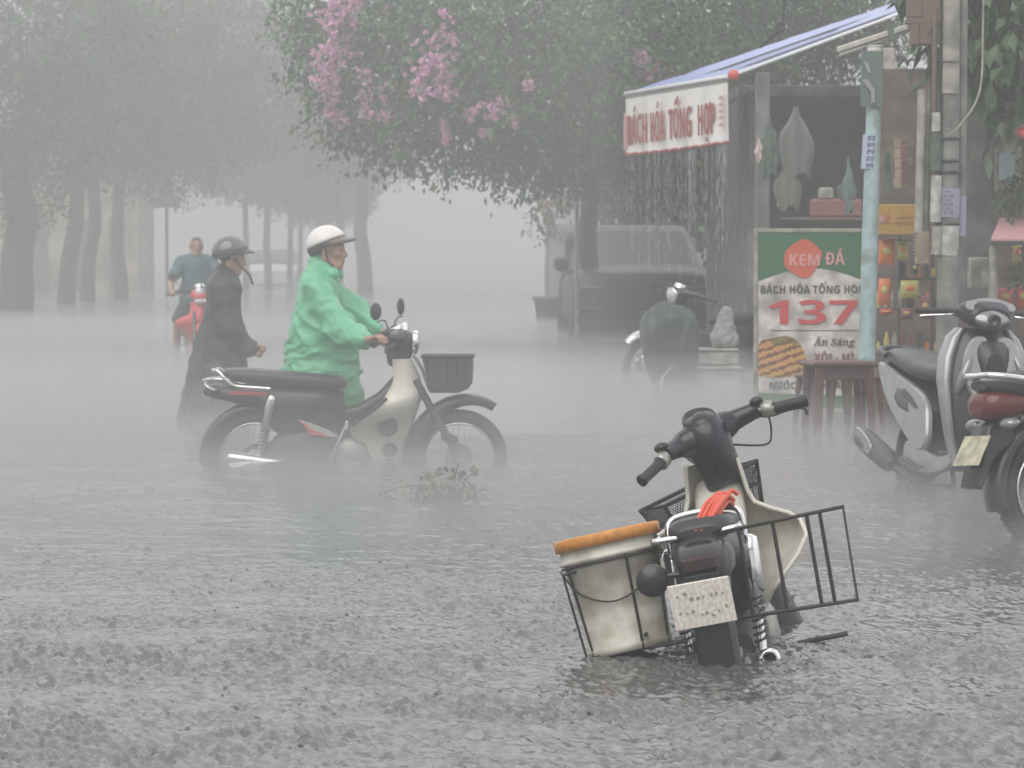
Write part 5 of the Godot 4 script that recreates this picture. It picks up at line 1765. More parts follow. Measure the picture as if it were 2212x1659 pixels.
func sign_board() -> void:
	var at := px(1753, 693, 26.0)
	var o := thing("sign_board", "upright white and green shop sign board numbered 137", "sign", at, 0.06)
	var b := MB.new()
	var W := 0.405
	var H := 0.65
	b.box(Vector3.ZERO, Vector3(W * 2, H * 2, 0.02), 0.003)
	put(b, "panel", M.sign_white, o)
	for q in [[0, H, W * 2 + 0.03, 0.03], [0, -H, W * 2 + 0.03, 0.03], [-W, 0, 0.03, H * 2], [W, 0, 0.03, H * 2]]:
		b = MB.new()
		b.box(Vector3(q[0], q[1], 0.004), Vector3(q[2], q[3], 0.034), 0.005)
		put(b, "frame_bar", M.pale_wall, o)
	for s in [-1.0, 1.0]:
		b = MB.new()
		b.box(Vector3(s * (W - 0.03), -0.9, -0.012), Vector3(0.03, 0.52, 0.03), 0.004)
		put(b, "leg", M.pale_wall, o)
	var top := [[-W + 0.015, H - 0.015], [W - 0.015, H - 0.015], [W - 0.015, 0.285]]
	for i in 13:
		var t := i / 12.0
		top.append([lerpf(W - 0.015, -W + 0.015, t), 0.285 + 0.095 * sin(PI * t)])
	b = MB.new()
	b.extrude(poly(top), 0.0105, 0.0125)
	put(b, "green_field", M.sign_green, o)
	b = MB.new()
	b.extrude(poly([[-W + 0.015, -H + 0.015], [W - 0.015, -H + 0.015], [W - 0.015, -0.545], [0.0, -0.535], [-W + 0.015, -0.52]]), 0.0105, 0.0125)
	put(b, "green_field", M.sign_green, o)
	b = MB.new()
	b.extrude(smooth_poly([[-0.05, 0.59], [0.05, 0.52], [0.073, 0.475], [0.02, 0.365], [-0.05, 0.305], [-0.19, 0.385], [-0.185, 0.51]], 3), 0.013, 0.0155)
	put(b, "red_emblem", M.sign_orange, o)
	var T := func(x: float, y: float) -> Transform3D: return Transform3D(Basis.IDENTITY, Vector3(x, y, 0.0165))
	lettering("KEM", 0.084, 0.004, M.sign_pink, o, T.call(-0.055, 0.438), "lettering", false, true, 0.98)
	lettering("ĐÁ", 0.088, 0.003, M.sign_pink, o, T.call(0.165, 0.448), "lettering", false, true, 0.85)
	lettering("BÁCH HÓA TÔNG HOP", 0.056, 0.003, M.sign_ink, o, T.call(0.0, 0.225), "lettering", false, true, 0.93)
	for q in [[0.098, 0.277, 0.010, 0.012], [0.305, 0.262, 0.008, 0.014], [0.289, 0.186, 0.011, 0.011]]:
		b = MB.new()
		b.box(Vector3(q[0], q[1], 0.0165), Vector3(q[2], q[3], 0.003))
		put(b, "accent", M.sign_ink, o)
	lettering("137", 0.172, 0.003, M.sign_red, o, T.call(0.005, 0.058), "number", false, true, 1.72)
	b = MB.new()
	b.box(Vector3(0.02, -0.07, 0.012), Vector3(0.64, 0.005, 0.003))
	put(b, "rule", M.sign_ink, o)
	b = MB.new()
	b.extrude(smooth_poly([[-0.385, -0.17], [-0.30, -0.13], [-0.18, -0.11], [-0.10, -0.15], [-0.05, -0.24], [-0.045, -0.38], [-0.385, -0.395]], 3), 0.0105, 0.0125)
	put(b, "food_picture", M.food, o)
	lettering("Ăn Sáng", 0.052, 0.003, M.sign_ink, o, T.call(0.165, -0.155) * Transform3D(Basis(Vector3.RIGHT, Vector3(0.2, 1, 0), Vector3.BACK), Vector3.ZERO), "lettering", true, true)
	lettering("XÔI - MÌ", 0.054, 0.003, M.sign_brown, o, T.call(0.165, -0.265))
	lettering("BÁNH MÌ", 0.054, 0.003, M.sign_brown, o, T.call(0.165, -0.365))
	lettering("NUÓC GIAI KHÁT", 0.050, 0.003, M.sign_ink, o, T.call(-0.03, -0.468), "lettering", false, true, 1.0)
	for q in [[-0.222, -0.437, 0.008, 0.012], [-0.172, -0.44, 0.008, 0.012], [0.025, -0.428, 0.010, 0.011]]:
		b = MB.new()
		b.box(Vector3(q[0], q[1], 0.0165), Vector3(q[2], q[3], 0.003))
		put(b, "accent", M.sign_ink, o)
	# red plastic table before it
	var t := thing("plastic_table", "dark red plastic table standing in water before the sign board", "table", Vector3(px(1812, 0, 23.6).x, -0.075, -23.6), 0.15)
	b = MB.new()
	b.box(Vector3(0, 0.56, 0), Vector3(0.44, 0.035, 0.44), 0.012)
	put(b, "table_top", M.dark_red, t)
	for sx in [-1.0, 1.0]:
		for sz in [-1.0, 1.0]:
			b = MB.new()
			b.tube([Vector3(sx * 0.185, 0.0, sz * 0.185), Vector3(sx * 0.165, 0.55, sz * 0.165)], [0.024, 0.034], 8)
			put(b, "leg", M.dark_red, t)
	for yz in [[-0.165], [0.165]]:
		b = MB.new()
		b.box(Vector3(0, 0.50, yz[0]), Vector3(0.34, 0.085, 0.018), 0.004)
		put(b, "apron", M.dark_red, t)
	# stools beside it
	for q in [[1775, 24.6, "dark red plastic stool tucked at the sign board's side of the table"], [1850, 24.3, "dark red plastic stool between the table and the turquoise post"]]:
		var sxy := thing("plastic_stool", q[2], "stool", Vector3(px(q[0], 0, q[1]).x, -0.075, -q[1]), 0.4, "red plastic stools by the sign")
		b = MB.new()
		b.box(Vector3(0, 0.44, 0), Vector3(0.28, 0.03, 0.28), 0.01)
		put(b, "seat", M.dark_red, sxy)
		for sx in [-1.0, 1.0]:
			for sz in [-1.0, 1.0]:
				b = MB.new()
				b.tube([Vector3(sx * 0.14, 0.0, sz * 0.14), Vector3(sx * 0.11, 0.43, sz * 0.11)], [0.016, 0.022], 6)
				put(b, "leg", M.dark_red, sxy)

func goods() -> void:
	var b: MB
	# wall and shelves of the second shop at the right
	var o := thing("shop_building", "dark shop stall wall with shelves behind the scooter", "building")
	b = MB.new()
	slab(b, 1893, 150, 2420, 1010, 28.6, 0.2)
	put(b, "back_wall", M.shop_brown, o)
	b = MB.new()
	b.box(Vector3(4.5, 3.0, -27.6), Vector3(2.5, 0.1, 2.0), 0.01)
	put(b, "roof_slab", M.concrete, o)
	b = MB.new()
	slab(b, 2080, -120, 2150, 700, 26.5, 0.3, 0.02)
	put(b, "pillar", M.shop_wall, o)
	for y in [515, 600, 665, 760]:
		b = MB.new()
		slab(b, 1893, y, 2075, y + 6, 27.4, 0.3, 0.004)
		put(b, "shelf", M.shop_brown, o)
	for x in [1940, 2012]:
		b = MB.new()
		slab(b, x, 505, x + 5, 900, 27.35, 0.05, 0.003)
		put(b, "shelf_post", M.dark_metal, o)
	for q in [[2148, 290, 2205, 410, M.pale_wall, "poster_panel"], [2158, 330, 2190, 390, M.poster_blue, "poster_panel"]]:
		b = MB.new()
		slab(b, q[0], q[1], q[2], q[3], 26.4 if q[4] == M.pale_wall else 26.36, 0.03, 0.003)
		put(b, q[5], q[4], o)
	b = MB.new()
	slab(b, 2140, 272, 2230, 284, 26.3, 0.06, 0.006)
	put(b, "beam", M.brown_wood, o)
	# yellow carton with print
	var y := thing("carton", "large yellow printed carton on the upper shelf beside the turquoise post", "carton", px(1950, 508, 26.8))
	b = MB.new()
	b.xf = Transform3D(Basis.IDENTITY, -y.position)
	slab(b, 1896, 442, 1980, 508, 26.8, 0.25, 0.006)
	put(b, "box", M.carton, y)
	b = MB.new()
	b.xf = Transform3D(Basis.IDENTITY, -y.position)
	slab(b, 1981, 443, 2008, 506, 26.85, 0.25, 0.006)
	put(b, "end_flap", M.carton_pale, y)
	for q in [[1898, 466, 1908, 480, M.faded_pink], [1912, 462, 1920, 480, M.carton_red], [1938, 468, 1975, 470, M.carton_red], [1930, 480, 1975, 482, M.carton_red]]:
		b = MB.new()
		b.xf = Transform3D(Basis.IDENTITY, -y.position)
		slab(b, q[0], q[1], q[2], q[3], 26.79, 0.006, 0.0)
		put(b, "print", q[4], y)
	# hanging snack bags
	var bags := [[1897, 518, 1932, 572, "orange snack bag hanging just under the yellow carton by the turquoise post", 0], [1896, 602, 1924, 658, "orange snack bag on the middle shelf by the turquoise post", 0], [1900, 668, 1930, 680, "flat orange red snack bag on the third shelf by the turquoise post", 1], [1938, 522, 1962, 560, "green and yellow snack bag under the yellow carton, right of the orange one", 2], [1944, 606, 1986, 645, "yellow green snack bag on the middle shelf", 2], [2186, 524, 2206, 568, "yellow brown snack bag hanging under the pink canopy", 3], [2150, 622, 2190, 665, "orange red snack bag above the scooter's headlamp", 1], [2192, 618, 2225, 668, "red snack bag at the right edge above the scooter", 1], [1966, 566, 1984, 592, "small green bag below the tall brown packet", 4], [1944, 665, 1972, 690, "dull brown bag on the third shelf", 5], [1985, 640, 2012, 690, "dark pinkish brown bag behind the scooter's brake lever", 5]]
	var rng := RandomNumberGenerator.new()
	rng.seed = 3
	var bm := [M.bag_orange, M.bag_red, M.bag_yellow, M.bag_gold, M.shop_green, M.faded_red]
	for q in bags:
		var p := px((q[0] + q[2]) * 0.5, (q[1] + q[3]) * 0.5, 27.0)
		var w: float = (q[2] - q[0]) * 27.0 / 7777.0 * 0.5
		var h: float = (q[3] - q[1]) * 27.0 / 7777.0 * 0.5
		b = MB.new()
		var rings := []
		for i in 9:
			var t := -1.0 + i / 4.0
			var full := sqrt(maxf(0.0, 1.0 - t * t * 0.96))
			var r := PackedVector3Array()
			for j in 14:
				var a := -TAU * j / 14
				var c := cos(a); var s := sin(a)
				r.append(Vector3(signf(c) * pow(absf(c), 0.5) * w * (1.0 - 0.06 * full) + rng.randf_range(-0.004, 0.004), t * h, s * 0.035 * full + rng.randf_range(-0.004, 0.004)))
			rings.append(r)
		b.loft(rings)
		var bag := thing("snack_bag", q[4], "snack bag", p, 0.0, "snack bags on the shelves")
		put(b, "packet", bm[q[5]], bag)
		b = MB.new()
		b.ellipsoid(Vector3(0, h * 0.1, 0.03), Vector3(w * 0.55, h * 0.35, 0.012), Basis.IDENTITY, 6, 12)
		put(b, "printed_patch", bm[(q[5] + 2) % 4], bag)
	# strips of sachets hanging from the stall's rail
	var strips := [[1938, 300, 0.42, M.packet_brown, "brown strip of sachets hanging left of the pale conduit"], [1952, 312, 0.34, M.faded_red, "dull red strip of sachets hanging between two brown strips"], [1966, 296, 0.40, M.shop_brown, "dark brown strip of sachets hanging next to the conduit"], [1916, 330, 0.30, M.shop_green, "green strip of sachets hanging below the pale pillar"]]
	for q in strips:
		var sp := thing("sachet_strip", q[4], "sachets", px(q[0], q[1], 27.2), 0.0, "sachet strips on the stall rail")
		var cnt := int(q[2] / 0.075)
		for i in cnt:
			b = MB.new()
			b.box(Vector3(rng.randf_range(-0.004, 0.004), -0.0375 - i * 0.075, 0), Vector3(0.052, 0.07, 0.008), 0.003, Basis(Vector3.UP, rng.randf_range(-0.5, 0.5)) * Basis(Vector3.BACK, rng.randf_range(-0.08, 0.08)))
			put(b, "sachet", q[3], sp)
	# small wares crowding the shelves
	var hues := [["brown", M.packet_brown], ["dark green", M.shop_green], ["dull red", M.faded_red], ["gold", M.bag_gold], ["pale", M.pale_wall], ["orange", M.bag_orange], ["black", M.black_plastic]]
	var shelves := [[1938, 2072, 600, "first"], [1893, 2072, 665, "second"], [1893, 2072, 760, "third"]]
	for sh_ in shelves:
		var x: float = sh_[0]
		var nth := 0
		var ords := ["first", "second", "third", "fourth", "fifth", "sixth", "seventh", "eighth", "ninth", "tenth", "eleventh", "twelfth", "thirteenth", "fourteenth"]
		while x < sh_[1]:
			var w := rng.randf_range(8.0, 17.0)
			var tall := rng.randf_range(18.0, 46.0)
			var hue: Array = hues[rng.randi() % hues.size()]
			var p := px(x + w * 0.5, sh_[2], 27.25)
			var ww := w * 27.25 / 7777.0
			var hh := tall * 27.25 / 7777.0
			b = MB.new()
			var bottle := rng.randf() < 0.4
			if bottle: b.lathe(Vector3.ZERO, Vector3.UP, [[ww * 0.42, 0.0], [ww * 0.45, 0.01], [ww * 0.45, hh * 0.65], [ww * 0.2, hh * 0.82], [ww * 0.18, hh], [ww * 0.1, hh + 0.003]], 10)
			else: b.box(Vector3(0, hh * 0.5, 0), Vector3(ww * 0.92, hh, 0.07), 0.006, Basis(Vector3.BACK, rng.randf_range(-0.06, 0.06)))
			tag(put(b, "bottle" if bottle else "packet_box", hue[1]), "small %s %s, %s from the turquoise post, %s shelf below carton" % [hue[0], "bottle" if bottle else "box", ords[mini(nth, 13)], sh_[3]], "bottle" if bottle else "box", "small wares on the shelves").position = p
			nth += 1
			x += w + rng.randf_range(0.0, 9.0)
	# tall brown packet with scalloped strip
	var tp := thing("hanging_packet", "tall brown packet strip hanging right of the yellow carton", "packet", px(1992, 530, 26.6))
	b = MB.new()
	b.ellipsoid(Vector3.ZERO, Vector3(0.062, 0.165, 0.03), Basis.IDENTITY, 12, 14)
	b.box(Vector3(0, -0.02, 0), Vector3(0.115, 0.26, 0.04), 0.015)
	put(b, "packet", M.packet_brown, tp)
	for i in 7:
		b = MB.new()
		b.ellipsoid(Vector3(-0.058, 0.09 - i * 0.026, 0.01), Vector3(0.010, 0.012, 0.01), Basis.IDENTITY, 6, 8)
		put(b, "tag", M.pale_wall, tp)
	# pink canopy at the edge
	var cp := thing("stall_canopy", "dusty pink stall canopy at the right edge", "canopy", px(2190, 500, 25.5))
	b = MB.new()
	var A := px(2140, 516, 25.2) - cp.position; var B := px(2330, 516, 25.2) - cp.position; var C := px(2330, 472, 26.0) - cp.position; var D := px(2158, 472, 26.0) - cp.position
	b.quad(A, B, C, D, -1)
	b.quad(D - Vector3(0, 0.02, 0), C - Vector3(0, 0.02, 0), B - Vector3(0, 0.02, 0), A - Vector3(0, 0.02, 0), -1)
	b.quad(A - Vector3(0, 0.02, 0), B - Vector3(0, 0.02, 0), B, A, -1)
	put(b, "sheet", M.faded_pink, cp)
	b = MB.new()
	b.box((A + B) * 0.5 + Vector3(0, -0.03, 0), Vector3(0.62, 0.03, 0.03), 0.004)
	put(b, "front_rail", M.dark_metal, cp)
	b = MB.new()
	b.tube([A + Vector3(0.02, -0.02, -0.05), A + Vector3(0.02, -1.9, -0.05)], 0.02, 8)
	put(b, "pole", M.pale_wall, cp)
	# grey cabinet and pipes between
	var gc := thing("meter_cabinet", "pale grey cabinet with a pipe beside the concrete pole", "cabinet", px(2120, 650, 25.8))
	b = MB.new()
	b.xf = Transform3D(Basis.IDENTITY, -gc.position)
	slab(b, 2094, 556, 2140, 625, 25.8, 0.15, 0.01)
	put(b, "box", M.pale_wall, gc)
	b = MB.new()
	b.xf = Transform3D(Basis.IDENTITY, -gc.position)
	slab(b, 2098, 562, 2118, 618, 25.79, 0.01, 0.002)
	put(b, "door", M.concrete, gc)
	b = MB.new()
	b.xf = Transform3D(Basis.IDENTITY, -gc.position)
	b.tube([px(2146, 535, 25.7), px(2146, 1000, 25.7)], 0.035, 10)
	put(b, "pipe", M.pale_wall, gc)
	# red diamond frame high at the right
	var rf := thing("red_bracket", "red diamond shaped metal bracket high at the right edge", "bracket", px(2205, 290, 25.0))
	b = MB.new()
	b.xf = Transform3D(Basis.IDENTITY, -rf.position)
	b.tube([px(2225, 262, 25), px(2190, 285, 25), px(2225, 312, 25), px(2260, 287, 25)], 0.016, 6, true)
	put(b, "frame", M.faded_red, rf)
	b = MB.new()
	b.extrude(poly([[-0.035, 0.01], [0.07, 0.075], [0.17, 0.0], [0.07, -0.075]]), -0.01, 0.0)
	put(b, "panel", M.red_plastic, rf)
	# stacked pale boxes and a sack beside the truck
	for q in [[1500, 752, 1592, 788, "upper pale foam box of the stack beside the covered cart"], [1492, 790, 1596, 838, "lower pale foam box of the stack beside the covered cart"]]:
		b = MB.new()
		var p := px((q[0] + q[2]) * 0.5, q[3], 32.5)
		var h: float = (q[3] - q[1]) * 32.5 / 7777.0
		var w: float = (q[2] - q[0]) * 32.5 / 7777.0
		var fb := thing("foam_box", q[4], "box", Vector3(p.x, p.y, p.z), 0.1, "foam boxes by the covered cart")
		b.box(Vector3(0, h * 0.40, 0), Vector3(w * 0.96, h * 0.80, 0.32), 0.015)
		put(b, "tub", M.foam, fb)
		b = MB.new()
		b.box(Vector3(0, h * 0.905, 0), Vector3(w, h * 0.18, 0.34), 0.012)
		put(b, "lid", M.foam, fb)
	var sk := [[Vector3(0, 0.08, 0), Vector3(0.0, 0.25, 0), 0.13, 0.07], [Vector3(0, 0.25, 0), Vector3(0.02, 0.32, 0), 0.04, 0.05]]
	tag(put_mesh(join([field_mesh(sk, 0.015, 0.04, [[Vector3.DOWN, 0.0]], folds(0.03, 7.0, 5.0))]), "sack", M.sack), "grey tied sack resting on the foam boxes", "sack").position = px(1566, 752, 32.5)
	# the cart under a dark sheet
	var cs := px(1443, 832, 32.0)
	var cart := thing("covered_cart", "cart covered with a dark blue green sheet beside the foam boxes", "cart", Vector3(cs.x, -0.14, cs.z))
	var sh := [[Vector3(-0.13, 0.72, -0.15), Vector3(0.16, 0.74, -0.15), 0.1, 0.09], [Vector3(-0.13, 0.72, 0.1), Vector3(0.16, 0.70, 0.1), 0.1, 0.1], [Vector3(0, 0.7, 0), Vector3(0.03, 0.2, 0), 0.2, 0.16], [Vector3(-0.1, 0.62, 0.1), Vector3(-0.06, 0.22, 0.1), 0.14, 0.1], [Vector3(0.14, 0.6, 0.1), Vector3(0.14, 0.2, 0.1), 0.12, 0.12]]
	put_mesh(join([field_mesh(sh, 0.018, 0.06, [[Vector3.DOWN, -0.04]], folds(0.035, 3.2, 1.0))]), "cover_sheet", M.teal_sheet, cart)
	b = MB.new()
	b.tube(smooth_path(v3([[0.04, 0.34, 0.235], [-0.045, 0.25, 0.245], [-0.07, 0.16, 0.245], [-0.045, 0.125, 0.245], [0.02, 0.14, 0.25], [0.10, 0.165, 0.25]])), [0.004, 0.005, 0.006, 0.007, 0.008, 0.009, 0.010, 0.012, 0.013, 0.015, 0.016, 0.017, 0.018, 0.018, 0.017, 0.016, 0.015, 0.014, 0.013, 0.012, 0.011, 0.010, 0.009, 0.008, 0.007, 0.006, 0.005, 0.005, 0.004, 0.003, 0.003], 6)
	put(b, "pale_mark", M.foam, cart)
	for s in [-1.0, 1.0]:
		b = MB.new()
		b.torus(Vector3(s * 0.12, 0.10, 0.0), Vector3.RIGHT, 0.09, 0.02, 0.02, 24, 8)
		put(b, "wheel", M.rubber, cart)


func scooter() -> void:
	# silver scooter on the pavement, facing the viewer and turned a little to the right
	var rear := Vector3(2.12, -0.09, -18.95)
	var o := thing("scooter", "silver grey scooter parked on its stand behind the black motorbike's tail", "scooter", rear)
	o.transform.basis = (Basis(Vector3.UP, deg_to_rad(-76.0)) * Basis(Vector3.RIGHT, deg_to_rad(-3.0))).scaled(Vector3.ONE * 0.95)
	var F := Vector3(1.27, 0.24, 0)
	var I := Transform3D()
	wheel(o, "rear_wheel", Vector3(0, 0.24, 0), I, 0.245, 0.05, false)
	wheel(o, "front_wheel", F, I, 0.245, 0.042, false)
	var b: MB
	# body panels: tail and side, both sides
	for s in [-1.0, 1.0]:
		b = MB.new()
		var out := [[-0.34, 0.76], [-0.18, 0.745], [0.05, 0.70], [0.25, 0.66], [0.46, 0.60], [0.56, 0.50], [0.60, 0.36], [0.52, 0.30], [0.35, 0.34], [0.16, 0.42], [-0.05, 0.52], [-0.22, 0.63]]
		b.extrude(smooth_poly(out, 3), -0.02, 0.02, 0.012, Transform3D(Basis(Vector3.RIGHT, -s * 0.12), Vector3(0, 0.0, s * 0.205)))
		var side := put(b, "side_panel", M.silver_paint, o)
		b = MB.new()
		b.extrude(poly([[0.10, 0.60], [0.16, 0.63], [0.30, 0.585], [0.42, 0.53], [0.36, 0.53], [0.22, 0.575], [0.15, 0.585]]), 0.019, 0.024, 0.0, Transform3D(Basis(Vector3.RIGHT, -s * 0.12), Vector3(0, 0.0, s * 0.205)) * Transform3D(Basis.from_scale(Vector3(1, 1, s)), Vector3.ZERO))
		put(b, "decal", M.dark_metal, side)
		b = MB.new()  # lower floor skirt
		b.extrude(smooth_poly([[0.30, 0.33], [0.52, 0.30], [0.80, 0.27], [1.0, 0.30], [0.98, 0.22], [0.75, 0.17], [0.45, 0.17], [0.30, 0.22]], 3), -0.018, 0.018, 0.01, Transform3D(Basis(Vector3.RIGHT, -s * 0.12), Vector3(0, 0.02, s * 0.20)))
		put(b, "floor_skirt", M.silver_paint, o)
		b = MB.new()
		for i in 3:
			b.tube([Vector3(0.40 + i * 0.05, 0.24 + i * 0.012, s * 0.245), Vector3(0.62 + i * 0.05, 0.20 + i * 0.012, s * 0.235)], 0.008, 6)
		put(b, "skirt_slots", M.black, o).set_meta("kind", "stuff")
	b = MB.new()
	hull(b, [[-0.30, 0.66, 0.05, 0.07], [-0.15, 0.62, 0.10, 0.14], [0.1, 0.55, 0.14, 0.165], [0.35, 0.48, 0.16, 0.165], [0.52, 0.42, 0.12, 0.15]])
	put(b, "body_core", M.dark_body, o)
	b = MB.new()
	hull(b, [[-0.30, 0.80, 0.02, 0.07], [-0.26, 0.80, 0.045, 0.11], [-0.05, 0.785, 0.055, 0.145], [0.12, 0.755, 0.055, 0.15], [0.20, 0.735, 0.05, 0.15], [0.42, 0.715, 0.05, 0.13], [0.55, 0.70, 0.04, 0.09], [0.58, 0.69, 0.015, 0.05]], 20, 3.0)
	put(b, "seat", M.vinyl, o)
	b = MB.new()
	b.tube(smooth_path(v3([[-0.16, 0.80, 0.15], [-0.32, 0.83, 0.13], [-0.40, 0.84, 0.05], [-0.40, 0.84, -0.05], [-0.32, 0.83, -0.13], [-0.16, 0.80, -0.15]])), 0.016, 8)
	put(b, "grab_rail", M.black, o)
	b = MB.new()
	hull(b, [[-0.42, 0.72, 0.02, 0.05], [-0.40, 0.72, 0.04, 0.09], [-0.34, 0.72, 0.05, 0.12], [-0.30, 0.72, 0.05, 0.12]])
	put(b, "tail_lamp", M.red_lens, o)
	# muffler on the right side with its guard
	b = MB.new()
	b.lathe(Vector3(0.18, 0.22, 0.22), Vector3(-0.5, 0.14, 0.02).normalized(), [[0.03, -0.05], [0.055, 0.0], [0.062, 0.05], [0.064, 0.36], [0.055, 0.44], [0.03, 0.455]], 20)
	b.tube(smooth_path(v3([[0.5, 0.2, 0.05], [0.42, 0.14, 0.14], [0.25, 0.19, 0.21]])), 0.02, 8)
	var mu := put(b, "muffler", M.dark_metal, o)
	b = MB.new()
	b.extrude(smooth_poly([[-0.28, 0.33], [-0.20, 0.395], [-0.05, 0.355], [0.05, 0.30], [0.02, 0.25], [-0.10, 0.27], [-0.22, 0.29]], 3), 0.276, 0.292, 0.006)
	put(b, "heat_guard", M.silver_paint, mu)
	b = MB.new()
	b.tube([Vector3(0.30, 0.20, 0.10), Vector3(0.22, 0.012, 0.16)], 0.014, 8)
	b.tube([Vector3(0.30, 0.20, -0.10), Vector3(0.22, 0.012, -0.16)], 0.014, 8)
	b.tube([Vector3(0.26, 0.11, -0.13), Vector3(0.26, 0.11, 0.13)], 0.012, 8)
	put(b, "centre_stand", M.black, o)
	b = MB.new()
	hull(b, [[0.50, 0.25, 0.05, 0.15], [0.60, 0.245, 0.03, 0.17], [0.90, 0.245, 0.03, 0.17], [1.0, 0.27, 0.04, 0.16]], 16, 4.0)
	put(b, "floor_board", M.dark_body, o)
	# leg shield: dark inside, silver wings outside
	var rows := [[0.26, 1.02, 0.97, 0.16], [0.40, 1.06, 0.97, 0.20], [0.55, 1.08, 0.96, 0.225], [0.70, 1.06, 0.93, 0.235], [0.82, 1.02, 0.89, 0.215], [0.93, 0.97, 0.86, 0.17], [0.98, 0.94, 0.86, 0.13]]
	leg_shield(o, M.dark_body, rows)
	for s in [-1.0, 1.0]:
		b = MB.new()
		var line := []
		for r in rows: line.append(Vector3(r[2] + 0.03, r[0], s * r[3] * 0.98))
		var w := [0.03, 0.032, 0.036, 0.045, 0.05, 0.045, 0.03]
		var rings := []
		for i in line.size():
			var rr := PackedVector3Array()
			for j in 12:
				var a := TAU * j / 12
				rr.append(line[i] + Vector3(sin(a) * w[i] * 1.4, 0, cos(a) * w[i] * 0.8))
			rings.append(rr)
		b.loft(rings)
		put(b, "shield_wing", M.silver_paint, o)
		b = MB.new()  # position lamp strip
		b.tube(smooth_path([Vector3(1.06, 0.64, s * 0.19), Vector3(1.085, 0.74, s * 0.165), Vector3(1.06, 0.84, s * 0.12)]), [0.012, 0.016, 0.02, 0.022, 0.024, 0.024, 0.024, 0.023, 0.022, 0.02, 0.016, 0.012, 0.008], 8)
		put(b, "position_lamp", M.clear_lamp, o)
		b = MB.new()  # front cowl halves
		b.extrude(smooth_poly([[0.02, 0.94], [0.09, 0.97], [0.15, 0.90], [0.17, 0.78], [0.13, 0.66], [0.07, 0.60], [0.03, 0.70]], 3), -0.015, 0.015, 0.01, Transform3D(Basis(Vector3(0, 0, s), Vector3(-0.22, 1, 0).normalized(), Vector3(1, 0.22, 0)), Vector3(1.235, -0.01, 0)))
		put(b, "front_cowl", M.silver_paint, o)
	b = MB.new()
	hull(b, [[0.98, 0.78, 0.16, 0.12], [1.06, 0.77, 0.15, 0.10], [1.10, 0.75, 0.10, 0.05]], 14, 3.0)
	put(b, "cowl_centre", M.black, o)
	# handlebar cowl and headlamp
	b = MB.new()
	hull(b, [[0.80, 1.06, 0.03, 0.10], [0.84, 1.065, 0.055, 0.15], [0.92, 1.065, 0.07, 0.16], [0.98, 1.05, 0.075, 0.14], [1.02, 1.03, 0.06, 0.10]], 18, 2.6)
	put(b, "handlebar_cowl", M.cowl, o)
	b = MB.new()
	hull(b, [[0.96, 1.04, 0.060, 0.120], [1.015, 1.03, 0.054, 0.105], [1.045, 1.018, 0.034, 0.07], [1.055, 1.01, 0.010, 0.03]], 18, 1.7)
	put(b, "headlamp", M.clear_lamp, o)
	b = MB.new()
	b.lathe(Vector3(1.035, 1.025, 0.0), Vector3(1, -0.1, 0), [[0.035, 0.0], [0.037, 0.022], [0.03, 0.03], [0.02, 0.022], [0.002, 0.020]], 18)
	put(b, "projector", M.dark_metal, o)
	b = MB.new()
	b.extrude(smooth_poly([[-0.12, 0.0], [-0.13, 0.05], [0.0, 0.085], [0.13, 0.05], [0.12, 0.0], [0.0, 0.03]], 3), -0.008, 0.008, 0.004, Transform3D(Basis(Vector3(0, 0, 1), Vector3(-0.5, 0.86, 0), Vector3(0.86, 0.5, 0)), Vector3(1.0, 1.07, 0)))
	put(b, "brow", M.silver_paint, o)
	for s in [-1.0, 1.0]:
		b = MB.new()
		b.tube(smooth_path([Vector3(0.90, 1.065, s * 0.13), Vector3(0.87, 1.065, s * 0.20), Vector3(0.83, 1.06, s * 0.36)]), 0.017, 10)
		put(b, "handlebar_grip", M.rubber, o)
		b = MB.new()
		b.tube(smooth_path([Vector3(0.91, 1.05, s * 0.16), Vector3(0.93, 1.045, s * 0.22), Vector3(0.90, 1.035, s * 0.33), Vector3(0.89, 1.03, s * 0.355)]), 0.007, 6)
		put(b, "brake_lever", M.chrome, o)
	# front fender and fork
	b = MB.new()
	var rings := []
	for i in 17:
		var a := deg_to_rad(lerpf(10.0, 170.0, i / 16.0))
		var dir := Vector3(cos(a), sin(a), 0)
		var r := PackedVector3Array()
		for q in [[-0.07, 0.24], [-0.072, 0.27], [-0.04, 0.29], [0.0, 0.295], [0.04, 0.29], [0.072, 0.27], [0.07, 0.24], [0.062, 0.24], [0.06, 0.27], [0.0, 0.283], [-0.06, 0.27], [-0.062, 0.24]]:
			r.append(F + dir * q[1] + Vector3(0, 0, q[0]))
		rings.append(r)
	b.loft(rings)
	put(b, "front_fender", M.silver_paint, o)
	for s in [-1.0, 1.0]:
		b = MB.new()
		b.tube([Vector3(1.10, 0.62, s * 0.085), Vector3(1.265, 0.24, s * 0.09)], [0.022, 0.020], 10)
		put(b, "fork_leg", M.dark_metal, o)


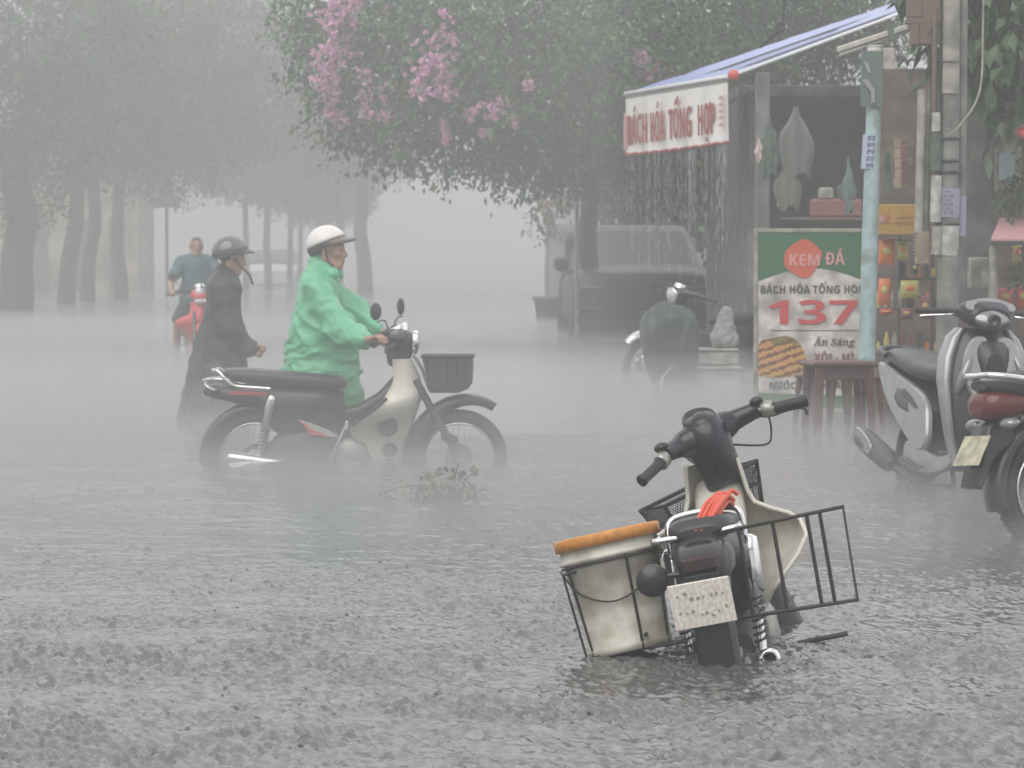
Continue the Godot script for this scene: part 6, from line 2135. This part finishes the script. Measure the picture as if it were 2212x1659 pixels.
func edge_bike() -> void:
	var at := Vector3((2280.0 - 1106.0) * 15.55 / 7777.0, -0.075, -15.55)
	var o := thing("motorbike", "black motorbike at the right edge, red tail lamp and tilted number plate showing", "motorbike", at)
	o.transform.basis = Basis(Vector3.UP, deg_to_rad(26.0)) * Basis(Vector3.RIGHT, deg_to_rad(-4.0))
	cub(o, {"paint": M.dark_body, "brake": 0.06, "mirrors": false, "no_kick": true, "fat": 0.042})
	var b: MB
	b = MB.new()
	hull(b, [[-0.375, 0.64, 0.03, 0.05], [-0.365, 0.645, 0.055, 0.085], [-0.31, 0.65, 0.07, 0.105], [-0.22, 0.655, 0.065, 0.11], [-0.16, 0.66, 0.05, 0.10]], 16, 2.6)
	put(b, "tail_lamp", M.red_lens, o)
	b = MB.new()
	hull(b, [[-0.36, 0.735, 0.02, 0.06], [-0.30, 0.73, 0.035, 0.105], [-0.15, 0.71, 0.05, 0.13], [0.0, 0.69, 0.05, 0.13]], 16, 3.0)
	put(b, "tail_cover", M.dark_body, o)
	b = MB.new()
	b.tube(smooth_path(v3([[-0.05, 0.72, 0.15], [-0.22, 0.755, 0.15], [-0.35, 0.775, 0.10], [-0.375, 0.775, 0.0], [-0.35, 0.775, -0.10], [-0.22, 0.755, -0.15], [-0.05, 0.72, -0.15]])), 0.014, 8)
	put(b, "grab_rail", M.chrome, o)
	for s in [-1.0, 1.0]:
		b = MB.new()
		b.ellipsoid(Vector3(-0.30, 0.565, s * 0.13), Vector3(0.035, 0.028, 0.05))
		put(b, "indicator", M.clear_lamp, o)
	b = MB.new()
	b.extrude(poly([[-0.26, 0.60], [-0.36, 0.56], [-0.40, 0.40], [-0.43, 0.30], [-0.40, 0.29], [-0.33, 0.42], [-0.22, 0.50]]), -0.07, 0.07, 0.01)
	put(b, "mud_flap", M.black, o)
	b = MB.new()
	b.box(Vector3(-0.405, 0.455, 0), Vector3(0.006, 0.145, 0.20), 0.002, Basis(Vector3.BACK, -0.5))
	put(b, "number_plate", M.plate_old, o)


func far_left_bike() -> void:
	var at := px(1393, 800, 34.2)
	var o := thing("motorbike", "dim motorbike with a chrome front fender parked before the pickup truck", "motorbike", Vector3(at.x + 1.13, -0.17, at.z - 0.41))
	o.transform.basis = Basis(Vector3.UP, deg_to_rad(-160.0))
	cub(o, {"paint": M.dark_body, "fender_paint": M.chrome, "no_kick": true, "steer": 0.4, "fork": M.chrome, "two_levers": true})
	var b := MB.new()
	b.tube(v3([[1.22, 0.33, -0.16], [1.22, 0.33, 0.16]]), 0.02, 8)
	put(b, "white_bar", M.white_metal, o)


func pickup() -> void:
	var at := px(1392, 740, 46.6)
	var o := thing("pickup_truck", "dark grey pickup truck parked facing the viewer by the tree", "truck", Vector3(at.x, -DEEP, at.z))
	o.rotation.y = -PI / 2 + 0.03
	var b := MB.new()
	hull(b, [[0.0, 0.80, 0.22, 0.80], [-0.05, 0.82, 0.33, 0.89], [-0.25, 0.84, 0.38, 0.93], [-1.2, 0.86, 0.38, 0.94], [-1.5, 0.80, 0.36, 0.94], [-4.6, 0.80, 0.38, 0.92], [-5.1, 0.80, 0.36, 0.9]], 28, 6.0)
	put(b, "body", M.truck, o)
	b = MB.new()
	hull(b, [[-0.08, 1.06, 0.10, 0.80], [-0.25, 1.10, 0.12, 0.86], [-1.25, 1.17, 0.13, 0.88], [-1.45, 1.18, 0.08, 0.86]], 20, 4.0)
	put(b, "bonnet", M.truck, o)
	b = MB.new()
	var cab := []
	for r in [[1.20, -1.15, -3.3, 0.86], [1.45, -1.52, -3.25, 0.80], [1.70, -1.9, -3.2, 0.72], [1.78, -2.05, -3.1, 0.68], [1.80, -2.2, -3.0, 0.6]]:
		cab.append(PackedVector3Array([Vector3(r[1], r[0], r[3] * 0.9), Vector3(r[1] + 0.02, r[0], 0), Vector3(r[1], r[0], -r[3] * 0.9), Vector3(r[1] - 0.12, r[0], -r[3]), Vector3(r[2], r[0], -r[3]), Vector3(r[2], r[0], r[3]), Vector3(r[1] - 0.12, r[0], r[3])]))
	b.loft(cab, true, true, 0)
	put(b, "cab", M.truck, o)
	b = MB.new()
	b.quad(Vector3(-1.17, 1.24, 0.76), Vector3(-1.17, 1.24, -0.76), Vector3(-1.83, 1.69, -0.62), Vector3(-1.83, 1.69, 0.62), -1)
	b.xf = Transform3D(Basis.IDENTITY, Vector3(0.035, 0.03, 0))
	b.quad(Vector3(-1.17, 1.24, -0.76), Vector3(-1.17, 1.24, 0.76), Vector3(-1.83, 1.69, 0.62), Vector3(-1.83, 1.69, -0.62), -1)
	put(b, "windscreen", M.glass, o)
	b = MB.new()
	b.box(Vector3(0.03, 0.86, 0), Vector3(0.06, 0.26, 1.06), 0.02)
	var gr := put(b, "grille", M.black, o)
	for y in [0.79, 0.86, 0.93]:
		b = MB.new()
		b.box(Vector3(0.065, y, 0), Vector3(0.02, 0.025, 1.0), 0.006)
		put(b, "grille_bar", M.dark_metal, gr)
	for s in [-1.0, 1.0]:
		b = MB.new()
		b.box(Vector3(0.0, 0.89, s * 0.70), Vector3(0.12, 0.22, 0.30), 0.03)
		var hl := put(b, "headlamp", M.glass, o)
		b = MB.new()
		b.tube([Vector3(0.07, 0.985, s * 0.58), Vector3(0.06, 0.985, s * 0.82), Vector3(0.05, 0.90, s * 0.85), Vector3(0.06, 0.80, s * 0.80), Vector3(0.07, 0.80, s * 0.62)], 0.012, 6)
		put(b, "lamp_strip", M.clear_lamp, hl)
		b = MB.new()
		hull(b, [[-1.42, 1.28, 0.08, 0.03], [-1.38, 1.28, 0.10, 0.09], [-1.30, 1.28, 0.10, 0.10], [-1.25, 1.28, 0.06, 0.06]], 14, 3.0)
		put(b, "mirror", M.truck, o).position.z = s * 1.02
		for x in [-0.85, -4.0]:
			b = MB.new()
			b.torus(Vector3(x, 0.39, s * 0.82), Vector3.BACK, 0.28, 0.13, 0.11, 28, 10)
			var w := put(b, "wheel", M.rubber, o)
			b = MB.new()
			b.lathe(Vector3(x, 0.39, s * 0.88), Vector3(0, 0, s), [[0.2, 0.0], [0.2, 0.05], [0.1, 0.03], [0.03, 0.05]], 18)
			put(b, "rim", M.alloy, w)
	b = MB.new()
	b.box(Vector3(-0.2, 0.36, 0), Vector3(0.5, 0.22, 1.5), 0.04)
	put(b, "undertray", M.black, o)
	b = MB.new()
	b.box(Vector3(0.05, 0.58, 0), Vector3(0.16, 0.20, 1.80), 0.04)
	put(b, "bumper", M.truck, o)
	b = MB.new()
	b.box(Vector3(0.06, 0.72, 0.72), Vector3(0.12, 0.02, 0.32), 0.006)
	put(b, "bumper_trim", M.alloy, o)


func far_car() -> void:
	var at := px(582, 600, 108.0)
	var o := thing("car", "white car far down the street behind the tree trunks", "car", Vector3(at.x, -0.3, at.z), -PI / 2)
	var b := MB.new()
	hull(b, [[0, 0.6, 0.2, 0.75], [-0.2, 0.65, 0.3, 0.85], [-1.2, 0.68, 0.32, 0.88], [-4.2, 0.68, 0.32, 0.86]], 20, 5.0)
	put(b, "body", M.white_car, o)
	b = MB.new()
	hull(b, [[-1.1, 1.0, 0.05, 0.7], [-1.7, 1.2, 0.22, 0.68], [-3.0, 1.22, 0.24, 0.66], [-3.8, 1.0, 0.05, 0.65]], 20, 5.0)
	put(b, "cabin", M.glass, o)
	b = MB.new()
	hull(b, [[-1.8, 1.44, 0.02, 0.55], [-2.2, 1.46, 0.03, 0.6], [-3.0, 1.46, 0.02, 0.55]], 16, 5.0)
	put(b, "roof", M.white_car, o)
	for s in [-1.0, 1.0]:
		b = MB.new()
		b.box(Vector3(-0.05, 0.68, s * 0.6), Vector3(0.1, 0.14, 0.3), 0.03)
		put(b, "headlamp", M.clear_lamp, o)


# --- trees and other greenery ---
func leaves(blobs: Array, count: int, size: float, cols: Array, seed_: int, droop := 0.5, hollow := 0.45) -> ArrayMesh:
	# leaf-sized folded faces gathered in twig clumps within the blobs [centre, radius, (squash y)]
	var rng := RandomNumberGenerator.new()
	rng.seed = seed_
	var vs := PackedVector3Array()
	var ns := PackedVector3Array()
	var cs := PackedColorArray()
	var idx := PackedInt32Array()
	var total := 0.0
	for b in blobs: total += b[1] * b[1]
	for b in blobs:
		var n := int(count * b[1] * b[1] / total)
		var clumps := maxi(1, n / 14)
		for c in clumps:
			var dir := Vector3(rng.randfn(), rng.randfn(), rng.randfn()).normalized()
			var rr: float = b[1] * lerpf(hollow, 1.06, sqrt(rng.randf()))
			var mid: Vector3 = b[0] + dir * rr * Vector3(1, b[2] if b.size() > 2 else 0.8, 1)
			var tone := rng.randf()
			var base: Color = cols[rng.randi() % cols.size()]
			var twig := (dir + Vector3(0, -droop * rng.randf(), 0) + Vector3(rng.randfn(), rng.randfn(), rng.randfn()) * 0.4).normalized()
			for k in 14:
				var l := size * rng.randf_range(0.6, 1.25)
				var w := l * rng.randf_range(0.2, 0.3)
				var p := mid + twig * (k / 14.0 - 0.5) * size * 4.5 + Vector3(rng.randfn(), rng.randfn(), rng.randfn()) * size * 0.55
				var d := (twig * 0.6 + Vector3(rng.randfn(), rng.randfn() - droop, rng.randfn()) * 0.7).normalized()
				var side := d.cross(Vector3(rng.randfn() * 0.5, 1, rng.randfn() * 0.5)).normalized()
				var nn := side.cross(d).normalized()
				var sag := Vector3(0, -l * 0.12 * droop, 0)
				var i := vs.size()
				vs.append_array([p, p + d * l * 0.5 + side * w + nn * w * 0.35, p + d * l + sag, p + d * l * 0.5 - side * w + nn * w * 0.35])
				var n0 := (nn - side * 0.35).normalized()
				ns.append_array([nn, n0, nn, (nn + side * 0.35).normalized()])
				var cc := base * (0.75 + 0.5 * tone * rng.randf())
				cs.append_array([cc, cc, cc, cc])
				idx.append_array([i, i + 2, i + 1, i, i + 3, i + 2])
	return arrays(vs, ns, idx, cs)

func limb(b: MB, a: Vector3, c: Vector3, r0: float, r1: float, wob: float, rng: RandomNumberGenerator) -> void:
	var pts := []
	for i in 6:
		var t := i / 5.0
		pts.append(a.lerp(c, t) + Vector3(rng.randfn(), rng.randfn() * 0.4, rng.randfn()) * wob * sin(PI * t))
	pts = smooth_path(pts, 3)
	var rs := []
	for i in pts.size(): rs.append(lerpf(r0, r1, float(i) / (pts.size() - 1)))
	b.tube(pts, rs, 10)

func tree(label: String, foot: Vector3, top: Vector3, r0: float, blobs: Array, count: int, size: float, cols: Array, seed_: int, group := "", droop := 0.5) -> Node3D:
	var o := thing("tree", label, "tree", foot, 0.0, group)
	var rng := RandomNumberGenerator.new()
	rng.seed = seed_
	var b := MB.new()
	limb(b, Vector3(0, -0.3, 0), top - foot, r0, r0 * 0.7, r0 * 0.25, rng)
	b.lathe(Vector3(0, -0.3, 0), Vector3.UP, [[r0 * 1.5, 0.0], [r0 * 1.2, 0.12], [r0 * 1.0, 0.35]], 12)
	put(b, "trunk", M.bark, o)
	var moved_blobs := []
	for q in blobs:
		var c: Vector3 = q[0] - foot
		moved_blobs.append([c, q[1], q[2] if q.size() > 2 else 0.8])
		if q.size() < 4:
			b = MB.new()
			limb(b, (top - foot) * rng.randf_range(0.82, 1.0), c, r0 * 0.45, r0 * 0.08, 0.12, rng)
			put(b, "limb", M.bark, o)
	put_mesh(leaves(moved_blobs, count, size, cols, seed_ + 100, droop), "crown", M.leaf, o)
	return o

func flowers(o: Node3D, spots: Array, seed_: int) -> void:
	var rng := RandomNumberGenerator.new()
	rng.seed = seed_
	for s in spots:
		# [x, y, d, half width, half height] in the view's units
		var c := px(s[0], s[1], s[2]) - o.position
		var k: float = s[2] / 7777.0
		var vs := PackedVector3Array(); var ns := PackedVector3Array(); var cs := PackedColorArray(); var idx := PackedInt32Array()
		var n := int(12 + s[3] * s[4] * 0.052)
		for i in n:
			var t := rng.randf_range(-1.0, 1.0)
			var wide := sqrt(1.0 - t * t * 0.9)
			var p := c + Vector3(rng.randfn() * 0.75 * s[3] * k * wide, t * s[4] * k * 1.3, rng.randfn() * 0.5 * s[3] * k)
			var tone := rng.randf_range(0.75, 1.15)
			var col := Color(0.62, 0.30, 0.48) * tone
			for q in 5:
				var a := TAU * q / 5.0 + rng.randf()
				var d := Vector3(cos(a), sin(a), rng.randf_range(-0.5, 0.5)).normalized()
				var sd := d.cross(Vector3(rng.randfn(), rng.randfn(), 1).normalized()).normalized()
				var nn := sd.cross(d)
				var l := 0.038 * rng.randf_range(0.7, 1.2)
				var v := vs.size()
				vs.append_array([p, p + d * l * 0.6 + sd * l * 0.45, p + d * l + nn * l * 0.15, p + d * l * 0.6 - sd * l * 0.45])
				ns.append_array([nn, nn, nn, nn])
				cs.append_array([col * 0.9, col, col * 1.1, col])
				idx.append_array([v, v + 2, v + 1, v, v + 3, v + 2])
		put_mesh(arrays(vs, ns, idx, cs), "flower_cluster", M.leaf, o).set_meta("kind", "stuff")

func greenery() -> void:
	var dark := [Color(0.035, 0.095, 0.035), Color(0.05, 0.12, 0.04), Color(0.03, 0.08, 0.035), Color(0.07, 0.13, 0.045)]
	var bright := [Color(0.09, 0.17, 0.05), Color(0.09, 0.15, 0.05), Color(0.05, 0.10, 0.045)]
	var grey := dark + bright
	# the flowering tree over the street
	var blobs := []
	for q in [[705, 60, 41, 0.5], [700, 170, 41, 0.45], [760, 20, 42, 0.9], [770, 250, 41.5, 0.6], [850, 150, 41, 0.95], [890, 20, 42, 1.0], [860, 280, 40.5, 0.55], [960, 100, 40, 1.0], [960, 270, 40, 0.7], [1040, 180, 39.5, 0.95], [1060, 310, 39.5, 0.55], [1080, 20, 41, 1.1], [1150, 120, 39, 1.0], [1160, 260, 39.5, 0.85], [1150, 340, 40, 0.5], [1250, 40, 41, 1.1], [1260, 190, 40, 1.0], [1260, 320, 41, 0.6], [1340, 110, 41, 1.0], [1350, 250, 41.5, 0.9], [1430, 40, 43, 1.1], [1430, 200, 43, 1.0], [1420, 330, 44, 0.8], [1520, 60, 44, 1.1], [1520, 190, 45, 1.0], [1500, 300, 45, 0.9], [1600, 30, 44, 1.0], [1640, 110, 46, 1.0], [1700, 10, 45, 1.0], [1780, 60, 46, 1.0], [1830, -20, 45, 1.0], [1900, 20, 46, 1.0], [1400, 330, 46, 0.8]]:
		blobs.append([px(q[0], q[1], q[2]), q[3], 0.9, true])
	var foot := px(1279, 752, 48.5)
	foot.y = -0.2
	var o := tree("large street tree with pink blossom clusters arching over the road", foot, px(1268, 330, 46.0), 0.15, blobs, 84000, 0.092, dark + bright.slice(0, 1), 31, "", 0.45)
	var rng := RandomNumberGenerator.new()
	rng.seed = 9
	for e in [[900, 150, 41.0], [1050, 120, 40.5], [1200, 200, 41.0], [1420, 150, 43.5], [1560, 120, 44.5], [760, 120, 41.5], [1150, 300, 41.0]]:
		var b := MB.new()
		limb(b, px(1268, 345, 46.0) - foot, px(e[0], e[1], e[2]) - foot, 0.085, 0.015, 0.18, rng)
		put(b, "limb", M.bark, o)
	flowers(o, [[716, 20, 40.4, 26, 40], [748, 75, 40.5, 20, 45], [700, 150, 40.3, 30, 42], [716, 200, 40.3, 14, 25], [724, 120, 40.3, 12, 40], [752, 8, 40.5, 25, 12], [930, 120, 38.9, 22, 38], [960, 60, 38.9, 14, 26], [945, 165, 38.8, 40, 36], [912, 185, 38.8, 16, 22], [968, 185, 38.8, 14, 26], [978, 100, 38.9, 8, 22], [790, 190, 40.2, 14, 30], [832, 205, 40.0, 12, 20], [800, 245, 40.2, 16, 12], [830, 252, 39.8, 24, 8], [1070, 236, 38.5, 26, 18], [960, 285, 39.0, 9, 22], [1015, 250, 38.8, 10, 12], [1043, 290, 38.8, 8, 8], [1110, 262, 38.6, 10, 10], [740, 260, 40.4, 12, 14], [716, 245, 40.4, 10, 14], [1142, 185, 38.2, 7, 8], [1385, 128, 40.2, 20, 12], [1400, 150, 40.4, 26, 18], [1450, 160, 41.5, 22, 12], [835, 25, 40.5, 12, 10]], 5)
	var back := []
	for q in [[1350, 330, 54, 1.0], [1420, 390, 54, 1.0], [1500, 350, 54, 1.2], [1560, 420, 54, 0.9], [1620, 330, 55, 1.2], [1480, 440, 54, 0.6], [1340, 420, 55, 0.5]]:
		back.append([px(q[0], q[1], q[2]), q[3], 0.85])
	tree("dense dark tree rising behind the pickup truck", Vector3(px(1470, 0, 54.5).x, -0.15, -54.5), px(1470, 470, 54.5), 0.16, back, 17000, 0.15, dark, 36)
	# left row of street trees
	var row := [[30, 690, 66.0, 45, 300, 0.34], [140, 662, 74.0, 180, 330, 0.20], [190, 660, 77.0, 205, 330, 0.17], [258, 656, 80.0, 262, 350, 0.17]]
	var tops := [[[40, 60, 66, 2.2], [-60, 200, 66, 1.9], [90, 260, 67, 1.5], [60, 420, 66, 0.9], [150, 60, 68, 1.8]], [[180, 130, 74, 2.0], [240, 250, 74, 1.5], [120, 330, 73, 1.2], [280, 60, 75, 2.0]], [[330, 180, 77, 2.0], [380, 60, 78, 2.0], [300, 330, 77, 1.3], [420, 260, 78, 1.5]], [[470, 130, 82, 2.0], [520, 240, 82, 1.5], [560, 100, 83, 1.8], [400, 350, 80, 1.1], [620, 180, 84, 1.6], [550, 300, 83, 0.8]]]
	var names := ["big hazy tree with a thick trunk at the left edge", "hazy street tree, second trunk from the left edge, leaning right", "slim hazy street tree between the leaning trunk and the one before the tan wall", "hazy street tree nearest the road in the left row"]
	for i in 4:
		var f := px(row[i][0], row[i][1], row[i][2])
		f.y = -0.15
		var bl := []
		for q in tops[i]: bl.append([px(q[0], q[1], q[2]), q[3], 0.8])
		tree(names[i], f, px(row[i][3], row[i][4], row[i][2]), row[i][5], bl, 24000, 0.115, grey, 50 + i, "street trees along the left side", 0.3)
	# farther trees
	var far := [[531, 612, 100.0, 530, 430, 0.10, [[530, 350, 100, 1.3], [450, 330, 101, 1.2]], "far faint tree left of the white car"], [580, 618, 98.0, 578, 430, 0.12, [[590, 370, 98, 1.2], [640, 330, 99, 1.1]], "far faint tree whose trunk crosses the white car"], [628, 612, 104.0, 625, 430, 0.10, [[660, 400, 104, 1.3], [700, 350, 104, 1.2]], "far faint slim tree right of the white car"], [648, 612, 108.0, 650, 430, 0.09, [[720, 410, 108, 1.2]], "far faintest slim tree behind the white helmet"], [790, 612, 92.0, 780, 380, 0.22, [[740, 290, 90, 1.4], [800, 300, 91, 1.2], [830, 360, 92, 0.8]], "far broad trunked tree right of the white helmet"], [730, 610, 96.0, 735, 400, 0.13, [[700, 300, 95, 1.0]], "far faint tree just above the white helmet"]]
	for q in far:
		var f := px(q[0], q[1], q[2])
		f.y = -0.1
		var bl := []
		for e in q[6]: bl.append([px(e[0], e[1], e[2]), e[3], 0.8])
		tree(q[7], f, px(q[3], q[4], q[2]), q[5], bl, 9000, 0.14, grey, int(q[0]), "far trees down the street", 0.3)
	# leafy branches hanging at the top right
	var hb := []
	for q in [[2110, 20, 25.5, 0.22], [2150, 70, 25.5, 0.25], [2190, 30, 25.6, 0.3], [2205, 120, 25.4, 0.26], [2160, 160, 25.4, 0.18], [2110, 110, 25.6, 0.16], [2190, 210, 25.5, 0.18], [2260, 80, 25.5, 0.4], [2090, -30, 25.5, 0.3]]:
		hb.append([px(q[0], q[1], q[2]), q[3], 1.0, true])
	tree("leafy tree with long drooping leaves at the top right corner", Vector3(px(2290, 0, 26.0).x, -0.1, -26.0), px(2270, 60, 25.6), 0.09, hb, 1900, 0.15, [Color(0.06, 0.11, 0.05), Color(0.08, 0.14, 0.06), Color(0.05, 0.085, 0.04)], 77, "", 1.4)
	var lb := []
	for q in [[2200, 440, 25.9, 0.14], [2190, 600, 25.9, 0.1], [2212, 400, 25.9, 0.16]]: lb.append([px(q[0], q[1], q[2]), q[3], 1.0])
	var sh := thing("shrub", "low green shrub at the right edge above the pink canopy", "shrub", px(2215, 470, 26.0))
	for q in lb: q[0] -= sh.position
	put_mesh(leaves(lb, 320, 0.06, dark, 78, 0.6), "foliage", M.leaf, sh)
	# potted plant by the truck
	var pp := px(1183, 694, 58.0)
	var pot := thing("potted_plant", "tall potted plant with bronze green leaves left of the pickup truck", "plant", Vector3(pp.x, -0.02, pp.z))
	var b := MB.new()
	b.lathe(Vector3.ZERO, Vector3.UP, [[0.17, 0.0], [0.215, 0.38], [0.25, 0.40], [0.255, 0.45], [0.22, 0.455], [0.2, 0.42], [0.01, 0.41]], 20)
	put(b, "pot", M.pot, pot)
	b = MB.new()
	b.tube(smooth_path(v3([[0, 0.4, 0], [-0.02, 0.8, 0.02], [0.0, 1.3, 0], [0.02, 1.75, 0]])), 0.035, 8)
	put(b, "stem", M.pale_wall, pot)
	var lf := []
	for q in [[1165, 460, 0.17], [1195, 430, 0.2], [1175, 480, 0.12], [1215, 440, 0.16], [1160, 420, 0.16], [1190, 400, 0.18], [1175, 490, 0.1]]: lf.append([px(q[0], q[1], 58.0) - pot.position, q[2], 1.0])
	put_mesh(leaves(lf, 420, 0.13, [Color(0.16, 0.12, 0.06), Color(0.20, 0.13, 0.07), Color(0.05, 0.09, 0.05), Color(0.06, 0.08, 0.045)], 79, 1.2, 0.1), "foliage", M.leaf, pot)
	# branch adrift in the water
	var bp := px(935, 1072, 18.05)
	var br := thing("floating_branch", "leafy green branch floating in the flood before the cream motorbike", "branch", Vector3(bp.x, 0.0, bp.z))
	var r2 := RandomNumberGenerator.new()
	r2.seed = 12
	b = MB.new()
	for q in [[-0.30, 0.02, -0.02, 0.05], [-0.1, 0.02, 0.06, 0.11], [0.02, 0.01, 0.16, 0.13], [0.05, 0.01, -0.05, 0.10], [0.12, 0.01, 0.21, 0.12], [0.1, 0.0, 0.13, 0.17], [-0.15, 0.0, -0.24, 0.045]]:
		b.tube(smooth_path([Vector3(q[0], q[1] - 0.03, r2.randfn() * 0.03), Vector3((q[0] + q[2]) * 0.5, (q[1] + q[3]) * 0.65, r2.randfn() * 0.03), Vector3(q[2], q[3], r2.randfn() * 0.03)]), 0.0032, 5)
	put(b, "twig", M.bark, br)
	var bl2 := [[Vector3(-0.02, 0.012, 0), 0.11, 0.28], [Vector3(0.07, 0.02, 0), 0.12, 0.35], [Vector3(0.17, 0.01, 0), 0.09, 0.25], [Vector3(-0.12, 0.012, 0), 0.07, 0.35], [Vector3(-0.23, 0.015, 0), 0.06, 0.5]]
	put_mesh(leaves(bl2, 420, 0.04, [Color(0.13, 0.19, 0.08), Color(0.16, 0.22, 0.10), Color(0.10, 0.15, 0.07)], 81, 0.2, 0.0), "leaves", M.leaf, br)
	for q in [[-0.02, 0.105, 0.022], [0.03, 0.125, 0.026], [0.065, 0.135, 0.018], [0.10, 0.13, 0.016], [0.155, 0.115, 0.016], [0.20, 0.135, 0.022], [0.215, 0.12, 0.02], [0.14, 0.10, 0.018], [-0.06, 0.09, 0.014]]:
		b = MB.new()
		b.ellipsoid(Vector3(q[0], q[1], r2.randfn() * 0.02), Vector3(q[2] * 0.75, q[2], 0.004), Basis(Vector3(r2.randfn(), r2.randfn(), r2.randfn()).normalized(), 0.7), 6, 10)
		put(b, "leaf", M.leaf_dark, br)
	# scraps adrift
	for q in [[1240, 901, 26.4, "small white plastic scrap floating in mid street"], [1018, 1070, 18.1, "small dull leaf scrap floating right of the branch"]]:
		var sp := px(q[0], q[1], q[2])
		b = MB.new()
		b.ellipsoid(Vector3.ZERO, Vector3(0.028, 0.012, 0.03), Basis(Vector3.UP, 0.5), 6, 10)
		b.ellipsoid(Vector3(0.02, 0.006, 0), Vector3(0.02, 0.010, 0.015), Basis(Vector3.BACK, 0.5), 6, 10)
		tag(put(b, "floating_scrap", M.white_paint if q[0] == 1240 else M.leaf_dark), q[3], "scrap").position = Vector3(sp.x, 0.006, sp.z)

func background() -> void:
	# houses and walls behind the trees
	var o := thing("house", "pale tan house wall behind the left row of trees", "house", px(180, 650, 92.0))
	var b := MB.new()
	b.xf = Transform3D(Basis.IDENTITY, -o.position)
	slab(b, -250, 300, 300, 690, 92.0, 4.0)
	put(b, "wall", M.tan_wall, o)
	for x in [70, 165, 235]:
		b = MB.new()
		b.xf = Transform3D(Basis.IDENTITY, -o.position)
		slab(b, x, 470, x + 34, 640, 91.95, 0.1)
		put(b, "doorway", M.shop_brown, o)
	b = MB.new()
	b.xf = Transform3D(Basis.IDENTITY, -o.position)
	slab(b, -270, 285, 320, 302, 91.5, 5.0)
	put(b, "eaves", M.grey_roof, o)
	o = thing("house", "low grey roofed house beyond the potted plant", "house", px(1290, 600, 80.0))
	b = MB.new()
	b.xf = Transform3D(Basis.IDENTITY, -o.position)
	slab(b, 1190, 482, 1640, 690, 80.0, 5.0)
	put(b, "wall", M.grey_roof, o)
	b = MB.new()
	var A := px(1178, 484, 79.5) - o.position; var B := px(1660, 484, 79.5) - o.position; var C := px(1660, 440, 82.0) - o.position; var D := px(1195, 440, 82.0) - o.position
	b.quad(A, B, C, D, -1)
	b.quad(A + Vector3(0, -0.15, 0), B + Vector3(0, -0.15, 0), B, A, -1)
	put(b, "roof", M.grey_roof, o)
	# warning sign far left
	o = thing("warning_sign", "faint triangular warning sign on a thin post, far left side", "sign", px(361, 640, 84.0))
	b = MB.new()
	b.tube([Vector3.ZERO, Vector3(0, 2.2, 0)], 0.04, 8)
	put(b, "post", M.dark_metal, o)
	b = MB.new()
	b.extrude(poly([[-0.36, 2.06], [0.36, 2.06], [0.0, 2.72]]), 0.0, 0.03)
	put(b, "plate", M.shop_teal, o)
	# slim post by the truck
	o = thing("metal_post", "slim pale post beside the pickup truck's wing", "post", Vector3(px(1247, 0, 45.5).x, -0.2, -45.5))
	b = MB.new()
	b.tube([Vector3.ZERO, Vector3(-0.01, 2.3, 0)], 0.028, 8)
	put(b, "shaft", M.pale_wall, o)
	b = MB.new()
	b.lathe(Vector3.ZERO, Vector3.UP, [[0.07, 0.0], [0.07, 0.03], [0.03, 0.05]], 10)
	put(b, "base", M.concrete, o)
